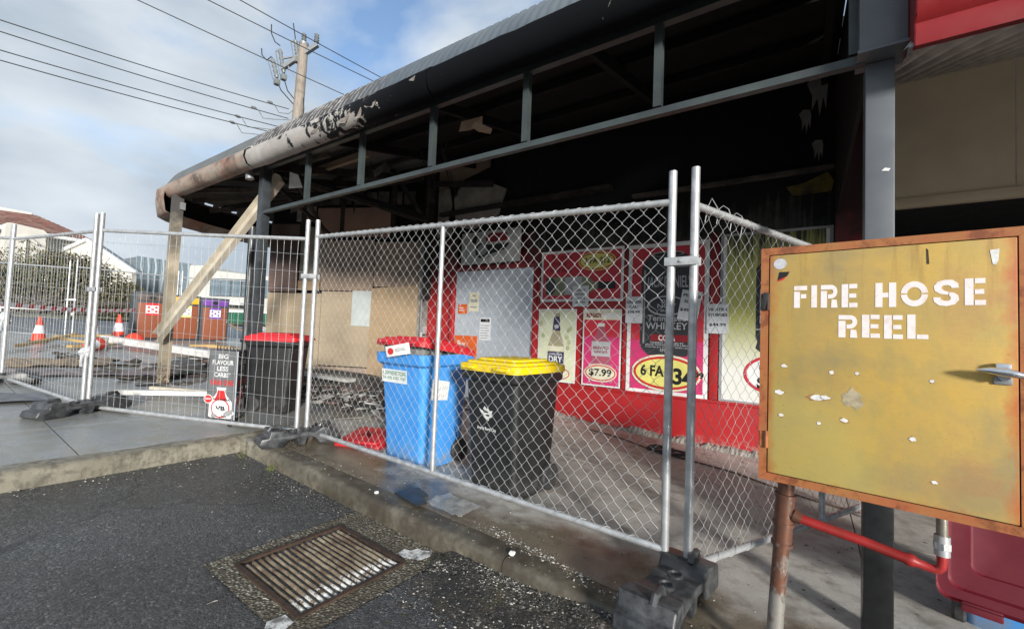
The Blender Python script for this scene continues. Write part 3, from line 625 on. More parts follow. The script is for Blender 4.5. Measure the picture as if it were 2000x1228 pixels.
def pshape(F, name, poly, m):
    mb = MB(); F['k'] += 1; o = F['o'] - F['u'] * F['w'] / 2 - F['v'] * F['h'] / 2 + Vector(F.get('n', (0, -1, 0))) * 0.0007 * F['k']
    mb.prism(poly, o, F['u'], F['v'], Vector(F.get('n', (0, -1, 0))) * -0.0005); return mb.build(name, m, F['t'])
def ptext(F, items, m, name='lettering', bold=0.025):
    F['k'] += 1; o = F['o'] - F['u'] * F['w'] / 2 - F['v'] * F['h'] / 2 + Vector(F.get('n', (0, -1, 0))) * 0.0007 * F['k']
    for it in items:
        mb = MB(); text_add(mb, it[0], it[1], it[2], it[3], it[4], o, F['u'], F['v'], bold, slant=it[5] if len(it) > 5 else 0)
        mb.build(name, m, F['t'], fix=False)
def poval(F, cx, cy, rx, ry, fill, line, t=0.02, outer=None, ot=0.02):
    if outer: pshape(F, 'price_oval_edge', ell(cx, cy, rx + ot, ry + ot), outer)
    pshape(F, 'price_oval_outline', ell(cx, cy, rx, ry), line); pshape(F, 'price_oval', ell(cx, cy, rx - t, ry - t), fill)
def bottle(cx, y0, y1, wd, neck=0.3, shoulder=0.52):
    h = y1 - y0; pr = [(0.44, 0), (0.5, 0.03), (0.5, 0.36), (0.49, shoulder - 0.06), (0.42, shoulder), (0.27, shoulder + 0.12), (0.2, shoulder + 0.2), (0.17, 0.93), (0.2, 0.94), (0.2, 1.0)]
    return [(cx + wd * a, y0 + h * b) for a, b in pr] + [(cx - wd * a, y0 + h * b) for a, b in reversed(pr)]
F = card('notice', 'pale green printed notice high on the metal door sheet', 'notice', -4.62, 1.66, -4.42, 1.97, CREAMI, 0.022, rot=-0.03); ptext(F, [('WE', 0.06, 0.24, 0.14, 0.27)], BLK); pshape(F, 'printed_band', rect(0.03, 0.15, 0.17, 0.20), GREYI); pshape(F, 'printed_band', rect(0.03, 0.06, 0.17, 0.08), GREYI)
F = card('notice', 'white typed notice below the green one on the metal door sheet', 'notice', -4.38, 1.20, -4.16, 1.56, PAPER, 0.022); pshape(F, 'printed_band', rect(0.02, 0.29, 0.2, 0.34), BLK)
for i in range(6): pshape(F, 'printed_line', rect(0.02, 0.03 + i * 0.04, 0.17 + 0.03 * (i % 2), 0.042 + i * 0.04), GREYI)
F = card('sticker', 'small orange sticker at the left edge of the metal door sheet', 'sticker', -4.86, 1.62, -4.66, 1.78, ORANGE, 0.021); pshape(F, 'printed_line', rect(0.03, 0.09, 0.12, 0.105), WHT); pshape(F, 'printed_line', rect(0.03, 0.05, 0.12, 0.065), WHT)
F = card('advert_board', 'orange board with white lettering low on the metal door sheet', 'sign', -4.90, 0.55, -4.42, 1.26, ORANGE, 0.03, th=0.006); ptext(F, [('Buy', 0.07, 0.50, 0.24, 0.63), ('Bitcoin', 0.06, 0.32, 0.42, 0.45)], WHT, bold=0.01); pshape(F, 'blue_mark', ell(0.3, 0.14, 0.1, 0.06), simple('print_blue', (0.03, 0.08, 0.4), rough=0.5))
# board over the door
F = card('fascia_sign', 'white board with a red and black emblem over the shop door', 'sign', -4.80, 2.43, -3.62, 2.95, WHT, 0.06, th=0.015, border=None, bm=simple('smoked_white_board', (0.55, 0.55, 0.54), (0.30, 0.30, 0.30), 3, 0.6))
pshape(F, 'emblem_shadow', [(0.28, 0.30), (0.34, 0.14), (0.55, 0.13), (0.9, 0.20), (0.98, 0.30)], BLK); pshape(F, 'emblem_ground', [(0.52, 0.33), (0.94, 0.34), (0.93, 0.46), (0.6, 0.48), (0.5, 0.42)], DKRED)
pshape(F, 'emblem_swirl', ell(0.42, 0.21, 0.12, 0.12), BLK); pshape(F, 'emblem_swirl', ell(0.44, 0.22, 0.10, 0.09), GREYI); pshape(F, 'emblem_swirl', [(0.36, 0.07), (0.42, 0.045), (0.84, 0.15), (0.82, 0.18)], GREYI); pshape(F, 'emblem_swirl', [(0.22, 0.36), (0.3, 0.32), (0.34, 0.44), (0.26, 0.48)], BLK)
# wide red poster
F = card('poster', 'wide red poster of a wine bottle lying on its side', 'poster', -3.25, 1.805, -2.0, 2.53, REDI, 0.03, border=0.035, bm=WHT, group='posters along the shop front')
ptext(F, [('YOUR', 0.16, 0.60, 0.5, 0.66), ('WINE', 0.16, 0.51, 0.42, 0.57), ('RANGE', 0.16, 0.42, 0.5, 0.48)], DKRED)
poval(F, 0.87, 0.55, 0.26, 0.12, YELI, CRIM, 0.018, YELI, 0.014); ptext(F, [('3 FA $12', 0.69, 0.50, 1.06, 0.60)], BLK)
pshape(F, 'bottle', [(0.1, 0.09), (0.72, 0.09), (0.80, 0.13), (0.85, 0.17), (1.14, 0.17), (1.14, 0.25), (0.85, 0.26), (0.80, 0.30), (0.72, 0.35), (0.1, 0.35), (0.08, 0.3), (0.08, 0.14)], OLIVE)
pshape(F, 'bottle_base', [(0.09, 0.1), (0.2, 0.1), (0.245, 0.16), (0.245, 0.28), (0.2, 0.34), (0.09, 0.34)], DKGREY); pshape(F, 'bottle_label', rect(0.40, 0.10, 0.66, 0.345), SILV); pshape(F, 'bottle_cap', rect(0.90, 0.165, 1.145, 0.262), BLK); pshape(F, 'bottle_ring', rect(0.86, 0.16, 0.88, 0.268), BEER)
# pale poster with a clear bottle
F = card('poster', 'pale green poster of a clear beer bottle with a dark label', 'poster', -3.265, 0.672, -2.655, 1.70, PALEG, 0.03, border=0.02, bm=WHT, group='posters along the shop front')
pshape(F, 'bottle', bottle(0.30, 0.14, 0.97, 0.26), BEER); pshape(F, 'bottle_neck_label', [(0.235, 0.72), (0.365, 0.72), (0.345, 0.92), (0.255, 0.92)], NAVY); pshape(F, 'bottle_mark', ell(0.3, 0.78, 0.04, 0.03, 10), SILV); pshape(F, 'bottle_label', rect(0.168, 0.26, 0.432, 0.42), NAVY)
ptext(F, [('DRY', 0.19, 0.275, 0.41, 0.36), ('CARLTON', 0.2, 0.375, 0.40, 0.40)], WHT); pshape(F, 'bottle_foam', rect(0.172, 0.43, 0.428, 0.50), CREAMI); pshape(F, 'bottle_band', rect(0.172, 0.22, 0.428, 0.25), SILV)
poval(F, 0.33, 0.12, 0.2, 0.09, CREAMI, REDI, 0.014)
for i in range(9): pshape(F, 'leaf_print', ell(random.uniform(0.05, 0.14) if i % 2 else random.uniform(0.47, 0.57), random.uniform(0.15, 0.95), 0.025, 0.035, 8), simple('print_faded_leaf', (0.56, 0.60, 0.34), rough=0.6) if i == 0 else bpy.data.materials['print_faded_leaf'])
# pink poster with a red bottle
F = card('poster', 'pink poster of a plastic bottle with a cream heading strip, below the wide red poster', 'poster', -2.555, 0.672, -2.01, 1.70, PINK, 0.03, border=0.02, bm=WHT, group='posters along the shop front')
pshape(F, 'heading_strip', rect(0.02, 0.885, 0.525, 1.008), CREAMI); ptext(F, [('REMEDY', 0.05, 0.915, 0.28, 0.975)], DKRED, bold=0.05); pshape(F, 'heading_white', rect(0.30, 0.91, 0.5, 0.97), WHT)
pshape(F, 'upper_ground', rect(0.02, 0.66, 0.525, 0.88), REDI)
pshape(F, 'bottle', bottle(0.27, 0.30, 0.84, 0.27, shoulder=0.62), ROSE); pshape(F, 'bottle_cap', rect(0.225, 0.795, 0.315, 0.84), WHT); pshape(F, 'bottle_label', rect(0.137, 0.40, 0.403, 0.595), SILV); ptext(F, [('BREWED', 0.16, 0.49, 0.38, 0.53), ('GINGER', 0.17, 0.44, 0.37, 0.475)], DKRED)
pshape(F, 'ice_print', rect(0.10, 0.06, 0.44, 0.30), simple('print_ice', (0.60, 0.32, 0.40), (0.40, 0.1, 0.2), 20, 0.5)); poval(F, 0.27, 0.18, 0.215, 0.105, CREAMI, CRIM, 0.016, CREAMI, 0.014); ptext(F, [('$7.99', 0.11, 0.125, 0.43, 0.235)], BLK, bold=0.03)
# tall poster with a black can
F = card('poster', 'tall red and pink poster of a black can over a yellow price oval', 'poster', -1.935, 0.652, -0.968, 2.522, REDI, 0.03, border=0.05, bm=WHT, group='posters along the shop front')
pshape(F, 'lower_ground', rect(0.05, 0.05, 0.917, 0.66), PINK)
pshape(F, 'can', [(0.2, 0.54), (0.27, 0.48), (0.72, 0.48), (0.79, 0.54), (0.81, 0.62), (0.81, 1.55), (0.76, 1.66), (0.68, 1.74), (0.3, 1.74), (0.22, 1.66), (0.17, 1.55), (0.17, 0.62)], DKGREY)
pshape(F, 'can_rim', ell(0.49, 1.73, 0.2, 0.035), GREYI); pshape(F, 'can_top', ell(0.49, 1.725, 0.17, 0.025), BLK); pshape(F, 'can_shine', rect(0.205, 0.62, 0.225, 1.54), GREYI); pshape(F, 'can_edge_print', rect(0.765, 0.6, 0.79, 1.56), SILV)
for k in range(2): pshape(F, 'can_ornament', ell(0.49, 1.09 + 0.0, 0.24 - 0.02 * k, 0.125 - 0.018 * k), SILV if k == 0 else DKGREY)
ptext(F, [('JACK', 0.23, 1.28, 0.43, 1.45, 0.12), ("DANIEL'S", 0.46, 1.31, 0.79, 1.46, 0.0), ('OLD', 0.42, 1.12, 0.56, 1.17), ('NO.7', 0.38, 1.06, 0.60, 1.115), ('BRAND', 0.42, 1.015, 0.56, 1.045), ('Tennessee', 0.26, 0.90, 0.72, 0.975), ('WHISKEY', 0.24, 0.80, 0.74, 0.885), ('&', 0.47, 0.755, 0.51, 0.79)], SILV, bold=0.015)
pshape(F, 'can_band', rect(0.3, 0.655, 0.76, 0.735), DKRED); ptext(F, [('COLA', 0.4, 0.66, 0.6, 0.73)], WHT)
ptext(F, [('WHISKEY BOTTLED BY', 0.30, 0.625, 0.7, 0.645), ('JACK DANIEL DISTILLERY', 0.24, 0.595, 0.76, 0.618), ('LYNCHBURG (POP 361) TENN, USA', 0.24, 0.57, 0.76, 0.588), ('375mL', 0.42, 0.525, 0.56, 0.56)], SILV)
poval(F, 0.49, 0.27, 0.39, 0.2, YELI, CRIM, 0.03, CREAMI, 0.024); ptext(F, [('6 FA', 0.19, 0.22, 0.48, 0.36), ('$', 0.51, 0.21, 0.57, 0.30), ('3', 0.585, 0.14, 0.69, 0.34), ('4', 0.69, 0.11, 0.83, 0.36), ('.99', 0.80, 0.235, 0.93, 0.31)], BLK, bold=0.035)
# yellow and white poster at the right
F = card('poster', 'yellow topped white poster of a black can streaked with soot, rightmost of the posters', 'poster', -0.85, 0.652, 0.19, 2.56, WHT, 0.03, border=0.03, bm=GREYI, group='posters along the shop front')
def m_sootyellow():
    q = NM('sooty_yellow_print'); z = q.axis('Z'); dr = q.noise(9, 4, 0.6, stretch=(5, 1, 0.2)); f = q.noise(3, 6)
    col = q.mix(q.rng(z, 1.0, 1.6), (0.74, 0.74, 0.68), (0.62, 0.62, 0.18)); g = q.math('ADD', z, q.math('ADD', q.math('MULTIPLY', q.math('SUBTRACT', dr, 0.5), 1.5), q.math('MULTIPLY', q.math('SUBTRACT', f, 0.5), 0.5)))
    col = q.mix(q.rng(g, 2.0, 2.6), col, (0.02, 0.022, 0.016)); q.set(col, 0.55); return q.m
pshape(F, 'printed_ground', rect(0.06, 0.05, 0.98, 1.88), m_sootyellow())
pshape(F, 'can', [(0.36, 0.62), (0.38, 0.7), (0.36, 0.75), (0.36, 1.50), (0.44, 1.60), (0.9, 1.60), (0.95, 1.5), (0.95, 0.55), (0.5, 0.50)], DKGREY); pshape(F, 'can_top', [(0.44, 1.605), (0.88, 1.605), (0.84, 1.68), (0.48, 1.68)], SILV)
pshape(F, 'can_ornament', ell(0.68, 0.80, 0.22, 0.14), SILV); pshape(F, 'can_ornament', ell(0.68, 0.80, 0.20, 0.122), DKGREY); pshape(F, 'can_band', rect(0.36, 0.82, 0.95, 0.835), SILV)
poval(F, 0.58, 0.34, 0.33, 0.22, WHT, REDI, 0.03); ptext(F, [('6 FA', 0.40, 0.36, 0.72, 0.50), ('$33', 0.38, 0.16, 0.7, 0.32)], BLK, bold=0.04)
def tagcard(x0, z0, x1, z1, lines, label, rot=0.0, m=PAPER):
    F = card('price_tag', label, 'price tag', x0, z0, x1, z1, m, 0.048, group='paper price tags on the posters', rot=rot); w_, h_ = F['w'], F['h']
    ptext(F, [(t, a * w_, b * h_, c * w_, d * h_) for t, a, b, c, d in lines], BLK); return F
tagcard(-2.72, 1.735, -2.48, 2.02, [('GREAT', .2, .74, .8, .84), ('NTHN', .2, .54, .75, .64), ('30 PKS', .2, .34, .8, .44), ('$55.99', .2, .14, .8, .24)], 'white paper price tag overlapping the bottom of the wide red poster')
tagcard(-1.955, 1.52, -1.735, 1.86, [('CRUISER', .06, .74, .94, .84), ('SLABS', .2, .56, .76, .66), ('$38.99', .1, .36, .85, .47)], 'white paper price tag on the left edge of the tall can poster')
tagcard(-1.29, 1.56, -1.06, 1.92, [('PERONI', .1, .78, .95, .88), ('SLABS', .2, .58, .85, .68), ('$49.99', .06, .28, .9, .40)], 'tilted white price tag stuck over the black can', rot=-0.17)
tagcard(-0.985, 1.42, -0.755, 1.76, [('VB XTRA', .06, .76, .94, .86), ('STUBBIES', .06, .58, .94, .68), ('$44.99', .12, .24, .88, .35)], 'white price tag bridging the tall can poster and the yellow poster')
tagcard(-0.45, 1.55, -0.22, 1.92, [('CH', .1, .76, .42, .88), ('VO', .16, .56, .46, .68), ('ST', .22, .36, .5, .48)], 'pale price tag half hidden by the yellow cabinet')

# ------------------------------------------------------------------ awning over the burnt shop
awn = thing('burnt_awning', 'curved metal awning of the shop, rusty at its corner end and black beyond', 'awning', (-4.5, 2.4, gz(-4.5, 2.4)))
def front(x): return 0.0
XR = 0.20
# outer line of the awning in plan: straight front, then round the corner
path = [(XR, 2.2), (-7.85, 2.2), (-8.12, 2.27), (-8.36, 2.5), (-8.6, 2.93), (-8.76, 3.36), (-8.9, 4.15), (-8.95, 5.2), (-8.95, 7.4)]
def offs(path, d):
    out = []
    for i, (x, y) in enumerate(path):
        a = Vector(path[max(i - 1, 0)]); b = Vector(path[min(i + 1, len(path) - 1)]); t = (b - a).normalized(); n = Vector((t.y, -t.x)); n = n if n.dot(Vector((-3, 6)) - Vector((x, y))) > 0 else -n
        out.append(Vector((x, y)) + n * d)
    return out
def resample(path, step):
    out = [];
    for (x0, y0), (x1, y1) in zip(path[:-1], path[1:]):
        n = max(1, int(math.hypot(x1 - x0, y1 - y0) / step))
        for k in range(n): out.append((x0 + (x1 - x0) * k / n, y0 + (y1 - y0) * k / n))
    return out + [path[-1]]
def roofz(d):
    """height of the roof d metres in from the lip: a rolled front edge, then a slope up to the wall"""
    if d < 0.30: t = d / 0.30; return 3.285 + 0.34 * math.sin(t * math.pi / 2) ** 0.8
    return 3.625 + (d - 0.30) * 0.215
def roof_piece(pts, depthmax, slits=(), amp=0.012):
    mb = MB(); ds = [0, 0.02, 0.034, 0.05, 0.09, 0.14, 0.2, 0.26, 0.32, 0.6, 0.618, 1.2, 2.0, 2.8, 3.4]; ds = [d for d in ds if d <= depthmax] 
    rows = []
    for i, (x, y) in enumerate(pts):
        a = Vector(pts[max(i - 1, 0)]); b = Vector(pts[min(i + 1, len(pts) - 1)]); t = (b - a).normalized(); n = Vector((t.y, -t.x)); n = n if n.y > 0 or (abs(n.y) < 0.3 and n.x > 0) else -n
        row = []
        for d in ds:
            ww = amp * math.sin(2 * math.pi * i / 4.0)
            p = Vector((x, y)) + n * d; row.append(Vector((p.x, p.y, roofz(d) + ww)))
        rows.append(row)
    mb.grid(rows, skip=(lambda i, j: any(a <= i < b and j == jj for a, b, jj in slits)) if slits else None)
    return mb
pitchc = 0.019
allp = resample(path[:2], pitchc)
edges = [0] + [int(round((XR + 4.95 - 0) / pitchc))] + [len(allp) - 1]
seg = int(0.76 / pitchc)
i = 0
while i < len(allp) - 1:
    j = min(i + seg, len(allp) - 1); roof_piece(allp[i:j + 1], 3.4).build('roof_sheet', ROOF, awn, ang=180); i = j
corner = resample(path[1:], 0.03)
sl = [(37, 42, 1), (46, 51, 1), (54, 57, 1), (63, 80, 1), (90, 96, 1), (106, 112, 1), (120, 124, 1), (132, 141, 1)]
roof_piece(corner, 3.0, sl, 0.002).build('roof_sheet', ROOF, awn, ang=180)
# rolled fascia under the lip, in lengths
def fascia(pts, name='fascia_panel', deep=0.19, m=FASC, n0=None):
    mb = MB(); prof = [(0.012, 3.302), (-0.04, 3.272), (-0.08, 3.23), (-0.09, 3.16), (-0.06, 3.09), (0.01, 3.055), (0.09, 3.10), (0.185, 3.185)]
    rows = []
    for i, (x, y) in enumerate(pts):
        a = Vector(pts[max(i - 1, 0)]); b = Vector(pts[min(i + 1, len(pts) - 1)]); t = (b - a).normalized(); n = Vector((t.y, -t.x)); n = n if n.y > 0 or (abs(n.y) < 0.3 and n.x > 0) else -n
        row = []
        for k, (d, z) in enumerate(prof):
            zz = z
            if deep > 0.2 and k >= 3: zz = z - (deep - 0.19) * min(1, (k - 2) / 2)
            p = Vector((x, y)) + n * (d + random.uniform(-0.004, 0.004)); row.append(Vector((p.x, p.y, zz + random.uniform(-0.003, 0.003))))
        rows.append(row)
    mb.grid(rows); return mb.build(name, m, awn, ang=60)
fascia(resample([(XR, 2.2), (-2.3, 2.2)], 0.12)); fascia(resample([(-2.31, 2.2), (-5.1, 2.2)], 0.07)); fascia(resample([(-5.11, 2.185), (-7.50, 2.185)], 0.07)); fascia(resample([(-7.51, 2.19), (-7.85, 2.19)] + path[2:], 0.08), deep=0.40)
mb = MB(); mb.tube([(XR, 2.19, 3.284), (-5.1, 2.19, 3.284)], 0.012, 6); mb.build('lip_flashing', DARKST, awn)
mb = MB(); mb.tube([(-5.1, 2.178, 3.29), (-7.85, 2.185, 3.29)] + [(x, y, 3.29) for x, y in path[2:]], 0.013, 6); mb.build('lip_flashing', FASC, awn)
mb = MB(); ip = offs(resample(path[1:], 0.1), 0.045); mb.grid([[Vector((p.x, p.y, z)) for z in (2.90, 3.05, 3.29)] for p in ip]); mb.build('corner_lining', SOOT, awn)
# scraps of peeled lining hanging from the fascia
for x0, z0, s, a in ((-3.3, 3.19, 0.7, 0.2), (-2.95, 3.2, 0.55, -0.3), (-2.5, 3.24, 0.6, 0.1), (-3.75, 3.2, 0.6, 0.1), (-3.1, 3.16, 0.4, 0.6)):
    mb = MB(); pts = [(-0.12, -0.04), (-0.02, -0.07), (0.09, -0.03), (0.14, 0.03), (0.05, 0.05), (-0.06, 0.03)]; c, sn = math.cos(a), math.sin(a)
    rows = [Vector((x0 + s * (p * c - q * sn), 2.135 - 0.02 * abs(p) / 0.1, z0 - 0.05 + s * (p * sn + q * c))) for p, q in pts]
    mb.add(rows + [p + Vector((0, 0.004, 0)) for p in rows], [tuple(range(6)), tuple(range(6, 12))[::-1]] + [(i, (i + 1) % 6, 6 + (i + 1) % 6, 6 + i) for i in range(6)]); mb.build('peeled_flake', simple('peeled_paint', (0.36, 0.32, 0.28), (0.2, 0.17, 0.15), 12, 0.7) if 'peeled_paint' not in bpy.data.materials else bpy.data.materials['peeled_paint'], awn)
# hollow section frame hung along the front
TY = 2.4
def bar(name, a, b, w_, h_, m, par=awn, upv=(0, 0, 1)):
    mb = MB(); mb.beam(a, b, w_, h_, upv); return mb.build(name, m, par)
bar('bottom_chord', (-5.28, TY, 2.625), (0.19, TY, 2.612), 0.042, 0.038, GREENST); bar('top_chord', (-5.28, TY, 3.16), (0.19, TY, 3.14), 0.05, 0.05, GREENST)
for x in (-4.33, -3.425, -2.505, -1.608, -0.717, 0.155): bar('web_post', (x, TY + 0.001, 2.645), (x, TY + 0.001, 3.14), 0.044, 0.044, GREENST, upv=(0, 1, 0))
for x in (-4.6, -3.0, -1.9, -0.6): bar('bracket', (x, TY + 0.006, 3.17), (x, TY + 0.006, 3.30), 0.03, 0.03, DARKST, upv=(0, 1, 0))
# posts
def post(name, x, y, z1, w_, m, dz=0.0):
    mb = MB(); z0 = gz(x, y) + dz; mb.box((x, y, (z0 + z1) / 2), (w_, w_, z1 - z0), bev=0.008); return mb.build(name, m, awn)
post('post', -5.26, TY + 0.01, 3.2, 0.1, DARKST)
mb = MB(); mb.tube([G(-6.62, 2.9), (-6.62, 2.9, 2.72)], 0.05, 12); mb.build('round_post', DARKST, awn)
mb = MB(); a = G(-7.36, 2.19); b = Vector((-7.30, 2.2, 3.1)); mb.beam(a, b, 0.115, 0.115, (0, 1, 0)); mb.build('post', POSTC, awn)
mb = MB(); mb.box((-7.27, 2.24, 2.93), (0.1, 0.06, 0.1)); mb.build('bracket', GALVD, awn)
mb = MB(); mb.tube([(-5.36, 2.26, 3.14), (-5.36, 2.27, 3.07), (-5.35, 2.28, 3.0)], [0.045, 0.038, 0.046], 10); mb.build('downpipe_stub', GALVD, awn); mb = MB(); mb.prism([(0, 0), (0.16, 0.02), (0.10, 0.17), (0.0, 0.20)], (-5.20, 2.66, 2.98), Vector((.8, .6, 0)), Z, (0.01, -0.01, 0)); mb.build('gusset', TRIMW, awn)
# purlins, rafters and sooty underside
for y in (2.9, 3.6, 4.4, 5.1):
    d = y - 2.2; z = roofz(d) - 0.07; bar('purlin', (-8.2, y, z), (-5.0, y, z), 0.045, 0.08, CHAR if y > 3 else SOOTL); bar('purlin', (-4.99, y, z), (0.2, y, z), 0.045, 0.08, SOOT)
for x in (-7.9, -6.9, -6.0): bar('rafter', (x, 2.3, 3.32), (x, 5.3, roofz(3.1) - 0.13), 0.05, 0.1, CHAR)
for x in (-4.6, -3.0, -1.4, 0.1): bar('rafter', (x, 2.45, 3.42), (x, 5.38, roofz(3.1) - 0.14), 0.05, 0.1, SOOT)
bar('purlin', (-6.5, 3.6, 3.70), (-5.0, 3.6, 3.72), 0.06, 0.09, PLYB)
bar('rafter', (-8.4, 3.2, 3.3), (-5.4, 5.0, 3.9), 0.05, 0.09, CHAR)
bar('fallen_brace', (-6.9, 3.3, 3.72), (-4.75, 4.55, 3.0), 0.09, 0.09, SOOT); bar('fallen_brace', (-6.2, 4.9, 4.25), (-5.3, 4.95, 3.2), 0.06, 0.06, CHAR); bar('fallen_brace', (-5.9, 2.95, 3.35), (-5.2, 4.7, 3.1), 0.05, 0.06, CHAR); bar('fallen_brace', (-6.2, 2.8, 3.4), (-6.9, 4.4, 2.85), 0.05, 0.05, CHAR); bar('fallen_brace', (-5.6, 2.9, 3.3), (-7.1, 4.3, 3.0), 0.05, 0.05, CHAR)
for a, b in (((-7.5, 2.35, 3.22), (-6.4, 4.6, 3.75)), ((-8.0, 2.6, 3.22), (-6.9, 4.9, 3.8)), ((-8.45, 3.0, 3.22), (-7.3, 5.0, 3.75)), ((-7.2, 2.3, 3.25), (-5.6, 3.4, 3.75))): bar('rafter', a, b, 0.05, 0.07, SOOTL)
for k in range(9):
    x = random.uniform(-6.8, -1.0); y = random.uniform(2.7, 4.8); zt = roofz(y - 2.2) - 0.1; mb = MB(); mb.tube([(x, y, zt), (x + random.uniform(-.1, .1), y, zt - .2), (x + random.uniform(-.2, .2), y + .05, zt - random.uniform(.35, .8)), (x + random.uniform(-.3, .3), y + .05, zt - random.uniform(.2, .6))], 0.007, 5); mb.build('hanging_wire', CHAR, awn)
for x0, y0, z0, s, a in ((-2.42, 2.75, 3.12, .62, .3), (-2.25, 2.7, 3.03, .45, -.4), (-4.2, 3.2, 3.2, .6, .9), (-5.6, 3.0, 3.2, .6, -.6), (-6.4, 3.4, 3.1, .7, .5)):
    c, sn = math.cos(a), math.sin(a); mb = MB(); pr2 = [(-.16, -.05), (-.02, -.09), (.12, -.04), (.19, .04), (.06, .06), (-.08, .05)]
    vs = [Vector((x0 + s * (p * c - q * sn), y0 + .06 * math.sin(p * 14), z0 + s * (p * sn + q * c))) for p, q in pr2]; mb.add(vs + [v + Vector((0, .006, 0)) for v in vs], [tuple(range(6)), tuple(range(6, 12))[::-1]] + [(i, (i + 1) % 6, 6 + (i + 1) % 6, 6 + i) for i in range(6)]); mb.build('hanging_scrap', PLYB if x0 > -3 else SOOTL, awn)
rs = MB(); rs.grid([[Vector((x, y, roofz(y - 2.2) - 0.012)) for y in (2.5, 3.0, 4.2, 5.42)] for x in (-5.2, -3.5, -1.5, 0.2)]); rs.build('sooty_lining', SOOT, awn)
# wall above the awning
wbox('parapet', -5.6, 0.44, 4.352, 4.75, YW + 0.02, YW + 0.24, SOOT)
# end wall between the two awnings
mb = MB(); mb.prism([(2.42, 2.64), (5.42, 2.64), (5.42, 4.28), (2.7, 3.6), (2.42, 3.5)], (0.205, 0, 0), Y, Z, (0.02, 0, 0)); mb.build('end_panel', SOOT, awn)

# cream channel beam fallen against the corner post
ch = MB(); a = Vector((-5.30, 2.62, 3.10)); b = Vector((-7.24, 2.08, 1.08)); d = (b - a).normalized(); sd_ = d.cross(Y).normalized(); nn = sd_.cross(d)
def plank3(mb, a, b, u, wu, v, wv, off=Vector()):
    vs = []
    for p in (a, b):
        for i, j in ((-1, -1), (1, -1), (1, 1), (-1, 1)): vs.append(p + off + u * (i * wu / 2) + v * (j * wv / 2))
    mb.add(vs, [(3, 2, 1, 0), (4, 5, 6, 7), (0, 1, 5, 4), (1, 2, 6, 5), (2, 3, 7, 6), (3, 0, 4, 7)])
plank3(ch, a, b, sd_, 0.16, nn, 0.008); plank3(ch, a, b, sd_, 0.008, nn, 0.07, sd_ * 0.084 + nn * -0.03); plank3(ch, a, b, sd_, 0.008, nn, 0.07, sd_ * -0.084 + nn * -0.03)
tag(ch.build('steel_channel', CREAM), 'long cream steel channel fallen diagonally against the corner post', 'steel beam')

# ------------------------------------------------------------------ neighbouring shop at the right, red awning, grey column
nsh = thing('neighbouring_shop', 'shop next door with a beige panel over a dark open roller doorway', 'shop', (2.5, YW, gz(2.5, YW)))
wbox('beige_panel', 0.445, 1.44, 2.76, 4.1, YW, YW + 0.05, BEIGE, nsh); wbox('beige_panel', 1.45, 6.0, 2.76, 4.1, YW, YW + 0.05, BEIGE, nsh)
wbox('door_track', 0.445, 6.0, 2.665, 2.755, YW - 0.03, YW + 0.05, BEIGE, nsh, bev=0.008)
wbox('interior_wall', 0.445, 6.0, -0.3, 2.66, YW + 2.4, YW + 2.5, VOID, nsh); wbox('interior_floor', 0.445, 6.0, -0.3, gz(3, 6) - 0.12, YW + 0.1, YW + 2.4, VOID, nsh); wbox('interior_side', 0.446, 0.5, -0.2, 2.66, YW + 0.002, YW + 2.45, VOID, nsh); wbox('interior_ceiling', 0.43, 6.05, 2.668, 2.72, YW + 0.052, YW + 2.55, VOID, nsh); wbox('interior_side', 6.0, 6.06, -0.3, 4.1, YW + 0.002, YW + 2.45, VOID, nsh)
ra = thing('red_awning', 'glossy red awning edge with corrugated iron soffit over the next shop', 'awning', (2.5, 2.4, gz(2.5, 2.4)))
mb = MB(); prof = [(2.25, 2.525), (2.225, 2.512), (2.2, 2.515), (2.19, 2.56), (2.195, 2.60), (2.17, 2.625), (2.15, 2.70), (2.145, 2.80), (2.16, 2.95), (2.20, 3.1), (2.28, 3.22), (2.4, 3.3)]
mb.grid([[Vector((x, y, z)) for y, z in prof] for x in lin(0.3235, 6.0, 12)]); mb.build('fascia_panel', REDC, ra, ang=50)
mb = MB(); mb.prism(prof + [(2.45, 3.3), (2.45, 2.6)], (0.3237, 0, 0), Y, Z, (0.004, 0, 0)); mb.build('end_cap', REDC, ra)
mb = MB(); mb.grid([[Vector((x, 2.4, 3.302)), Vector((x, 5.6, 4.4))] for x in lin(0.325, 6, 3)]); mb.build('roof_sheet', CORR, ra)
mb = MB(); mb.grid([[Vector((x, y, 2.545 + (y - 2.235) * 0.425 + 0.030 * math.sin(2 * math.pi * x / 0.105))) for y in (2.235, 3.4, 4.4, 5.428)] for x in lin(0.31, 3.2, 300)]); mb.build('soffit_sheet', CORR, ra, ang=180)
mb = MB(); mb.box((0.243, 2.385, 3.01), (0.158, 0.17, 0.80), bev=0.004); mb.build('end_box', GREYST, ra); mb = MB(); mb.box((0.243, 2.385, 2.602), (0.166, 0.178, 0.012)); mb.build('end_plate', GREYST, ra)
mb = MB(); mb.tube([(0.318, 2.215, 2.53), (0.325, 2.3, 2.535)], 0.01, 6); mb.build('bracket', GALVD, ra)
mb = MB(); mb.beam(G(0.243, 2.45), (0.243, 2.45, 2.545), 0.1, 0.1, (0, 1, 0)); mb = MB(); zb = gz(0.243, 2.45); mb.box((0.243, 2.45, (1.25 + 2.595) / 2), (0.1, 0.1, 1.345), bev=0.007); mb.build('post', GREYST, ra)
mb = MB(); mb.box((0.243, 2.45, (zb + 1.248) / 2), (0.1, 0.1, 1.248 - zb), bev=0.007); mb.build('post_base', simple('black_gloss_paint', (0.009, 0.0095, 0.010), (0.016, 0.017, 0.018), 7, 0.34), ra)
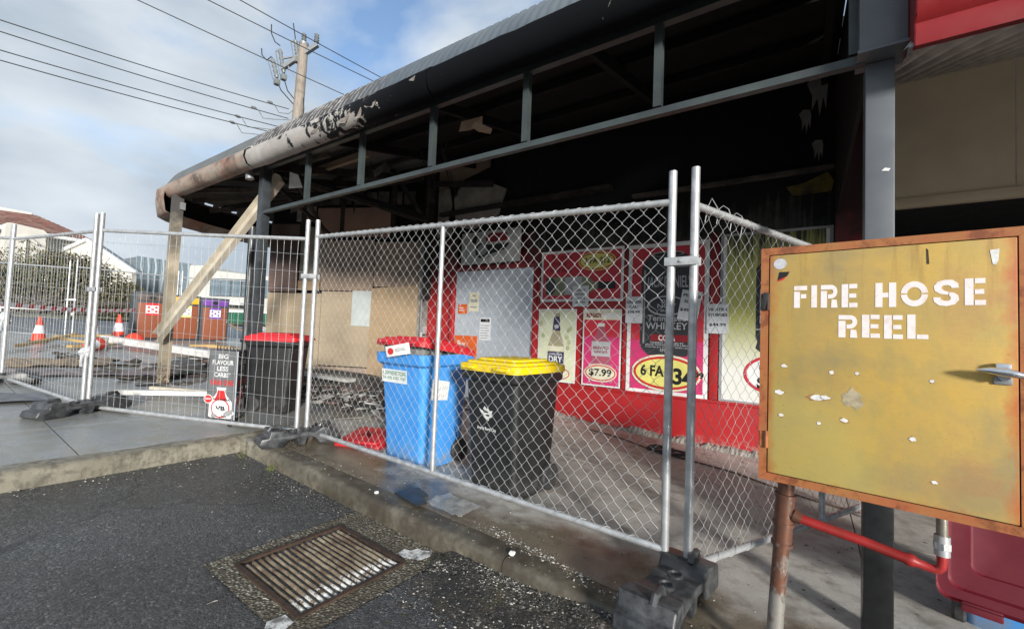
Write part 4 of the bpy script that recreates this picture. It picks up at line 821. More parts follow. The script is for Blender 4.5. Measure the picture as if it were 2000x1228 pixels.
mb = MB(); mb.prism([(-0.012, 0.005), (0.012, 0.0), (0.018, 0.01), (0.0, 0.016)], (0.26, 2.398, 2.10), X, Z, (0, 0.003, 0)); mb.build('paint_chip', TRIMW, ra)
# ------------------------------------------------------------------ temporary fencing
def chainlink(mb, P, s1, zlo, zhi, p=0.080, h=0.090, r=0.00115, sag=0.006, n=4, s0=0.0, rough=0.0):
    """woven mesh between two heights: zigzag wires hooked into their neighbours. P(s,z,off) -> point"""
    ncol = round((s1 - s0) / (p / 2)); p = 2 * (s1 - s0) / ncol; rowsN = int(max(zhi(s0) - zlo(s0), zhi(s1) - zlo(s1)) / (h / 2))
    jit = {}
    def node(c, k):
        if (c, k) not in jit: jit[(c, k)] = (random.gauss(0, sag * 0.5), random.gauss(0, sag * 0.5))
        s = s0 + c * p / 2; t = k / rowsN; z = zlo(s) + (zhi(s) - zlo(s)) * t; a, b = jit[(c, k)]; wv = rough * math.sin(s * 5.0 + z * 3.0) * (1 - abs(2 * t - 1))
        return s + a + wv, z + b
    for i in range(ncol):
        pts = []
        for k in range(rowsN + 1):
            left = (k + i) % 2 == 0; c = i if left else i + 1; s, z = node(c, k); o = 0.0035 if left else -0.0035
            q = 0.0045 if left else -0.0045
            pts.append(P(s + (0.002 if left else -0.002), z - 0.006, o * 0.3)); pts.append(P(s - q * 0.6, z, o)); pts.append(P(s + (0.002 if left else -0.002), z + 0.006, -o * 0.3))
        mb.tube(pts, r, n, caps=False)
def helix(mb, a, b, R_, pitch, r=0.0014, n=4):
    a = Vector(a); b = Vector(b); d = b - a; t = d.normalized(); u = t.cross(Z).normalized(); v = u.cross(t); N = int(d.length / pitch); pts = []
    for k in range(N * 8 + 1):
        an = 2 * math.pi * k / 8; pts.append(a + d * (k / (N * 8)) + (u * math.cos(an) + v * math.sin(an)) * R_)
    mb.tube(pts, r, n, caps=False)
FG = 'temporary fence panels round the burnt shop'
def panel(name, label, A, B, za, zb, ta, tb, lift=(0.07, 0.13), kind='chain', mids=(), pr=0.0205, rr=0.0185, leanA=(0, 0), leanB=(0, 0), drop=0.16, m=GALV, wire=WIRE, link=dict(), weld=(0.072, 0.17, 0.0015), wavy=0.0, postA=True, postB=True):
    """A,B plan points of the two end posts; za,zb their feet; ta,tb their tops"""
    A = Vector(A); B = Vector(B); L_ = (B - A).length; u = (B - A) / L_; n = Vector((u.y, -u.x))
    t = thing(name, label, 'fence panel', (*((A + B) / 2), (za + zb) / 2), group=FG)
    def P(s, z, off=0.0):
        q = A + u * s + n * off; return Vector((q.x, q.y, z))
    lo = lambda s: za + lift[0] + (zb + lift[1] - za - lift[0]) * s / L_
    hi = lambda s: ta - drop + (tb - ta) * s / L_
    for ok, Q, z0, z1, le in ((postA, A, za, ta, leanA), (postB, B, zb, tb, leanB)):
        if ok:
            mb = MB(); mb.tube([(Q.x, Q.y, z0), (Q.x + le[0], Q.y + le[1], z1)], pr, 14); mb.build('post', m, t)
    for z, nm in ((hi, 'top_rail'), (lo, 'bottom_rail')):
        mb = MB(); mb.tube([P(0.0, z(0)), P(0.05, z(0.05)), P(L_ * 0.5, z(L_ * 0.5) - 0.004), P(L_ - 0.05, z(L_ - 0.05)), P(L_, z(L_))], [rr * 0.75, rr, rr, rr, rr * 0.75] if kind == 'weld' else rr, 12); mb.build(nm, m, t)
    for s in mids:
        mb = MB(); mb.tube([P(s, lo(s)), P(s, hi(s))], rr * 0.95, 12); mb.build('mid_post', m, t)
    mb = MB()
    if kind == 'chain':
        chainlink(mb, P, L_ - 0.03, lambda s: lo(s) - 0.005, lambda s: hi(s) + 0.0, s0=0.03, **link); mb.build('chain_link_mesh', wire, t, fix=False, ang=180)
        mb = MB(); helix(mb, P(0.06, hi(0.06)), P(L_ - 0.06, hi(L_ - 0.06)), rr + 0.002, 0.08); helix(mb, P(0.06, lo(0.06)), P(L_ - 0.06, lo(L_ - 0.06)), rr + 0.002, 0.14)
        helix(mb, P(0, za + 0.15), P(0, hi(0)), pr + 0.002, 0.2); helix(mb, P(L_, zb + 0.15), P(L_, hi(L_)), pr + 0.002, 0.12); mb.build('tie_wire', wire, t, fix=False, ang=180)
    else:
        k = 1; sp, hp, r = weld
        while k * sp < L_ - 0.02:
            s = k * sp; ph = random.uniform(0, 6.28); am = wavy * random.random(); pts = []
            for q in range(13):
                z = lo(s) + (hi(s) - lo(s)) * q / 12; pts.append(P(s + am * math.sin(ph + q * 1.9) * (1 if 0 < q < 12 else 0), z, am * math.cos(ph + q)))
            mb.tube(pts, r, 5, caps=False); k += 1
        z = 0.12
        while z < hi(0) - lo(0) - 0.05:
            mb.tube([P(s, lo(s) + z + 0.004 * math.sin(7 * s + z * 9), 0.003) for s in lin(0.01, L_ - 0.01, 12)], r, 5, caps=False); z += hp
        mb.build('welded_mesh', wire, t, fix=False, ang=180)
    return t
pm = panel('temporary_fence', 'large chain link fence panel with a middle post in front of the bins', (-3.83, 2.25), (-0.585, 2.25), 0.30, 0.17, 2.335, 2.205, mids=(1.63,), link=dict(sag=0.004, rough=0.006))
pr_ = panel('temporary_fence', 'chain link fence panel turning back behind the yellow cabinet, mesh torn loose', (-0.475, 2.25), (0.36, 4.13), 0.155, 0.10, 2.205, 2.12, lift=(0.10, 0.10), drop=0.19, mids=(1.35,), link=dict(sag=0.008, rough=0.012, r=0.0012))
mb = MB()
for k, (x, y, z) in enumerate(((-0.44, 2.36, 2.03), (-0.40, 2.45, 2.04), (-0.35, 2.55, 2.02), (-0.31, 2.64, 2.0))):
    mb.tube([(x - 0.01, y, z - 0.08), (x, y + 0.01, z), (x + 0.02, y + 0.01, z + 0.015 + 0.03 * (k == 0)), (x + 0.04, y + 0.05, z + 0.005), (x + 0.05, y + 0.06, z - 0.03)], 0.0022, 4)
mb.build('loose_wire', WIRE, pr_, fix=False)
pw = panel('temporary_fence', 'welded wire fence panel in front of the black bin and beer sign', (-5.92, 1.17), (-3.92, 2.205), 0.40, 0.30, 2.40, 2.335, kind='weld', lift=(0.05, 0.06), wavy=0.006, drop=0.18)
pl = panel('temporary_fence', 'welded wire fence panel seen edge on at the left of the paving', (-8.0, 0.80), (-6.03, 1.15), 0.50, 0.41, 2.43, 2.40, kind='weld', lift=(0.08, 0.05), drop=0.18, wavy=0.003)
p0 = panel('temporary_fence', 'chain link fence panel running out past the left edge of the view', (-11.0, -0.30), (-8.09, 0.80), 0.62, 0.50, 2.55, 2.43, lift=(0.1, 0.08))
pf1 = panel('temporary_fence', 'far fence panel left of the paired posts beside the road', (-18.3, 1.0), (-15.93, 2.6), 0.83, 0.76, 2.9, 2.78, kind='weld', lift=(0.05, 0.05), m=GALV, weld=(0.15, 0.4, 0.002), drop=0.2)
pf2 = panel('temporary_fence', 'far fence panel between the paired posts and the rubbish enclosures', (-15.85, 2.72), (-16.02, 4.98), 0.77, 0.74, 2.82, 2.84, kind='weld', lift=(0.05, 0.05), weld=(0.15, 0.4, 0.002), drop=0.2)
pf3 = panel('temporary_fence', 'far fence panel standing behind the rubbish enclosures', (-15.95, 5.06), (-14.2, 6.3), 0.74, 0.62, 2.84, 2.8, kind='weld', lift=(0.05, 0.05), weld=(0.15, 0.4, 0.002), drop=0.2)
def clamp(a, b, z, label, m=GALV):
    a = Vector(a); b = Vector(b); u = (b - a).normalized(); L_ = (b - a).length; c = (a + b) / 2; t = MB(); n = Vector((u.y, -u.x, 0))
    rot = Matrix(((u.x, n.x, 0), (u.y, n.y, 0), (0, 0, 1)))
    for s in (-1, 1): t.box((c.x + n.x * s * 0.027, c.y + n.y * s * 0.027, z), (L_ + 0.055, 0.005, 0.042), rot, 0.002)
    t.tube([(c.x - n.x * 0.04, c.y - n.y * 0.04, z), (c.x + n.x * 0.04, c.y + n.y * 0.04, z)], 0.007, 6); o = t.build('fence_clamp', m); return tag(o, label, 'clamp', 'clamps joining the fence posts')
clamp((-0.585, 2.25, 0), (-0.475, 2.25, 0), 1.735, 'metal clamp joining the two white posts left of the yellow cabinet')
clamp((-3.92, 2.205, 0), (-3.83, 2.25, 0), 1.80, 'metal clamp joining the posts beside the black and red bin')
clamp((-6.03, 1.15, 0), (-5.92, 1.17, 0), 1.62, 'metal clamp joining the posts in the middle of the grey paving')
clamp((-15.93, 2.6, 0), (-15.85, 2.72, 0), 1.75, 'small clamp on the far paired posts beside the road')
def tapewrap(x, y, z, label):
    mb = MB()
    for k in range(5): mb.box((x + random.uniform(-.02, .02), y + random.uniform(-.02, .02), z + random.uniform(-.04, .05)), (0.07, 0.07, 0.05), Euler((random.random(), random.random(), random.random())).to_matrix(), 0.008)
    mb.tube([(x, y - 0.03, z), (x + 0.02, y - 0.04, z - 0.09), (x - 0.01, y - 0.03, z - 0.14)], 0.012, 6); tag(mb.build('tape_wrap', simple('crumpled_tape', (0.55, 0.56, 0.57), (0.4, 0.4, 0.41), 20, 0.35) if 'crumpled_tape' not in bpy.data.materials else bpy.data.materials['crumpled_tape']), label, 'tape')
tapewrap(-8.04, 0.80, 1.28, 'crumpled grey tape wound round the leftmost fence post'); tapewrap(-6.03, 1.15, 0.98, 'crumpled grey tape low on the paired posts in the grey paving')
def fence_foot(x, y, rz, label, sx=1.0, z=None):
    """moulded block: two lobed ends on short legs, a thinner bridge with post sockets between"""
    prof = [(-0.36, 0.0), (-0.17, 0.0), (-0.15, 0.03), (-0.12, 0.055), (-0.05, 0.06), (-0.04, 0.0), (0.03, 0.0), (0.05, 0.06), (0.12, 0.055), (0.15, 0.03), (0.17, 0.0), (0.35, 0.0), (0.385, 0.02), (0.39, 0.065), (0.34, 0.085), (0.33, 0.125), (0.20, 0.135), (0.16, 0.125), (0.12, 0.10), (0.04, 0.105), (-0.04, 0.105), (-0.12, 0.10), (-0.16, 0.125), (-0.20, 0.145), (-0.30, 0.14), (-0.315, 0.09), (-0.38, 0.08), (-0.40, 0.03)]
    bm = bmesh.new(); vs = []
    ring0 = [bm.verts.new((a * sx, -0.105, b)) for a, b in prof]; ring1 = [bm.verts.new((a * sx, 0.105, b)) for a, b in prof]
    n = len(prof); bm.faces.new(ring0[::-1]); bm.faces.new(ring1)
    for i in range(n): bm.faces.new((ring0[i], ring0[(i + 1) % n], ring1[(i + 1) % n], ring1[i]))
    bmesh.ops.recalc_face_normals(bm, faces=bm.faces); bmesh.ops.bevel(bm, geom=list(bm.edges), offset=0.012, segments=2, profile=0.6, affect='EDGES')
    for v in bm.verts:
        e = abs(v.co.x) / (0.39 * sx)
        if e > 0.4: v.co.y *= 1.0 + 0.18 * math.sin(min(1, (e - 0.4) / 0.6) * math.pi)
        if v.co.z > 0.1: v.co.z += 0.006 * math.sin(v.co.x * 40)
    bm.verts.index_update(); mb = MB(); mb.add([v.co.copy() for v in bm.verts], [[v.index for v in f.verts] for f in bm.faces], True); bm.free()
    zz = gz(x, y) if z is None else z
    o = thing('ballast_block', label, 'fence block', (x, y, zz), rz, 'plastic blocks holding up the fence'); o.rotation_euler = (GB * math.cos(rz), -GA * math.cos(rz), rz)
    mb.build('block', BLOCK, o, local=True, ang=50)
    for q in (-0.055, 0.055):
        m2 = MB(); m2.lathe([(0.034, 0.10), (0.036, 0.118), (0.028, 0.12), (0.026, 0.108)], 14, Matrix.Translation((q, 0, 0))); m2.build('socket', BLOCK, o, local=True)
    for q in (-1, 1):
        m2 = MB(); m2.tube([(q * 0.19 * sx, -0.03, 0.135), (q * 0.20 * sx, -0.03, 0.16), (q * 0.28 * sx, -0.03, 0.16), (q * 0.30 * sx, -0.03, 0.13)], 0.016, 8); m2.build('handle', BLOCK, o, local=True)
    return o
fence_foot(-0.50, 2.04, R(84), 'black plastic block under the paired white posts in front of the cabinet', 0.9)
fence_foot(-3.72, 2.12, R(76), 'black plastic block on the kerb corner under the black and red bin', 0.85)
fence_foot(-5.80, 1.10, R(112), 'black plastic block out on the grey paving', 1.0)
fence_foot(-7.95, 0.74, R(60), 'dark block at the left edge beside the charred sheet', 1.0)

# ------------------------------------------------------------------ wheelie bins
def rsec(hw, hd, r, n=4): return rrect(-hw, -hd, hw, hd, r, n)
def wheelie_bin(name, label, loc, rz, body, lid, h=0.885, w=0.50, d=0.60, lid_open=None, wheelm=RUBBER, lid_dome=0.05, lid_tilt=0.0, cat='wheelie bin', group='wheelie bins inside the fence'):
    """front faces local -Y, hinge and wheels at +Y"""
    t = thing(name, label, cat, loc, rz, group)
    mb = MB(); rows = []
    lev = [(0.0, .80, .76, 0.05), (0.015, .83, .79, 0.03), (0.12, .845, .81, 0.0), (0.5, .905, .88, 0), (0.80, .955, .945, 0), (0.885, .97, .96, 0), (0.895, 1.0, 1.0, 0), (0.91, 1.07, 1.06, 0), (0.925, 1.08, 1.07, 0), (1.0, 1.09, 1.075, 0), (1.0, 1.02, 1.0, 0), (0.9, .93, .92, 0)]
    for z, a, b, q in lev:
        sh = 0.0
        rows.append([Vector((x, y + 0.03 * (1 - z) * 0.0 + (1 - b) * d * 0.12, z * h)) for x, y in rsec(w * a / 2, d * b / 2, 0.045)])
    for r_ in rows: r_.append(r_[0])
    mb.grid(rows); n = len(rows[0]) - 1
    mb.add([p for p in rows[0][:-1]], [tuple(range(n))[::-1]]); mb.build('body', body, t, local=True, ang=35)
    # lift bar and hinge knuckles
    mb = MB(); mb.box((0, d * 0.545, h * 0.97), (w * 0.9, 0.05, 0.05), bev=0.012); mb.tube([(-w * 0.42, d * 0.62, h * 0.985), (w * 0.42, d * 0.62, h * 0.985)], 0.015, 8)
    for s in (-1, 1): mb.box((s * w * 0.36, d * 0.58, h * 0.97), (0.05, 0.1, 0.05), bev=0.01)
    mb.build('handle', body, t, local=True)
    mb = MB(); hw = w * 0.42; mb.box((-hw * 0.9, -d * 0.533, h * 0.955), (0.02, 0.02, 0.05)); mb.box((hw * 0.9, -d * 0.533, h * 0.955), (0.02, 0.02, 0.05)); mb.build('rim_rib', body, t, local=True)
    for s in (-1, 1):
        M_ = Matrix.Translation((s * (w * 0.43), d * 0.36, 0.098)) @ Matrix.Rotation(R(90), 4, 'Y')
        wt = MB(); wt.lathe([(0.055, -0.024), (0.088, -0.024), (0.098, -0.014), (0.098, 0.014), (0.088, 0.024), (0.055, 0.024)], 24, M_); wo = wt.build('wheel', wheelm, t, local=True)
        hb = MB(); hb.lathe([(0.014, -0.028), (0.03, -0.027), (0.054, -0.02), (0.054, 0.02), (0.03, 0.027), (0.014, 0.028)], 16, M_); hb.build('hub', BLKP, wo)
    mb = MB(); mb.tube([(-w * 0.43, d * 0.36, 0.098), (w * 0.43, d * 0.36, 0.098)], 0.011, 8); mb.build('axle', GALVD, t, local=True)
    # lid: crowned slab with a rolled edge and two grips
    lw, ld = w * 1.10, d * 1.12; mb = MB(); rows = []
    for k, (f, z) in enumerate(((1.0, -0.035), (1.0, 0.004), (0.985, 0.014), (0.90, 0.018), (0.885, 0.018), (0.86, 0.034), (0.84, 0.036), (0.66, 0.040), (0.645, 0.052), (0.63, 0.054), (0.3, 0.058), (0.02, 0.058))):
        rows.append([Vector((x, y, z)) for x, y in rsec(lw * f / 2, ld * f / 2, 0.045 * min(1, f + 0.1), 5)])
    for r_ in rows: r_.append(r_[0])
    mb.grid(rows)
    for s in (-1, 1): mb.box((s * lw * 0.28, -ld * 0.5 - 0.012, -0.008), (0.12, 0.04, 0.025), bev=0.008)
    if lid_open is None: Ml = Matrix.Translation((0, 0.0, h + 0.012)) @ Matrix.Translation((0, ld / 2, 0)) @ Matrix.Rotation(R(lid_tilt), 4, 'X') @ Matrix.Translation((0, -ld / 2, 0))
    else: Ml = Matrix.Translation((0, d * 0.60, h - 0.02)) @ Matrix.Rotation(R(lid_open), 4, 'X') @ Matrix.Translation((0, -ld / 2, 0))
    mb.v = [tuple(Ml @ Vector(p)) for p in mb.v]; mb.build('lid', lid, t, local=True, ang=28)
    return t
# frame on a bin face for stickers: local coordinates
def binface(t, rz, loc, y, m=None): pass
BY = wheelie_bin('wheelie_bin', 'black bin with a yellow lid and a white council emblem', G(-1.80, 2.64), R(-5), BINBLK, YEL, 0.885, 0.50, 0.54)
BB = wheelie_bin('wheelie_bin', 'bright blue recycling bin with a red lid propped up by rubbish', G(-2.67, 2.60), R(-1), BLUE, REDP, 0.90, 0.53, 0.56, lid_tilt=-8)
BR = wheelie_bin('wheelie_bin', 'black bin with a red lid behind the wire fence panel', G(-5.02, 2.57), R(126), BINBLK, REDP, 0.82, 0.44, 0.52)
def decal(t, zc, h_, w_, dd, face, u0, z0, u1, z1, m, name, hh=0.885, d=0.54, off=0.004, shape=None, texts=None, tm=None):
    """thin film lying on the sloping front (face=-1 in Y) of a bin"""
    yb = lambda z: -(d / 2) * (0.79 + (0.96 - 0.79) * min(1, z / (0.885 * hh))) + (1 - (0.79 + 0.17 * min(1, z / (0.885 * hh)))) * d * 0.12
    a = Vector((0, yb(z0), z0)); b = Vector((0, yb(z1), z1)); v = (b - a).normalized(); n = Vector((0, -v.z, v.y))
    if n.y > 0: n = -n
    mb = MB(); o = a + n * off + X * u0
    if texts:
        for tx in texts: text_add(mb, tx[0], tx[1], tx[2], tx[3], tx[4], o, X, v, 0.02)
        return mb.build(name, tm, t, local=True, fix=False)
    mb.prism(shape or rect(0, 0, u1 - u0, (b - a).length), o, X, v, n * -0.001); return mb.build(name, m, t, local=True)
# council emblem: a leaf-like bird mark and its name
for sh_ in ([(0.0, 0.10), (0.03, 0.085), (0.045, 0.105), (0.055, 0.12), (0.075, 0.10), (0.085, 0.115), (0.10, 0.09), (0.13, 0.095), (0.118, 0.07), (0.125, 0.05), (0.10, 0.045), (0.09, 0.02), (0.07, 0.03), (0.05, 0.04), (0.04, 0.06), (0.02, 0.07)],): decal(BY, 0, 0, 0, 0, -1, -0.10, 0.50, 0, 0.52, TRIMW, 'emblem', shape=sh_)
decal(BY, 0, 0, 0, 0, -1, -0.10, 0.50, 0, 0.52, BINBLK, 'emblem_gap', off=0.0046, shape=[(0.03, 0.095), (0.05, 0.075), (0.09, 0.075), (0.085, 0.085), (0.06, 0.09), (0.04, 0.1)]); decal(BY, 0, 0, 0, 0, -1, -0.10, 0.50, 0, 0.52, BINBLK, 'emblem_gap', off=0.0046, shape=[(0.06, 0.055), (0.09, 0.05), (0.105, 0.062), (0.08, 0.065)])
decal(BY, 0, 0, 0, 0, -1, -0.12, 0.445, 0, 0.47, None, 'lettering', texts=[('Ararat Rural City', 0, 0, 0.18, 0.03)], tm=TRIMW)
decal(BB, 0, 0, 0, 0, -1, -0.235, 0.66, 0.07, 0.765, WHT, 'sticker', hh=0.9, d=0.56, shape=None); decal(BB, 0, 0, 0, 0, -1, -0.225, 0.67, 0, 0.77, None, 'lettering', hh=0.9, d=0.56, off=0.006, texts=[('A. DOWNES RECYCLING', 0.0, 0.05, 0.285, 0.085), ('Tel (03) 5352 1767', 0.0, 0.01, 0.285, 0.04)], tm=GREENI)
mb = MB(); x0 = 0.262
Fo = lambda y, z: Vector((0.2225 + 0.019 * (z - 0.45) / 0.3, y, z))
mb.add([Fo(-0.17, 0.55), Fo(0.02, 0.53), Fo(0.03, 0.68), Fo(-0.16, 0.71)], [(0, 1, 2, 3)]); mb.v = [(x + 0.018, y, z) for x, y, z in mb.v]; mb.build('taped_paper', WHT, BB, local=True)
mb = MB()
for k in range(7):
    y = -0.14 + (k % 4) * 0.04; z = 0.65 - (k // 4) * 0.06; mb.tube([Fo(y, z) + X * 0.0195, Fo(y + 0.012, z - 0.035) + X * 0.0195, Fo(y + 0.026, z - 0.004) + X * 0.0195, Fo(y + 0.03, z - 0.03) + X * 0.0195], 0.002, 4)
mb.build('handwriting', GREYI, BB, local=True)
mb = MB(); mb.tube([Fo(0.13, 0.30) + X * 0.02, Fo(0.16, 0.22) + X * 0.03, Fo(0.15, 0.14) + X * 0.01], 0.004, 5); mb.build('strap', BLKP, BB, local=True)
# rubbish under the propped lid
mbw = WM(BB)
def inbin(mb, name, m, label, cat):
    mb.v = [tuple(mbw @ Vector(p)) for p in mb.v]; return tag(mb.build(name, m), label, cat)
mb = MB(); mb.box((-0.02, -0.12, 0.925), (0.42, 0.26, 0.07), Euler((0.05, 0.0, 0.1)).to_matrix(), 0.004); inbin(mb, 'cardboard_box', simple('grey_carton', (0.30, 0.30, 0.29), (0.12, 0.12, 0.12), 14, 0.7), 'crushed grey carton under the red lid of the blue bin', 'carton')
mb = MB(); mb.box((0.16, 0.16, 0.93), (0.2, 0.2, 0.08), Euler((0.1, 0.2, 0.4)).to_matrix(), 0.004); inbin(mb, 'cardboard_box', GREYI, 'grey box at the back corner under the red lid of the blue bin', 'carton')
mb = MB(); rm = Euler((0.12, -0.17, 0.02)).to_matrix(); mb.box((0.05, -0.35, 0.93), (0.26, 0.014, 0.085), rm, 0.002); cbox = inbin(mb, 'flattened_carton', WHT, 'white carton strip with a red logo hanging over the front rim of the blue bin', 'carton')
mb = MB(); mb.prism(ell(-0.075, 0.0, 0.034, 0.026), Vector((0.05, -0.35, 0.93)) + rm @ Vector((0, -0.0085, 0)), rm @ X, rm @ Z, rm @ Vector((0, 0.001, 0))); mb.v = [tuple(mbw @ Vector(p)) for p in mb.v]; mb.build('logo', CRIM, cbox)
mb = MB(); text_add(mb, 'REDHEEL', -0.02, -0.012, 0.1, 0.016, Vector((0.05, -0.35, 0.93)) + rm @ Vector((0, -0.009, 0)), rm @ X, rm @ Z); mb.v = [tuple(mbw @ Vector(p)) for p in mb.v]; mb.build('lettering', GREYI, cbox, fix=False)
# bin at the right edge, lid thrown back
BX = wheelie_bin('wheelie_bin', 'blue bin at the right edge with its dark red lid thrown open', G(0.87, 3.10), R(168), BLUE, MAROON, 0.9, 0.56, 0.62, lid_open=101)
# red lid lying on the walkway
mb = MB(); rows = []
for f, z in ((1.0, 0.0), (1.0, 0.035), (0.97, 0.045), (0.85, 0.048), (0.82, 0.062), (0.5, 0.068), (0.02, 0.068)): rows.append([Vector((x, y, z)) for x, y in rsec(0.22 * f, 0.25 * f, 0.04, 4)])
for r_ in rows: r_.append(r_[0])
mb.grid(rows); Mx = Matrix.Translation(G(-3.40, 2.62, 0.0)) @ Matrix.Rotation(R(25), 4, 'Z') @ Matrix.Rotation(R(5), 4, 'X'); mb.v = [tuple(Mx @ Vector(p)) for p in mb.v]; tag(mb.build('bin_lid', REDP, ang=45), 'loose red bin lid lying on the walkway behind the blue bin', 'bin lid')

# ------------------------------------------------------------------ three sided beer sign behind the fence
sg = thing('beer_sign', 'three sided grey and black advertising column showing a beer bottle', 'sign', G(-4.88, 2.07), 0)
A_, B_, C_ = Vector((-5.03, 1.87, 0)), Vector((-4.70, 2.00, 0)), Vector((-4.99, 2.21, 0)); zs = gz(-5.1, 2.1) + 0.005; ZT = 1.05
def face(a, b, m, name='face_panel'):
    mb = MB(); u = (b - a); L_ = u.length; u = u / L_; n = Vector((u.y, -u.x, 0)); mb.prism(rrect(0, 0, L_, ZT - zs, 0.02), a + Z * zs, u, Z, n * -0.004); o = mb.build(name, m, sg)
    return dict(o=a + u * L_ / 2 + Z * (zs + ZT) / 2, u=u, v=Z, w=L_, h=ZT - zs, t=sg, k=2, n=tuple(n))
F1 = face(A_, B_, SIGNGR); F2 = face(B_, C_, BINBLK); face(C_, A_, BINBLK)
for Fq in (F1, F2):
    Wd, H = Fq['w'], Fq['h']; c = Wd * 0.5
    ptext(Fq, [('BIG', c - .06, H * .88, c + .06, H * .95), ('FLAVOUR', c - .13, H * .79, c + .13, H * .86), ('LESS', c - .07, H * .70, c + .07, H * .77), ('CARBS*', c - .10, H * .61, c + .10, H * .68)], TRIMW); ptext(Fq, [('GRAB ONE', c - .14, H * .49, c + .14, H * .57)], CRIM)
    pshape(Fq, 'bottle', bottle(c, 0.01, H * .46, 0.28, shoulder=0.6), WHT); pshape(Fq, 'bottle_tint', [(c - .08, H * .27), (c + .08, H * .27), (c + .055, H * .34), (c + .04, H * .42), (c - .04, H * .42), (c - .055, H * .34)], CRIM)
    pshape(Fq, 'bottle_label', ell(c, H * .155, 0.115, 0.095), CRIM); pshape(Fq, 'bottle_label', ell(c, H * .155, 0.10, 0.082), WHT); ptext(Fq, [('VB', c - .06, H * .12, c + .06, H * .19)], BLK, bold=0.04)
    ptext(Fq, [('VICTORIA', c - .12, H * .268, c + .12, H * .30)], BLK, bold=0.03); ptext(Fq, [('BITTER', c - .09, H * .03, c + .09, H * .06)], BLK, bold=0.03)
    pshape(Fq, 'round_badge', ell(c - .15, H * .28, 0.055, 0.045), WHT); pshape(Fq, 'round_badge', ell(c - .15, H * .28, 0.048, 0.038), CRIM); ptext(Fq, [('NEW', c - .185, H * .27, c - .115, H * .295)], WHT)
    for k in range(9): pshape(Fq, 'ice_print', ell(max(0.03, min(Wd - 0.03, c + random.uniform(-.18, .18))), 0.03 + random.uniform(0, .05), 0.03, 0.022, 7), WHT if k % 2 else GREYI)
mb = MB(); mb.tube([B_ + Z * zs + Vector((0.006, -0.006, 0)), B_ + Z * ZT + Vector((0.006, -0.006, 0))], 0.006, 6); mb.build('corner_trim', ALU, sg)

# ------------------------------------------------------------------ fire hose cabinet and its pipes
crz = math.atan2(-0.186, 1.48738)
cab = thing('fire_hose_cabinet', 'weathered yellow and orange fire hose reel cabinet with stencilled white lettering', 'hose cabinet', (-0.141, 1.713, 0.886), crz)
mb = MB(); Wc, Hc, Dc, ft = CW, CH, 0.21, 0.024
mb.box((Wc / 2, Dc / 2 + 0.014, Hc / 2), (Wc, Dc - 0.02, Hc), bev=0.003); mb.build('box', CABF, cab, local=True)
mb = MB()
for poly in ([(0, 0), (Wc, 0), (Wc - ft, ft), (ft, ft)], [(0, Hc), (ft, Hc - ft), (Wc - ft, Hc - ft), (Wc, Hc)]): mb.prism(poly, (0, 0, 0), X, Z, (0, 0.014, 0))
for poly in ([(0, 0.001), (ft, ft + 0.001), (ft, Hc - ft - 0.001), (0, Hc - 0.001)], [(Wc, 0.001), (Wc, Hc - 0.001), (Wc - ft, Hc - ft - 0.001), (Wc - ft, ft + 0.001)]): mb.prism(poly, (0, -0.0003, 0), X, Z, (0, 0.014, 0))
mb.build('frame', CABF, cab, local=True)
door = MB(); door.box((Wc / 2, 0.004, Hc / 2), (Wc - 2 * ft - 0.006, 0.014, Hc - 2 * ft - 0.006), bev=0.003); dr = door.build('door', CABD, cab, local=True)
mb = MB(); mb.box((Wc / 2, 0.0095, Hc / 2), (Wc - 2 * ft + 0.002, 0.008, Hc - 2 * ft + 0.002)); mb.build('door_gap', VOID, cab, local=True)
DF = dict(o=Vector((Wc / 2, -0.003, Hc / 2)), u=X, v=Z, w=Wc, h=Hc)
def dpoly(mb, poly, off=0.0008): mb.prism(poly, (0, -0.003 - off, 0), X, Z, (0, 0.0006, 0))
def dbuild(mb, name, m): return mb.build(name, m, dr, local=True)
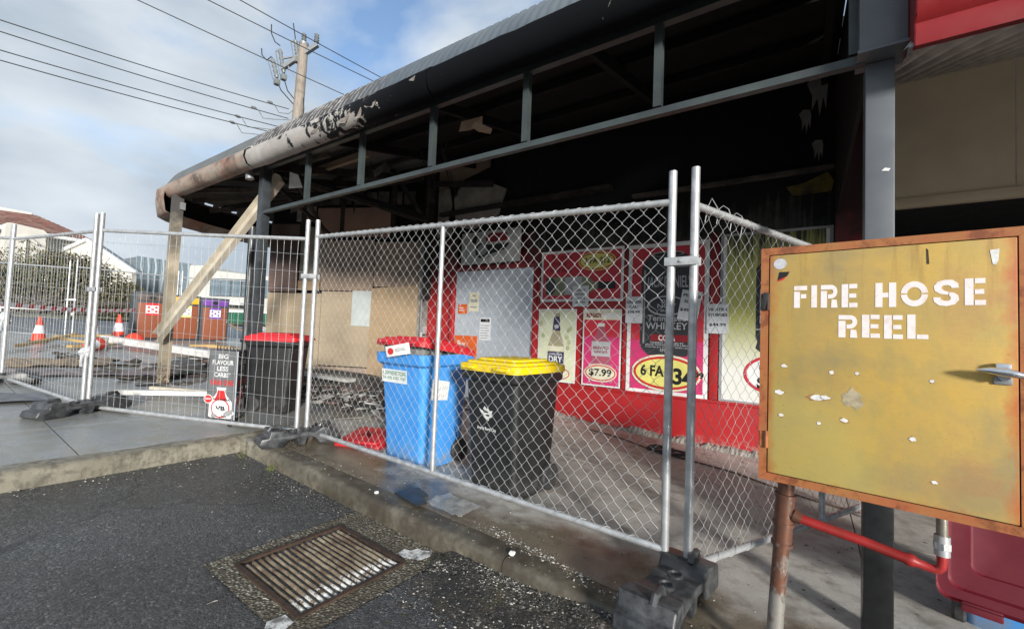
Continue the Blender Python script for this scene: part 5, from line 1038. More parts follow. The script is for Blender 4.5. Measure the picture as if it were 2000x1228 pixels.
# stencil letters: strokes with the bridges left open
def arc(cx, cy, rx, ry, t, a0, a1, n=14):
    o = [(cx + rx * math.cos(R(a0 + (a1 - a0) * k / n)), cy + ry * math.sin(R(a0 + (a1 - a0) * k / n))) for k in range(n + 1)]
    i = [(cx + (rx - t) * math.cos(R(a1 + (a0 - a1) * k / n)), cy + (ry - t) * math.sin(R(a1 + (a0 - a1) * k / n))) for k in range(n + 1)]
    return o + i
def stencil(ch, t=0.28, g=0.04):
    """letter strokes in a box one high, returned with the width"""
    W_ = 0.64
    if ch == 'F': return W_, [rect(0, 0, t, .74), rect(0, .80, W_ * .96, 1), rect(t + g, .43, W_ * .9, .62)]
    if ch == 'I': return t * .92, [rect(0, 0, t * .92, 1)]
    if ch == 'R': return .74, [rect(0, 0, t, .74), [(0, .80), (.0, 1), (.46, 1)] + arc(.46, .70, .27, .30, .2, 90, -90)[:15] + [(t + g, .40), (t + g, .58), (.44, .58)] + [(.46 + .09 * math.cos(R(a)), .70 + .11 * math.sin(R(a))) for a in range(-90, 91, 20)] + [(.44, .80)], [(.46, .0), (.74, .0), (.70, .34), (.48, .36)]]
    if ch == 'E': return W_, [rect(0, 0, t, 1), rect(t + g, 0, W_ * 1.04, .19), rect(t + g, .41, W_ * .96, .59), rect(t + g, .81, W_ * 1.02, 1)]
    if ch == 'H': return .80, [[(0, 0), (t, 0), (t, .40), (.50, .40), (.50, .59), (t, .59), (t, 1), (0, 1)], rect(.80 - t, 0, .80, 1)]
    if ch == 'O': return .98, [arc(.49, .5, .49, .5, .23, 4, 176, 22), arc(.49, .5, .49, .5, .23, 184, 356, 22)]
    if ch == 'S':
        up_ = [(.86, .68), (.84, .86), (.66, .99), (.40, 1.0), (.14, .93), (.02, .76), (.06, .58), (.22, .47), (.50, .42), (.54, .52), (.36, .60), (.28, .69), (.34, .79), (.50, .80), (.60, .74), (.62, .68)]
        dn = [(.56, .52), (.53, .41), (.58, .35), (.60, .27), (.52, .19), (.38, .19), (.27, .25), (.25, .33), (.0, .33), (.03, .16), (.2, .02), (.46, -.01), (.74, .06), (.87, .23), (.84, .40), (.70, .50)]
        return .88, [up_, dn]
    if ch == 'L': return W_, [rect(0, 0, t, 1), rect(t + g, 0, W_ * 1.1, .18)]
    return .4, []
def stencil_line(st, x0, x1, z0, z1, rise=0.0):
    tot = sum(stencil(c)[0] for c in st) + 0.17 * (len(st) - 1); k = (x1 - x0) / tot; x = x0; hh = z1 - z0
    for c in st:
        wd, polys = stencil(c)
        if polys:
            mb = MB(); zz = z0 + rise * (x - x0) / (x1 - x0) + random.uniform(-0.001, 0.001)
            for p in polys: dpoly(mb, [(x + a * k, zz + b * hh) for a, b in p])
            dbuild(mb, 'stencil_letter', STEN)
        x += (wd + 0.17) * k
stencil_line('FIRE HOSE', 0.098, 0.526, 0.578, 0.650, 0.004); stencil_line('REEL', 0.216, 0.414, 0.487, 0.556)
mb = MB(); dpoly(mb, ell(0.057, 0.728, 0.019, 0.018, 20)); dbuild(mb, 'round_sticker', simple('faded_sticker', (0.62, 0.62, 0.64), (0.4, 0.4, 0.43), 60, 0.5))
mb = MB(); dpoly(mb, [(0.05, 0.672), (0.055, 0.700), (0.085, 0.700), (0.078, 0.686), (0.062, 0.678)]); dbuild(mb, 'torn_sticker', BLK); mb = MB(); dpoly(mb, [(0.05, 0.668), (0.052, 0.674), (0.077, 0.685), (0.066, 0.673)]); dbuild(mb, 'torn_sticker', CRIM)
def blob(cx, cz, r, asp=1.0, n=9): return [(cx + r * asp * math.cos(2 * math.pi * k / n) * random.uniform(.6, 1.2), cz + r * math.sin(2 * math.pi * k / n) * random.uniform(.6, 1.2)) for k in range(n)]
for cx, cz, r, asp in ((.072, .385, .006, 1.5), (.200, .375, .007, .9), (.262, .378, .005, 1.1), (.425, .372, .005, 1.1), (.060, .297, .008, 1.8), (.160, .292, .009, 2.4), (.182, .295, .007, 2.0), (.065, .222, .006, 1.3), (.168, .212, .005, 1.1), (.385, .205, .007, 1.1), (.430, .095, .005, 1.4), (.232, .232, .007, 1.5)):
    mb = MB(); mb.prism(blob(cx, cz - r * .15, r * 1.35, asp, 14), (0, -0.0032, 0), X, Z, (0, 0.0006, 0)); dbuild(mb, 'rust_halo', simple('rust_halo', (0.30, 0.15, 0.05), (0.36, 0.22, 0.06), 60, 0.7) if 'rust_halo' not in bpy.data.materials else bpy.data.materials['rust_halo'])
    mb = MB(); dpoly(mb, blob(cx, cz, r, asp, 15)); dbuild(mb, 'paint_fleck', simple('bare_white_fleck', (0.80, 0.79, 0.76), (0.6, 0.58, 0.55), 90, 0.5) if 'bare_white_fleck' not in bpy.data.materials else bpy.data.materials['bare_white_fleck'])
mb = MB(); dpoly(mb, blob(.252, .300, .034, .85, 22)); dbuild(mb, 'torn_sticker', simple('sticker_residue', (0.46, 0.39, 0.26), (0.30, 0.24, 0.14), 50, 0.7)); mb = MB(); dpoly(mb, [(.535, .728), (.552, .73), (.55, .70), (.546, .688), (.54, .69)]); dbuild(mb, 'paint_fleck', bpy.data.materials['bare_white_fleck'])
mb = MB(); dpoly(mb, [(.415, .70), (.420, .70), (.418, .74), (.414, .745)]); dbuild(mb, 'rust_run', RUST)
for z in (0.60, 0.135):
    mb = MB(); mb.tube([(ft - 0.001, -0.004, z - 0.028), (ft - 0.001, -0.004, z + 0.028)], 0.0055, 8); mb.box((ft - 0.012, 0.0, z), (0.018, 0.004, 0.05)); mb.build('hinge', CABF if z < .3 else RUST, cab, local=True)
mb = MB(); mb.box((ft - 0.011, -0.006, 0.602), (0.016, 0.012, 0.06), Euler((0, 0.2, 0)).to_matrix(), 0.004); mb.build('hinge_strap', BLKP, cab, local=True)
# chrome latch: wing handle on a lock body
mb = MB(); mb.box((0.556, -0.012, 0.412), (0.030, 0.022, 0.040), bev=0.008); mb.tube([(0.556, -0.003, 0.40), (0.556, -0.028, 0.398)], [0.014, 0.011], 12); hd = mb.build('handle', CHROME, dr, local=True)
mb = MB(); mb.tube([(0.508, -0.036, 0.412), (0.53, -0.036, 0.412), (0.556, -0.037, 0.409), (0.582, -0.036, 0.404), (0.602, -0.034, 0.400)], [0.003, 0.0085, 0.0115, 0.0085, 0.003], 12); mb.build('wing', CHROME, hd, local=True)
mb = MB(); mb.box((0.556, -0.004, 0.386), (0.034, 0.01, 0.02), bev=0.004); mb.build('keeper', GALVD, hd, local=True)
# copper riser with a painted red branch up to the cabinet
rp = thing('fire_riser_pipe', 'copper riser pipe with a red painted branch under the hose cabinet', 'pipe', G(-0.085, 1.96))
zb = gz(-0.08, 1.96); bx, by = -0.075, 1.93
mb = MB(); mb.tube([(bx - 0.03, by, zb), (bx - 0.02, by, 0.35), (bx + 0.012, by, 0.90)], 0.027, 18); mb.build('riser', COPPER, rp)
mb = MB(); pos = lambda z: (bx - 0.03 + 0.042 * (z - zb) / (0.9 - zb), by, z)
mb.tube([pos(0.60), pos(0.79)], 0.032, 18); mb.build('tee', COPPER, rp)
for z0, z1, r in ((0.60, 0.612, 0.036), (0.675, 0.687, 0.036), (0.775, 0.79, 0.036), (0.235, 0.26, 0.034), (zb, zb + 0.03, 0.04)):
    mb = MB(); mb.tube([pos(z0), pos(z1)], r, 18); mb.build('collar', COPPER, rp)
mb = MB(); mb.tube([(bx, by - 0.005, 0.725), (bx + 0.055, by - 0.01, 0.712)], [0.021, 0.021], 14); mb.tube([(bx + 0.03, by - 0.008, 0.72), (bx + 0.042, by - 0.009, 0.716)], 0.024, 14); mb.build('tee_branch', COPPER, rp)
mb = MB(); e = [(bx + 0.05, by - 0.01, 0.713), (0.15, 1.905, 0.692), (0.255, 1.89, 0.676), (0.262, 1.889, 0.675), (0.275, 1.888, 0.673), (0.285, 1.887, 0.671), (0.318, 1.882, 0.666), (0.331, 1.88, 0.668), (0.338, 1.879, 0.678), (0.340, 1.879, 0.70), (0.340, 1.879, 0.725)]
mb.tube(e, [0.0165, 0.0165, 0.0165, 0.02, 0.02, 0.014, 0.0125, 0.0125, 0.0125, 0.0125, 0.013], 14); mb.build('red_branch', REDPIPE, rp)
mb = MB(); mb.tube([(0.340, 1.879, 0.715), (0.340, 1.879, 0.775)], 0.019, 10); mb.tube([(0.340, 1.879, 0.735), (0.340, 1.879, 0.755)], 0.0215, 6); mb.build('union', GALV, rp); mb = MB(); mb.tube([(0.340, 1.879, 0.77), (0.340, 1.879, 0.895)], 0.014, 12); mb.build('inlet', BRASS, rp)

# ------------------------------------------------------------------ drain grate set in the asphalt
gx0, gx1, gy0, gy1 = -2.345, -1.765, 1.047, 1.625
gr = thing('drain_grate', 'rusty ribbed drain grate clogged with silt beside the kerb', 'drain grate', G((gx0 + gx1) / 2, (gy0 + gy1) / 2, -0.13))
def A2(x, y, dz=0): return G(x, y, -0.13 + dz)
mb = MB(); mb.grid([[A2(x, y, -0.012) for y in (gy0, gy1)] for x in (gx0, gx1)]); mb.build('silt_bed', SILT, gr)
sur = MB(); ox0, ox1, oy0, oy1 = gx0 - 0.11, gx1 + 0.12, gy0 - 0.10, 1.829
for a, b, c, d in ((ox0, oy0, gx0, oy1), (gx1, oy0, ox1, oy1), (gx0, oy0, gx1, gy0), (gx0, gy1, gx1, oy1)): sur.grid([[A2(x, y, 0.005) for y in lin(b, d, 4)] for x in lin(a, c, 4)])
struct(sur.build('drain_surround', AGG))
for a, b in (((gx0, gy0), (gx1, gy0)), ((gx1, gy0), (gx1, gy1)), ((gx1, gy1), (gx0, gy1)), ((gx0, gy1), (gx0, gy0))):
    mb = MB(); mb.beam(A2(*a, 0.0), A2(*b, 0.0), 0.022, 0.03); mb.build('frame_bar', RUST, gr)
nb = 17
for k in range(nb):
    y = gy0 + 0.035 + (gy1 - gy0 - 0.07) * k / (nb - 1); mb = MB(); pts = []; rs_ = []
    for q in range(9):
        x = gx0 + 0.04 + (gx1 - gx0 - 0.06) * q / 8; pts.append(A2(x, y + random.uniform(-.0015, .0015), 0.003 + random.uniform(-.002, .002))); rs_.append(random.uniform(0.0075, 0.0105) * (0.8 if k in (5, 6, 7, 14) else 1))
    mb.tube(pts, rs_, 8); mb.build('bar', BARM, gr)
# worn line paint each side of the grate
def paintpatch(poly, name='line_marking'):
    mb = MB(); vs = [A2(x, y, 0.009) for x, y in poly]; mb.add(vs, [tuple(range(len(vs)))]); struct(mb.build(name, LINEP))
paintpatch([(-1.86, 1.66), (-1.80, 1.655), (-1.72, 1.70), (-1.71, 1.76), (-1.74, 1.81), (-1.79, 1.775), (-1.82, 1.78), (-1.83, 1.73), (-1.87, 1.72)])
paintpatch([(-1.82, 1.02), (-1.75, 1.02), (-1.72, 0.93), (-1.79, 0.92), (-1.83, 0.95)]); paintpatch([(-1.80, 0.905), (-1.72, 0.915), (-1.70, 0.70), (-1.68, 0.4), (-1.78, 0.4), (-1.79, 0.62)]); paintpatch([(-1.79, 0.38), (-1.69, 0.37), (-1.7, -0.8), (-1.8, -0.8)])
# ------------------------------------------------------------------ things lying about
def board(name, label, cat, a, b, w_, h_, m, group=None):
    mb = MB(); mb.beam(a, b, w_, h_); return tag(mb.build(name, m), label, cat, group)
def chan(name, label, a, b, w_, h_, m):
    a = Vector(a); b = Vector(b); d = (b - a).normalized(); s = d.cross(Z).normalized(); u = s.cross(d); mb = MB(); plank3(mb, a, b, s, w_, u, 0.006, u * h_ / 2); plank3(mb, a, b, s, 0.006, u, h_, s * (w_ / 2)); plank3(mb, a, b, s, 0.006, u, h_, s * (-w_ / 2)); return tag(mb.build(name, m), label, 'steel beam')
chan('fallen_gutter', 'long white metal gutter lying from the cones towards the corner post', (-13.0, 2.75, 0.86), (-9.9, 3.75, 0.66), 0.16, 0.13, WHITEM)
chan('fallen_gutter', 'white metal strip lying on the paving behind the beer sign', (-6.45, 1.50, 0.50), (-5.55, 2.35, 0.50), 0.07, 0.05, WHITEM)
board('fallen_batten', 'thin cream batten lying beside the white strip behind the beer sign', 'batten', (-6.6, 1.85, 0.505), (-5.8, 2.4, 0.475), 0.05, 0.035, CREAM)
board('fallen_board', 'pale ash covered board lying under the boarded window', 'board', G(-7.0, 3.75, 0.16), G(-5.6, 3.95, 0.19), 0.16, 0.05, simple('ash_white_board', (0.50, 0.49, 0.46), (0.30, 0.29, 0.27), 8, 0.8))
board('fallen_board', 'grey weathered board lying in the rubble behind the black bin', 'board', G(-6.5, 3.1, 0.08), G(-5.5, 3.75, 0.15), 0.24, 0.02, SOOTL)
board('fallen_board', 'broken brown board leaning on the rubble near the black bin', 'board', G(-5.0, 3.35, 0.03), G(-4.2, 2.95, 0.02), 0.3, 0.012, simple('grey_brown_board', (0.20, 0.17, 0.14), (0.12, 0.1, 0.09), 6, 0.8))
# yellow timbers by the cones
for k, (a, b, wd, lab) in enumerate((((-11.9, 1.35, 0.08), (-13.6, 2.4, 0.20), 0.10, 'longest yellow timber lying beside the cones'), ((-12.4, 2.5, 0.10), (-13.0, 2.0, 0.16), 0.09, 'short yellow timber crossing the longest one beside the cones'), ((-12.1, 2.05, 0.06), (-12.7, 2.95, 0.07), 0.12, 'broad tan timber lying flat in front of the cones'), ((-13.3, 2.0, 0.16), (-13.2, 2.9, 0.22), 0.07, 'thin yellow timber raised behind the tan one'), ((-12.0, 4.4, 0.10), (-11.6, 5.1, 0.10), 0.08, 'yellow timber in front of the rubbish enclosures'), ((-12.4, 4.2, 0.08), (-11.9, 4.6, 0.13), 0.07, 'thin yellow timber nearest the leaning corner post'))):
    board('timber', lab, 'timber', G(a[0], a[1], a[2]), G(b[0], b[1], b[2]), wd, 0.05, TIMB, 'yellow timbers on the paving')
def flatsheet(pts, m, label, h=0.03):
    mb = MB(); vs = []; n = 14; a, b, c, d = [Vector((*p, 0)) for p in pts]; rows = []
    for i in range(n + 1):
        t = i / n; row = []
        for j in range(4):
            u_ = j / 3; p = a.lerp(b, t).lerp(d.lerp(c, t), u_); e = random.uniform(-.03, .03); row.append(G(p.x + e, p.y + e, 0.012 + h * random.random()))
        rows.append(row)
    mb.grid(rows, smooth=False); o = len(mb.v); mb.v += [(x, y, z - 0.01) for x, y, z in mb.v]; mb.f += [tuple(i + o for i in f)[::-1] for f in list(mb.f)]; mb.sm += [False] * len(mb.sm)
    return tag(mb.build('fallen_sheet', m), label, 'sheet')
flatsheet([(-10.3, 0.95), (-10.2, 2.35), (-9.2, 2.0), (-9.35, 0.90)], m_ply('tan_fibreboard', (0.36, 0.25, 0.14), (0.28, 0.19, 0.11), 0.3), 'flattened tan sheet lying on the paving behind the edge on fence panel')
flatsheet([(-9.1, 0.90), (-8.4, 2.9), (-7.7, 2.75), (-8.5, 0.85)], simple('mauve_sheet', (0.24, 0.19, 0.185), (0.16, 0.125, 0.12), 4, 0.6), 'flattened mauve grey sheet lying on the paving by the tan one')
flatsheet([(-9.0, 2.5), (-8.9, 3.3), (-7.7, 3.2), (-7.8, 2.4)], SOOTL, 'burnt grey sheet lying at the foot of the corner post', 0.06)
# charred sheet on the paving at the left
mb = MB(); rows = [[G(x + 0.03 * math.sin(y * 9), y, 0.02 + 0.02 * abs(math.sin(x * 4 + y * 7))) for y in lin(0.45, 0.98, 8)] for x in lin(-7.0, -6.45, 8)]; mb.grid(rows); mb.v += [(x, y, z - 0.008) for x, y, z in mb.v]; mb.f += [tuple(i + 81 for i in f)[::-1] for f in list(mb.f)]; mb.sm += [True] * 64
tag(mb.build('charred_sheet', simple('charred_blue_sheet', (0.07, 0.075, 0.09), (0.16, 0.165, 0.18), 6, 0.4)), 'buckled charred sheet lying by the leftmost fence block', 'sheet')
# charred tray and clear film on the kerb by the bins
mb = MB(); mb.prism([(0, 0), (0.24, -0.03), (0.25, 0.05), (0.17, 0.09), (0.18, 0.13), (0.05, 0.17), (0.01, 0.12)], G(-2.23, 1.94, 0.02), Vector((1, 0, -0.044)), Vector((0, 1, 0.0)), (0, 0, 0.012)); tag(mb.build('charred_tray', BLKP), 'burnt black plastic scrap on the kerb in front of the blue bin', 'plastic scrap')
mb = MB(); rows = [[G(x, y, 0.012 + 0.018 * abs(math.sin(x * 31 + y * 17)) * random.random()) for y in lin(2.0, 2.22, 8)] for x in lin(-2.02, -1.72, 12)]; mb.grid(rows); tag(mb.build('plastic_film', FILM), 'crumpled clear plastic film between the blue and yellow topped bins', 'plastic film')
def crumple(x, y, s, label, m=WHT, z=None, dz=0.0):
    bm = bmesh.new(); bmesh.ops.create_icosphere(bm, subdivisions=2, radius=s)
    for v in bm.verts: v.co *= random.uniform(0.6, 1.1); v.co.z *= 0.5
    bm.verts.index_update(); mb = MB(); c = G(x, y, s * 0.4 + dz); mb.add([v.co + c for v in bm.verts], [[v.index for v in f.verts] for f in bm.faces]); bm.free(); return tag(mb.build('crumpled_paper', m), label, 'litter')
crumple(-1.26, 1.90, 0.022, 'white crumpled paper on the kerb right of the drain'); crumple(-1.0, 1.70, 0.026, 'grey crumpled paper in the gutter below the kerb', simple('grey_pulp', (0.38, 0.37, 0.35), (0.2, 0.2, 0.19), 60, 0.8), dz=-0.13); crumple(-0.86, 1.70, 0.02, 'small torn white paper in the gutter near the fence block', dz=-0.13); crumple(-0.28, 1.99, 0.018, 'white scrap of paper beside the copper riser')
crumple(-2.36, 1.90, 0.018, 'white scrap of paper left of the burnt plastic on the kerb')
mb = MB(); mb.tube([G(-4.6, 1.9, .01), G(-4.58, 1.92, .014), G(-4.55, 1.90, .01)], 0.012, 6); tag(mb.build('dead_leaf', CHAR), 'curled dark leaf on the paving below the fence', 'leaf')
# ash and charred fragments spread from the burnt corner
def scatter(name, label, cat, region, n, smin, smax, m, flat=0.25, dz=0.0, mats=None):
    mbs = MB()
    for k in range(n):
        x, y = region(); s = smin * (smax / smin) ** random.random(); rot = Euler((random.uniform(-.35, .35), random.uniform(-.35, .35), random.uniform(0, 6.3))).to_matrix(); L_ = s * random.uniform(0.8, 3.2)
        mbs.box(G(x, y, dz + s * flat * 0.5), (L_, s, s * flat * random.uniform(.5, 1.6)), rot)
    return stuff(mbs.build(name, m, fix=False), label, cat)
def tri(a, b, c):
    u, v = random.random(), random.random()
    if u + v > 1: u, v = 1 - u, 1 - v
    return a[0] + u * (b[0] - a[0]) + v * (c[0] - a[0]), a[1] + u * (b[1] - a[1]) + v * (c[1] - a[1])
def pile():
    r = random.random()
    if r < 0.6: return tri((-7.6, 4.2), (-5.2, 5.2), (-4.9, 3.0))
    if r < 0.85: return tri((-9.8, 3.4), (-7.2, 4.2), (-6.2, 2.7))
    return tri((-6.0, 3.0), (-3.6, 3.2), (-4.2, 4.6))
ash = MB(); rows = []
hx = lin(-11.5, -3.6, 50); hy = lin(2.5, 5.4, 26)
def ashz(x, y):
    d = math.exp(-((x + 6.4) / 1.6) ** 2 - ((y - 4.4) / 0.9) ** 2) * 0.20 + math.exp(-((x + 9.0) / 1.5) ** 2 - ((y - 3.7) / 0.7) ** 2) * 0.07; return d + random.uniform(-.012, .012) - 0.02
for x in hx: rows.append([G(x, y, ashz(x, y)) for y in hy])
ash.grid(rows); stuff(ash.build('ash_heap', ASHM), 'grey wet ash and burnt debris heaped against the boarded wall', 'debris')
scatter('charred_debris', 'black charred fragments strewn below the boarded wall', 'debris', pile, 800, 0.015, 0.12, CHAR, dz=0.05); scatter('pale_debris', 'pale plaster and board fragments strewn below the boarded wall', 'debris', pile, 700, 0.012, 0.09, simple('pale_fragment', (0.44, 0.43, 0.40), (0.22, 0.21, 0.2), 12, 0.8), dz=0.06)
scatter('brown_debris', 'brown board fragments in the debris behind the fence', 'debris', pile, 260, 0.02, 0.13, BROWNB, dz=0.06); scatter('grey_debris', 'flat grey sheets of burnt lining on the paving behind the fence', 'debris', lambda: tri((-11.8, 1.6), (-7.0, 1.9), (-7.5, 3.6)), 90, 0.05, 0.22, SOOTL, 0.06)
for k, (x, y, z, s, m_) in enumerate(((-6.9, 3.9, 0.55, 0.09, WHITEM),)): crumple(x, y, 0.07, 'white crumpled carton on top of the ash heap', WHITEM, dz=0.2)
# silt and grime banked against the kerb towards the cabinet
def silt_h(x, y):
    t = max(0, min(1, (x + 2.1) / 1.3)); d = (1.83 - y) / (0.22 + 0.38 * t); return -0.134 + (0.012 + 0.105 * t) * max(0, 1 - d) ** 1.3 * (0.85 + 0.15 * math.sin(x * 7)) 
rows = [[G(x, y, silt_h(x, y) + random.uniform(-.006, .006)) for y in lin(1.10, 1.829, 26)] for x in lin(-1.62, 3.0, 130)]
mb = MB(); mb.grid(rows)
def m_silt():
    q = NM('gutter_silt'); f = q.noise(4, 8, 0.7); c = q.voro(120, out='Color'); g = q.n('ShaderNodeSeparateColor'); q.l(c, g.inputs[0]); st = q.ramp(g.outputs[0], [(0.0, (0.03, 0.028, 0.024)), (0.7, (0.07, 0.06, 0.047)), (0.95, (0.14, 0.12, 0.095)), (1.0, (0.4, 0.38, 0.34))])
    col = q.mix(q.ramp(f, [(0.42, 0.0), (0.6, 0.8)]), st, (0.022, 0.021, 0.02)); col = q.mix(q.ramp(q.noise(3, 5), [(0.58, 0.0), (0.7, 0.6)]), col, (0.12, 0.095, 0.045)); q.set(col, 0.6); q.bump(q.math('ADD', f, q.noise(90, 4)), 0.6, 0.01); return q.m
stuff(mb.build('gutter_silt', m_silt()), 'dark wet silt banked against the kerb beside the fence block', 'silt')
asz2 = lambda x, y: max(-0.13, silt_h(x, y) if x > -1.62 and y > 1.1 else -0.13) + 0.003
pts = []
for k in range(60):
    an = k * 0.42; r_ = 0.10 + 0.05 * math.sin(k * 0.7); pts.append(G(-1.35 + r_ * 1.5 * math.cos(an) + k * 0.004, 4.75 + r_ * math.sin(an), 0.012 + 0.006 * (k % 3)))
mb = MB(); mb.tube(pts, 0.008, 5); tag(mb.build('cable_coil', CABLE), 'loose black cable coil lying on the walkway before the tall can poster', 'cable')
pts = [G(-2.2 + k * 0.12, 4.95 - 0.035 * k + 0.05 * math.sin(k * .6), 0.012) for k in range(22)]
mb = MB(); mb.tube(pts, 0.008, 5); tag(mb.build('hose', simple('brown_hose', (0.12, 0.07, 0.05), (0.08, 0.05, 0.04), 9, 0.6)), 'thin brown hose lying along the walkway below the posters', 'hose')
# pale grit and crumbs along the gutter and kerb
def grit(name, label, n, region, m, s0, s1, dz):
    vs = []; fs = []
    for k in range(n):
        x, y = region(); s = s0 * (s1 / s0) ** random.random(); c = G(x, y, dz(x, y)); a = random.random() * 6.3; b = len(vs); q = random.uniform(.5, 1.8)
        for j in range(4): vs.append((c.x + s * q * math.cos(a + j * 1.57) * random.uniform(.6, 1.2), c.y + s * math.sin(a + j * 1.57) * random.uniform(.6, 1.2), c.z + s * 0.05))
        vs.append((c.x, c.y, c.z + s * random.uniform(.4, .9))); fs += [(b + j, b + (j + 1) % 4, b + 4) for j in range(4)]
    mb = MB(); mb.v = vs; mb.f = fs; mb.sm = [False] * len(fs); return stuff(mb.build(name, m, fix=False), label, 'grit')
asz = asz2; pvz = lambda x, y: 0.0
def near_kerb(): return -4.1 + 5.0 * random.random() ** 0.75, 1.83 - abs(random.gauss(0, 0.13)) - 0.005
def patchy(): 
    while True:
        x, y = random.uniform(-3.4, 0.5), 1.83 - abs(random.gauss(0, 0.35)); 
        if math.sin(x * 5.3) + math.sin(x * 11 + y * 9) + random.gauss(0, .5) > 0.6: return x, y
def lotwide(): return random.uniform(-4.1, -0.8), random.uniform(-0.8, 1.8)
def onkerb(): return random.uniform(-3.9, 0.8), random.uniform(1.85, 2.05) if random.random() < .6 else random.uniform(1.9, 3.2)
def rightgut():
    while True:
        x, y = random.uniform(-1.7, 0.4), 1.83 - abs(random.gauss(0, 0.25))
        if math.sin(x * 9 + y * 14) + math.sin(x * 4 - y * 21) + random.gauss(0, .5) > 0.4: return x, y
def kerbline(): 
    x = random.uniform(-1.6, -0.5); return x, 1.98 + 0.06 * math.sin(x * 3) + random.gauss(0, .025)
grit('pale_grit', 'line of pale crumbs along the walkway edge left of the fence block', 350, kerbline, STONE, 0.002, 0.008, lambda x, y: 0.002)
grit('pale_grit', 'pale grit and crumbs gathered in the gutter along the kerb', 420, near_kerb, STONE, 0.002, 0.007, asz); grit('pale_grit', 'pale crumbs sprinkled over the asphalt near the drain', 380, patchy, STONE, 0.0015, 0.005, asz); grit('pale_grit', 'sparse white specks across the asphalt car park', 90, lotwide, STONE, 0.0015, 0.0045, asz); grit('pale_grit', 'white crumbs thick in the gutter by the fence block', 1300, rightgut, STONE, 0.0015, 0.0075, asz)
grit('pale_grit', 'white crumbs on top of the kerb and walkway edge', 500, onkerb, STONE, 0.002, 0.006, pvz); grit('dark_grit', 'dark grit and grime along the kerb foot', 2420, near_kerb, STONED, 0.003, 0.010, asz); grit('dark_grit', 'dark crumbs over the walkway inside the fence', 500, lambda: (random.uniform(-4, 1.2), random.uniform(2, 5.2)), STONED, 0.003, 0.012, pvz)
def leftkerb(): return -4.14 + abs(random.gauss(0, 0.09)), random.uniform(-0.5, 1.8)
grit('pale_grit', 'crumbs and leaf bits along the foot of the far kerb', 130, leftkerb, STONE, 0.003, 0.009, asz)
def flk(): return random.uniform(-4.1, -0.3), random.uniform(0.2, 1.8)
mb = MB()
for k in range(26):
    x, y = flk(); a = random.random() * 6.3; p = A2(x, y, 0.004); q = p + Vector((math.cos(a), math.sin(a), 0)) * random.uniform(.015, .05); mb.tube([p, (p + q) / 2 + Vector((.004, .004, .004)), q], 0.0016, 4)
stuff(mb.build('straw_litter', STONE), 'pale straws and stalks scattered over the asphalt', 'litter')
mb = MB()
for cx, cy, n_ in ((-3.55, 1.80, 26), (-4.0, 1.78, 16), (-1.62, 1.81, 10)):
    for k in range(n_):
        a = random.random() * 6.3; r_ = random.uniform(.01, .05); p = A2(cx + random.uniform(-.03, .03), cy + random.uniform(-.02, .015), 0); q = p + Vector((math.cos(a) * r_, math.sin(a) * r_ * .6, random.uniform(.02, .06))); mb.add([p, p + Vector((.006, .002, 0)), q], [(0, 1, 2)])
stuff(mb.build('weeds', WEED, fix=False), 'small weeds growing in the kerb joint', 'weeds')

# ------------------------------------------------------------------ cones, tape, bollard, enclosures
def cone(x, y, label, s=1.0, rot=None, z=0.0):
    t = thing('traffic_cone', label, 'traffic cone', G(x, y, z), 0, 'traffic cones by the road'); H = 0.7 * s
    if rot: t.rotation_euler = rot
    r = lambda z: 0.135 * s * (1 - z / H) + 0.03 * s
    mb = MB(); mb.box((0, 0, 0.018), (0.36 * s, 0.36 * s, 0.035), bev=0.01); mb.build('base', BLKP, t, local=True)
    mb = MB(); mb.lathe([(r(0.03), 0.03), (r(H * .34), H * .34)], 20); mb.build('body', CONEO, t, local=True); mb = MB(); mb.lathe([(r(H * .66), H * .66), (r(H), H), (0.012, H + .004)], 20); mb.build('body', CONEO, t, local=True)
    mb = MB(); mb.lathe([(r(H * .34) + .002, H * .34), (r(H * .66) + .002, H * .66)], 20); mb.build('reflective_band', REFL, t, local=True); return t
cone(-13.75, 1.85, 'orange cone beside the yellow timbers, leftmost of the standing cones', 0.78); cone(-13.9, 2.75, 'orange cone behind the paired fence posts', 0.78); cone(-14.6, 3.35, 'largest orange cone standing beside the rubbish enclosures', 0.95, z=0.0)
cone(-11.9, 2.45, 'orange and white cone lying on its side near the timbers', 0.8, (R(90), 0, R(55)), 0.13)
bl = thing('orange_bollard', 'tall orange bollard with a white band at the left edge', 'bollard', G(-11.35, 0.95)); 
for z0, z1, m_, nm in ((0.04, 0.42, CONEO, 'body'), (0.42, 0.62, REFL, 'reflective_band'), (0.62, 0.95, CONEO, 'body')):
    mb = MB(); mb.tube([G(-11.35, 0.95, z0), G(-11.35, 0.95, z1)], 0.075, 16); mb.build(nm, m_, bl)
mb = MB(); mb.box(G(-11.35, 0.95, 0.02), (0.4, 0.4, 0.05), bev=0.01); mb.build('base', BLKP, bl); mb = MB(); mb.lathe([(0.08, 0.95), (0.07, 1.0), (0.03, 1.02)], 16, Matrix.Translation(G(-11.35, 0.95))); mb.build('cap', CONEO, bl)
# red and white barrier tape
tp = thing('barrier_tape', 'red and white striped barrier tape strung from the bollard to the enclosures', 'barrier tape', (-13.5, 2.3, 1.3)); a = Vector((-11.4, 0.98, 1.50)); b = Vector((-15.05, 3.75, 1.55)); N = 30
def tpt(t):
    p = a.lerp(b, t); return p - Z * 0.05 * math.sin(math.pi * t)
for k in range(N):
    p, q = tpt(k / N), tpt((k + 1) / N); sl_ = (q - p) * 0.35; mb = MB(); mb.add([p - Z * .04, q - Z * .04, q + sl_ + Z * .04, p + sl_ + Z * .04], [(0, 1, 2, 3)]); mb.build('stripe', CRIM if k % 2 else WHT, tp)
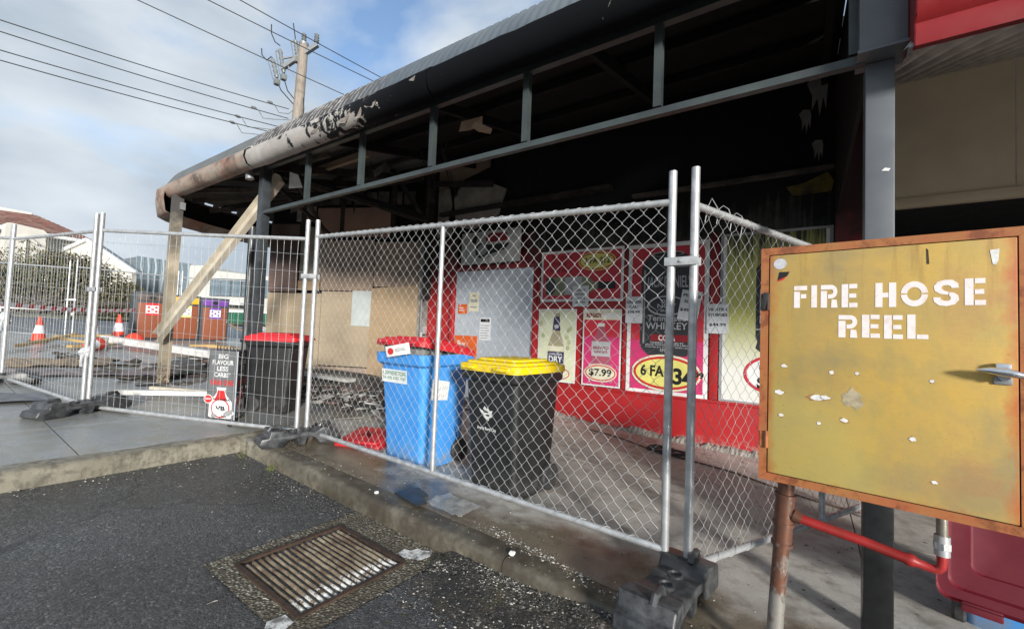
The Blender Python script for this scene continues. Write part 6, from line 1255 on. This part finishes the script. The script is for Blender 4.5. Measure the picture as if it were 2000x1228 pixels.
# rubbish enclosures in one row
u = Vector((0.10, 0.995, 0)).normalized(); eo = Vector((-15.15, 3.78, 0)); nrm = Vector((u.y, -u.x, 0))
def enclosure(s0, w_, top, card_m, label):
    p = eo + u * s0; z0 = gz(p.x, p.y); H = 1.30; t = thing('rubbish_enclosure', label, 'rubbish enclosure', (p.x, p.y, z0), math.atan2(u.y, u.x), 'rubbish enclosures in a row')
    mb = MB(); mb.box((w_ / 2, 0.42, H / 2), (w_ - 0.004, 0.8, H), bev=0.01); mb.build('shell', ENCL, t, local=True)
    mb = MB(); mb.box((w_ / 2, 0.014, H * 0.40), (w_ - 0.12, 0.03, H * 0.74), bev=0.005); mb.build('door_panel', TERRA, t, local=True)
    mb = MB(); mb.box((w_ / 2, 0.012, H * 0.885), (w_ - 0.09, 0.03, H * 0.14), bev=0.004); mb.build('top_panel', top, t, local=True)
    mb = MB(); mb.prism(ell(w_ / 2, H * .885, 0.075, 0.06), (0, -0.006, 0), X, Z, (0, .003, 0)); mb.build('chute_hole', BLK, t, local=True)
    F = dict(o=Vector((w_ / 2, -0.006, H * 0.64)), u=X, v=Z, w=0.30, h=0.34, t=t, k=1, n=(0, -1, 0))
    def ls(name, poly, m):
        F['k'] += 1; mb = MB(); mb.prism(poly, F['o'] - X * .15 - Z * .17 - Y * .002 * F['k'], X, Z, (0, .0015, 0)); mb.build(name, m, t, local=True)
    ls('label_card', rect(0, 0, .3, .34), card_m); ls('label_card', rect(.01, .06, .29, .27), WHT)
    for cx, cy in ((.07, .22), (.23, .22), (.15, .165), (.07, .11), (.23, .11)): ls('label_icon', ell(cx, cy, .032, .032, 10), GREYI if card_m is YELI else card_m)
    mb = MB(); mb.box((w_ - 0.05, -0.008, H * .45), (0.03, 0.03, 0.08), bev=.005); mb.build('latch', GALVD, t, local=True); return t
enclosure(0.0, 0.74, simple('brown_top', (0.10, 0.07, 0.06), (0.08, 0.06, 0.05), 5, 0.5), CRIM, 'rubbish enclosure with a red label card, left of the row'); enclosure(0.75, 0.74, AMBER, YELI, 'rubbish enclosure with a yellow top strip, middle of the row'); enclosure(1.50, 0.74, PURP, PURP, 'rubbish enclosure with a purple top strip, right of the row')
mb = MB(); mb.box(G(-14.55, 3.5, 0.08), (0.5, 0.35, 0.14), Euler((0, 0, .6)).to_matrix(), .03); tag(mb.build('rubber_barrier_base', BLKP), 'black rubber base lying at the foot of the left enclosure', 'barrier base')
mb = MB(); mb.lathe([(0.22, 0.0), (0.20, .08), (0.11, .17), (.02, .2)], 16, Matrix.Translation(G(-14.3, 3.6, 0.02))); tag(mb.build('red_dome', CONEO), 'orange dome lying at the foot of the left enclosure', 'cone')
# wire cage trolley and grey sheet by the enclosures
cg = thing('wire_trolley', 'charred wire cage trolley standing behind the beer sign', 'trolley', G(-7.6, 3.3)); mb = MB()
for x in lin(-8.3, -7.1, 10): mb.tube([G(x, 3.2, .02), G(x, 3.2, .46)], .008, 5)
mb.build('bars', CHAR, cg); mb = MB(); mb.beam(G(-8.35, 3.2, .47), G(-7.05, 3.25, .47), .04, .03); mb.build('top_rail', TIMB if False else simple('scorched_rail', (0.33, 0.28, 0.2), (0.15, 0.12, 0.1), 9, .8), cg)
mb = MB(); mb.prism([(0, 0), (0.55, 0.0), (0.42, 0.34), (0.2, 0.42)], G(-9.9, 4.3, .35), Vector((.6, .8, 0)), Vector((0, .3, .95)), (.01, -.01, 0)); tag(mb.build('bent_sheet', GALVD), 'bent grey metal sheet propped before the purple topped enclosure', 'metal sheet')
board('leaning_batten', 'bare batten leaning over the bent grey sheet', 'batten', G(-9.9, 4.0, .75), G(-9.1, 4.75, .30), .05, .04, PLYB)
board('crossed_rail', 'dark metal rail lying crossed in front of the green skip', 'rail', G(-10.5, 5.6, .35), G(-9.4, 5.9, .62), .05, .05, DARKST); board('crossed_rail', 'second dark metal rail crossing the first before the green skip', 'rail', G(-10.6, 5.6, .62), G(-9.4, 5.9, .33), .05, .05, DARKST)

# ------------------------------------------------------------------ power pole and wires
pp = thing('power_pole', 'weathered timber power pole with crossarm, fuses and insulators', 'power pole', (-16.75, 8.7, 1.0))
mb = MB(); mb.tube([(-16.85, 8.7, 0.6), (-16.73, 8.71, 9.0), (-16.56, 8.71, 12.35)], [0.24, 0.2, 0.165], 16); mb.build('pole', WOODP, pp)
mb = MB(); mb.lathe([(0.175, 0), (0.185, .1), (0.12, .14), (.02, .16)], 14, Matrix.Translation((-16.56, 8.71, 12.33))); mb.build('pole_cap', GALVD, pp)
mb = MB(); mb.beam((-17.2, 8.22, 11.35), (-16.08, 9.0, 12.38), 0.15, 0.15); mb.build('crossarm', GALVD, pp); mb = MB(); mb.beam((-17.0, 8.35, 11.5), (-16.62, 8.66, 10.6), 0.04, 0.04); mb.beam((-17.25, 8.2, 11.75), (-16.65, 8.66, 11.95), 0.05, 0.05); mb.build('brace', GALVD, pp)
def insul(p, h=0.35, r=0.07):
    mb = MB(); mb.lathe([(r * .5, 0), (r, h * .1), (r * .6, h * .2), (r, h * .32), (r * .6, h * .45), (r, h * .58), (r * .6, h * .7), (r * .9, h * .85), (r * .3, h)], 12, Matrix.Translation(p)); mb.build('insulator', PORC, pp)
insul((-16.12, 8.97, 12.43), .4, .1); insul((-16.58, 8.71, 12.46), .4, .1)
for (ax, ay, az), (bx_, by_, bz) in (((-17.32, 8.17, 12.15), (-17.16, 8.30, 11.2)), ((-17.55, 8.02, 11.75), (-17.38, 8.16, 11.0)), ((-16.83, 8.5, 12.55), (-16.72, 8.57, 11.9))):
    A3, B3 = Vector((ax, ay, az)), Vector((bx_, by_, bz)); mb = MB(); pts = [A3.lerp(B3, k / 8) for k in range(9)]; mb.tube(pts, [.05, .09, .06, .09, .06, .09, .06, .09, .05], 10); fu = mb.build('fuse_insulator', PORC, pp)
    mb = MB(); mb.tube([A3 + Vector((-.12, -.1, -.1)), B3 + Vector((-.12, -.1, -.05))], .022, 6); mb.tube([A3 + Vector((-.12, -.1, -.1)), A3], .025, 6); mb.build('fuse_tube', GALVD, fu); mb = MB(); mb.box(B3 + Vector((0, 0, -.17)), (.2, .18, .22), bev=.02); mb.build('fuse_box', PORC, fu)
for pts in ([(-17.9, 7.75, 12.15), (-17.9, 7.78, 11.9), (-17.75, 7.9, 11.7), (-17.6, 8.0, 11.85), (-17.55, 8.02, 11.78)], [(-17.65, 7.95, 13.15), (-17.64, 7.96, 12.8), (-17.5, 8.05, 12.45), (-17.32, 8.17, 12.3)], [(-16.9, 8.42, 13.2), (-16.83, 8.5, 12.6)], [(-17.2, 8.3, 11.1), (-17.0, 8.4, 10.5), (-16.72, 8.6, 10.1)], [(-17.38, 8.16, 10.9), (-17.2, 8.25, 10.5), (-16.74, 8.6, 9.9)], [(-16.45, 8.75, 12.2), (-16.5, 8.78, 11.4), (-16.55, 8.75, 10.6), (-16.45, 8.8, 9.8), (-16.5, 8.78, 8.9)]):
    mb = MB(); mb.tube(pts, .022, 5); mb.build('jumper_cable', CABLE, pp)
mb = MB(); mb.tube([(-16.95, 8.56, 9.35), (-16.5, 8.85, 9.35)], .03, 6); mb.build('step_bolt', GALVD, pp)
WG = 'overhead power lines'
def wire(a, b, label, sag=0.12, r=0.016, ext=1.6, far=0.0):
    a = Vector(a); b = Vector(b); a0 = a; a = b + (a - b) * ext; b = b + (b - a0) * far; pts = []
    for k in range(25):
        t = k / 24; p = a.lerp(b, t); pts.append(p - Z * sag * 4 * t * (1 - t))
    mb = MB(); mb.tube(pts, r, 6); return tag(mb.build('power_line', CABLE), label, 'power line', WG)
for (a, b, lab) in (((-18.6, 1.28, 9.55), (-17.0, 8.5, 9.80), 'uppermost of the four low wires reaching the pole'), ((-18.6, 1.30, 9.23), (-17.0, 8.5, 9.42), 'second of the four low wires reaching the pole'), ((-18.59, 1.32, 8.71), (-17.0, 8.5, 9.0), 'third of the four low wires reaching the pole'), ((-18.59, 1.34, 8.43), (-17.0, 8.5, 8.72), 'lowest of the four low wires reaching the pole')):
    wire(a, b, lab, 0.10, 0.015, 1.35)
for (a, b, lab) in (((-17.4, 3.9, 11.32), (-15.08, 9.8, 10.42), 'lowest of the three high wires passing the pole'), ((-15.5, 5.14, 11.35), (-14.5, 10.16, 11.19), 'middle of the three high wires passing the pole'), ((-14.6, 5.66, 11.33), (-13.95, 10.54, 11.18), 'highest wire crossing above the pole top')): wire(a, b, lab, 0.05, 0.015, 1.5, 0.45)
for (x, y, z) in ((-17.25, 7.9, 9.86), (-17.4, 7.4, 9.46), (-17.6, 6.95, 8.98), (-17.65, 6.8, 8.70)):
    mb = MB(); mb.tube([(x, y - .1, z), (x, y, z), (x, y + .1, z)], [.03, .06, .03], 8); mb.tube([(x, y + .15, z), (x + .1, y + .3, z - .3), (x + .25, y + .6, z - .25), (-16.85, 8.6, z - .1)], .016, 5); mb.build('strain_insulator', PORC, pp)

# ------------------------------------------------------------------ background: house, bush, buildings, skip
def q4(mb, a, b, c, d): return mb.add([a, b, c, d], [(0, 1, 2, 3)])
hs = thing('house', 'white rendered house with a red tiled roof across the road', 'house', (-45, 4.5, 1.0))
hu = Vector((-0.276, 0.961, 0)).normalized(); hn = Vector((hu.y, -hu.x, 0)); H0 = Vector((-43.24, 3.71, 0))      # street front of the house
def hp(s, z, o=0.0): return H0 + hu * s + hn * o + Z * z
mb = MB(); mb.prism(rect(-7, 0.4, 4.9, 6.8), H0 - hn * .45, hu, Z, -hn * 9); mb.build('wall', HOUSEW, hs)
mb = MB()
e0, e1, rg1, rg0, bk = hp(-7.5, 7.0, .05), hp(5.05, 7.0, .05), Vector((-52.1, 6.3, 9.4)), Vector((-54.5, -4, 9.4)), hp(5.4, 7.0, -16)
nr = 12
for k in range(nr):
    a0, a1 = k / nr, (k + 1) / nr; up_ = Z * 0.03
    mb.add([e0.lerp(rg0, a0) + up_, e1.lerp(rg1, a0) + up_, e1.lerp(rg1, a1), e0.lerp(rg0, a1)], [(0, 1, 2, 3)]); mb.add([e1.lerp(rg1, a0) + up_, bk.lerp(rg1, a0) + up_, bk.lerp(rg1, a1), e1.lerp(rg1, a1)], [(0, 1, 2, 3)])
    if k: mb.add([e0.lerp(rg0, a0), e1.lerp(rg1, a0), e1.lerp(rg1, a0) + up_, e0.lerp(rg0, a0) + up_], [(0, 1, 2, 3)])
mb.build('roof', TILE, hs, fix=False)
mb = MB(); mb.prism([(-7.5, 6.74), (5.1, 6.74), (5.1, 6.97), (-7.5, 6.97)], H0 + hn * .06, hu, Z, hn * .08); mb.build('gutter', TRIMW, hs)
mb = MB(); mb.prism([(-0.2, 4.6), (1.75, 4.5), (1.75, 6.85), (1.6, 7.0), (0.0, 7.12), (-0.2, 6.95)], H0 + hn * .75, hu, Z, hn * .4); mb.build('parapet', HOUSEW, hs)
mb = MB(); mb.add([Vector((-55.8, 3.0, 9.3)), Vector((-55.1, 6.41, 9.3)), Vector((-55.1, 6.41, 10.0)), Vector((-55.9, 2.0, 10.25))], [(0, 1, 2, 3)]); mb.add([Vector(p) + Vector((-1, .2, 0)) for p in mb.v], [(3, 2, 1, 0)]); mb.f += [(0, 1, 5, 4), (1, 2, 6, 5), (2, 3, 7, 6), (3, 0, 4, 7)]; mb.sm += [False] * 4; mb.build('ridge_screen', HOUSEW, hs)
for s_ in (2.3, -2.2):
    mb = MB(); mb.prism(rect(s_, 4.2, s_ + 1.5, 5.9), H0 - hn * .44, hu, Z, hn * .05); wf = mb.build('window', TRIMW, hs)
    mb = MB(); mb.prism(rect(s_ + .1, 4.3, s_ + .7, 5.8), H0 - hn * .385, hu, Z, hn * .02); mb.build('pane', GLASSM, wf); mb = MB(); mb.prism(rect(s_ + .8, 4.3, s_ + 1.4, 5.8), H0 - hn * .385, hu, Z, hn * .02); mb.build('pane', GLASSM, wf)
mb = MB(); mb.prism([(0.3, 6.1), (0.8, 6.4), (1.3, 6.0), (1.2, 5.92), (0.8, 6.2), (0.38, 5.98)], H0 + hn * 1.16, hu, Z, hn * .25); mb.build('porch_bracket', HOUSEW, hs)
mb = MB(); mb.tube([hp(.7, 4.4, 1.3), hp(.7, 6.1, 1.3)], .06, 6); mb.build('porch_post', HOUSEW, hs)
gu = Vector((0.8216, 0.57, 0)); gn = Vector((gu.y, -gu.x, 0)); GO = Vector((-44.99, 6.34, 0))
g2 = thing('gabled_wing', 'white gabled wing beside the tiled house', 'house', (-42, 8.5, 1.0))
mb = MB(); mb.prism([(0, .4), (5.9, .4), (5.9, 4.75), (2.6, 6.7), (0, 5.4)], GO, gu, Z, -gn * .4); mb.build('wall', HOUSEW, g2)
for a, b in ((GO + gu * -0.4 + Z * 5.3, GO + gu * 2.62 + Z * 6.82), (GO + gu * 2.58 + Z * 6.82, GO + gu * 6.3 + Z * 4.54)):
    mb = MB(); mb.beam(a + gn * .1, b + gn * .1, .25, .22); mb.build('barge_board', TRIMW, g2)
mb = MB(); mb.prism(rect(1.6, 3.2, 3.0, 4.8), GO + gn * .01, gu, Z, gn * .05); wf = mb.build('window', TRIMW, g2); mb = MB(); mb.prism(rect(1.7, 3.3, 2.9, 4.7), GO + gn * .07, gu, Z, gn * .02); mb.build('pane', GLASSM, wf)
mb = MB(); q4(mb, GO + gu * 2.6 + Z * 6.9 + gn * .2, GO + gu * 6.4 + Z * 4.6 + gn * .2, GO + gu * 6.4 + Z * 4.6 - gn * .5, GO + gu * 2.6 + Z * 6.9 - gn * .5); mb.build('roof', CLAD, g2)
# bush in front of the house
def leafmass(name, label, blobs, n, ls, mats, trunk=None, twigs=0, wiry=0.0):
    t = thing(name, label, 'bush', trunk)
    for mi, m in enumerate(mats):
        mb = MB()
        for k in range(n // len(mats)):
            c, r = random.choice(blobs); d = Vector((random.gauss(0, 1), random.gauss(0, 1), random.gauss(0, 1))).normalized(); rr_ = random.random() ** .45; p = Vector(c) + Vector((d.x * r[0], d.y * r[1], d.z * r[2])) * rr_
            if p.z < gz(p.x, p.y) + 0.1: continue
            a = Vector((random.gauss(0, 1), random.gauss(0, 1), random.gauss(0, 1))).normalized() * ls * random.uniform(.5, 1.4); b = a.orthogonal().normalized() * ls * .45
            mb.add([p - a * .5, p + b * .5, p + a * .5, p - b * .5], [(0, 1, 2, 3)])
        mb.build('foliage', m, t, fix=False)
    mb = MB()
    for k in range(twigs):
        c, r = random.choice(blobs); p = Vector(trunk) + Vector((random.uniform(-1.2, 1.2), random.uniform(-1.2, 1.2), .3)); d = Vector((random.gauss(0, 1), random.gauss(0, 1), abs(random.gauss(0, 1)))).normalized(); e = Vector(c) + Vector((d.x * r[0], d.y * r[1], d.z * r[2])) * random.uniform(.8, 1.15); md = (p + e) / 2 + Vector((random.gauss(0, .25), random.gauss(0, .25), random.gauss(0, .2) + .2))
        mb.tube([p, md, e, e + (e - md).normalized() * .4 + Vector((random.gauss(0, .12), random.gauss(0, .12), random.gauss(0, .12)))], [.05, .03, .014, .006], 4, caps=False)
    if twigs: mb.build('branches', TWIG, t, fix=False)
    return t
leafmass('bush', 'large straggly olive bush hiding the front of the house', [((-35.2, 4.6, 3.2), (2.4, 2.6, 1.9)), ((-34.5, 6.6, 2.7), (1.8, 2.0, 1.9)), ((-34.6, 5.6, 3.7), (1.6, 1.8, 1.2)), ((-36.5, 3.4, 2.6), (1.8, 1.8, 1.5)), ((-34.0, 7.9, 2.2), (1.3, 1.3, 1.3))], 22000, .18, [LEAF, LEAF2], (-35, 5.6, 1.2), 140)
leafmass('bush', 'twiggy brown shrub at the far left across the road', [((-36.5, 0.6, 2.5), (1.8, 2.2, 1.4)), ((-36, 2.3, 2.1), (1.4, 1.4, 1.1))], 7000, .16, [LEAF2, LEAF], (-36.3, 1.2, 1.2), 100)
leafmass('bush', 'low hedge of dry shrubs along the verge', [((-33.5, 1.5, 1.7), (.8, 4.0, .7)), ((-33.2, 6.5, 1.7), (.8, 3.5, .8))], 4200, .14, [LEAF, LEAF2], (-33.4, 4, 1.1), 160)
rl = thing('verge_rail', 'low white rail along the grass verge', 'rail', (-31, 3.5, 1.2)); mb = MB(); mb.beam((-31.5, 0.5, 1.62), (-30.8, 5.4, 1.60), .06, .1); mb.build('rail', TRIMW, rl)
for y in (0.6, 2.9, 5.3):
    mb = MB(); mb.tube([(-31.2, y, 1.1), (-31.2, y, 1.6)], .05, 6); mb.build('post', TRIMW, rl)
# grey building with squiggle cladding
gb = thing('grey_building', 'grey clad building with pale squiggle patterned panels', 'building', (-57, 15, 1.2)); B0 = Vector((-57.9, 14.3, 0)); bu = Vector((4.5, 3.16, 0)).normalized(); bn = Vector((bu.y, -bu.x, 0)); Lb = 5.6
for k in range(7):
    x0, x1 = Lb * k / 7, Lb * (k + 1) / 7 - .04; zt = lambda x: 7.8 - 0.62 * x / Lb
    mb = MB(); mb.prism([(x0, .8), (x1, .8), (x1, zt(x1)), (x0, zt(x0))], B0, bu, Z, -bn * .2); o = mb.build('cladding_panel', ZIG, gb)
mb = MB(); mb.prism([(0, .8), (Lb, .8), (Lb, 7.1), (0, 7.7)], B0 - bn * .25, bu, Z, -bn * 8); mb.build('wall', CLAD, gb)
su = Vector((-0.83, -0.55, 0)); mb = MB(); mb.prism([(0, .8), (5.5, .8), (5.5, 6.6), (0, 7.75)], B0 - bn * .1, su, Z, -bn * .2); mb.build('side_wall', CLAD, gb)
mb = MB(); mb.prism(rect(2.1, 3.6, 2.4, 5.8), B0 + bn * .02, bu, Z, bn * .02); mb.build('window', GLASSM, gb)
wb = thing('pale_building', 'long pale building with blue glazing far down the street', 'building', (-50, 19, 1.2)); W0 = Vector((-53.4, 17.5, 0)); wu = Vector((4.85, 3.4, 0)).normalized(); wn_ = Vector((wu.y, -wu.x, 0))
mb = MB(); mb.prism([(0, .8), (9, .8), (9, 6.1), (2.2, 6.6), (2.2, 7.05), (0, 7.05)], W0, wu, Z, -wn_ * 8); mb.build('wall', PALEB, wb)
for k in range(6):
    mb = MB(); mb.prism(rect(2.3 + k * 1.1, 3.9, 3.36 + k * 1.1, 5.75), W0 + wn_ * .02, wu, Z, wn_ * .05); wf = mb.build('window', ENCL, wb); mb = MB(); mb.prism(rect(2.36 + k * 1.1, 3.96, 3.30 + k * 1.1, 5.69), W0 + wn_ * .08, wu, Z, wn_ * .01); mb.build('pane', BLUEGL, wf)
mb = MB(); mb.prism([(0.5, 3.1), (6.5, 3.0), (6.5, 3.25), (0.5, 3.45)], W0 + wn_ * .1, wu, Z, wn_ * 1.5); mb.build('canopy', TRIMW, wb)
mb = MB(); mb.tube([W0 + wu * .3 + wn_ * 2 + Z * 1, W0 + wu * .3 + wn_ * 2 + Z * 4.6], .06, 6); mb.beam(W0 + wu * .0 + wn_ * 2 + Z * 4.6, W0 + wu * .8 + wn_ * 2 + Z * 4.65, .12, .08); tag(mb.build('street_lamp', ENCL), 'dark street lamp in front of the pale building', 'street lamp')
mb = MB(); S0 = Vector((-30.2, 12.1, gz(-30, 12))); mb.prism([(0, -.4), (3.2, -.4), (3.4, .78), (-.2, .78)], S0, Vector((.83, .56, 0)), Z, Vector((-.56, .83, 0)) * 1.8); sk = tag(mb.build('skip_bin', SKIPG), 'dark green skip bin beyond the rubbish enclosures', 'skip'); mb = MB(); mb.prism([(-.25, .78), (3.45, .78), (3.45, .9), (-.25, .9)], S0 + Vector((.56, -.83, 0)) * .05, Vector((.83, .56, 0)), Z, Vector((-.56, .83, 0)) * 1.9); mb.build('rim', TRIMW, sk)
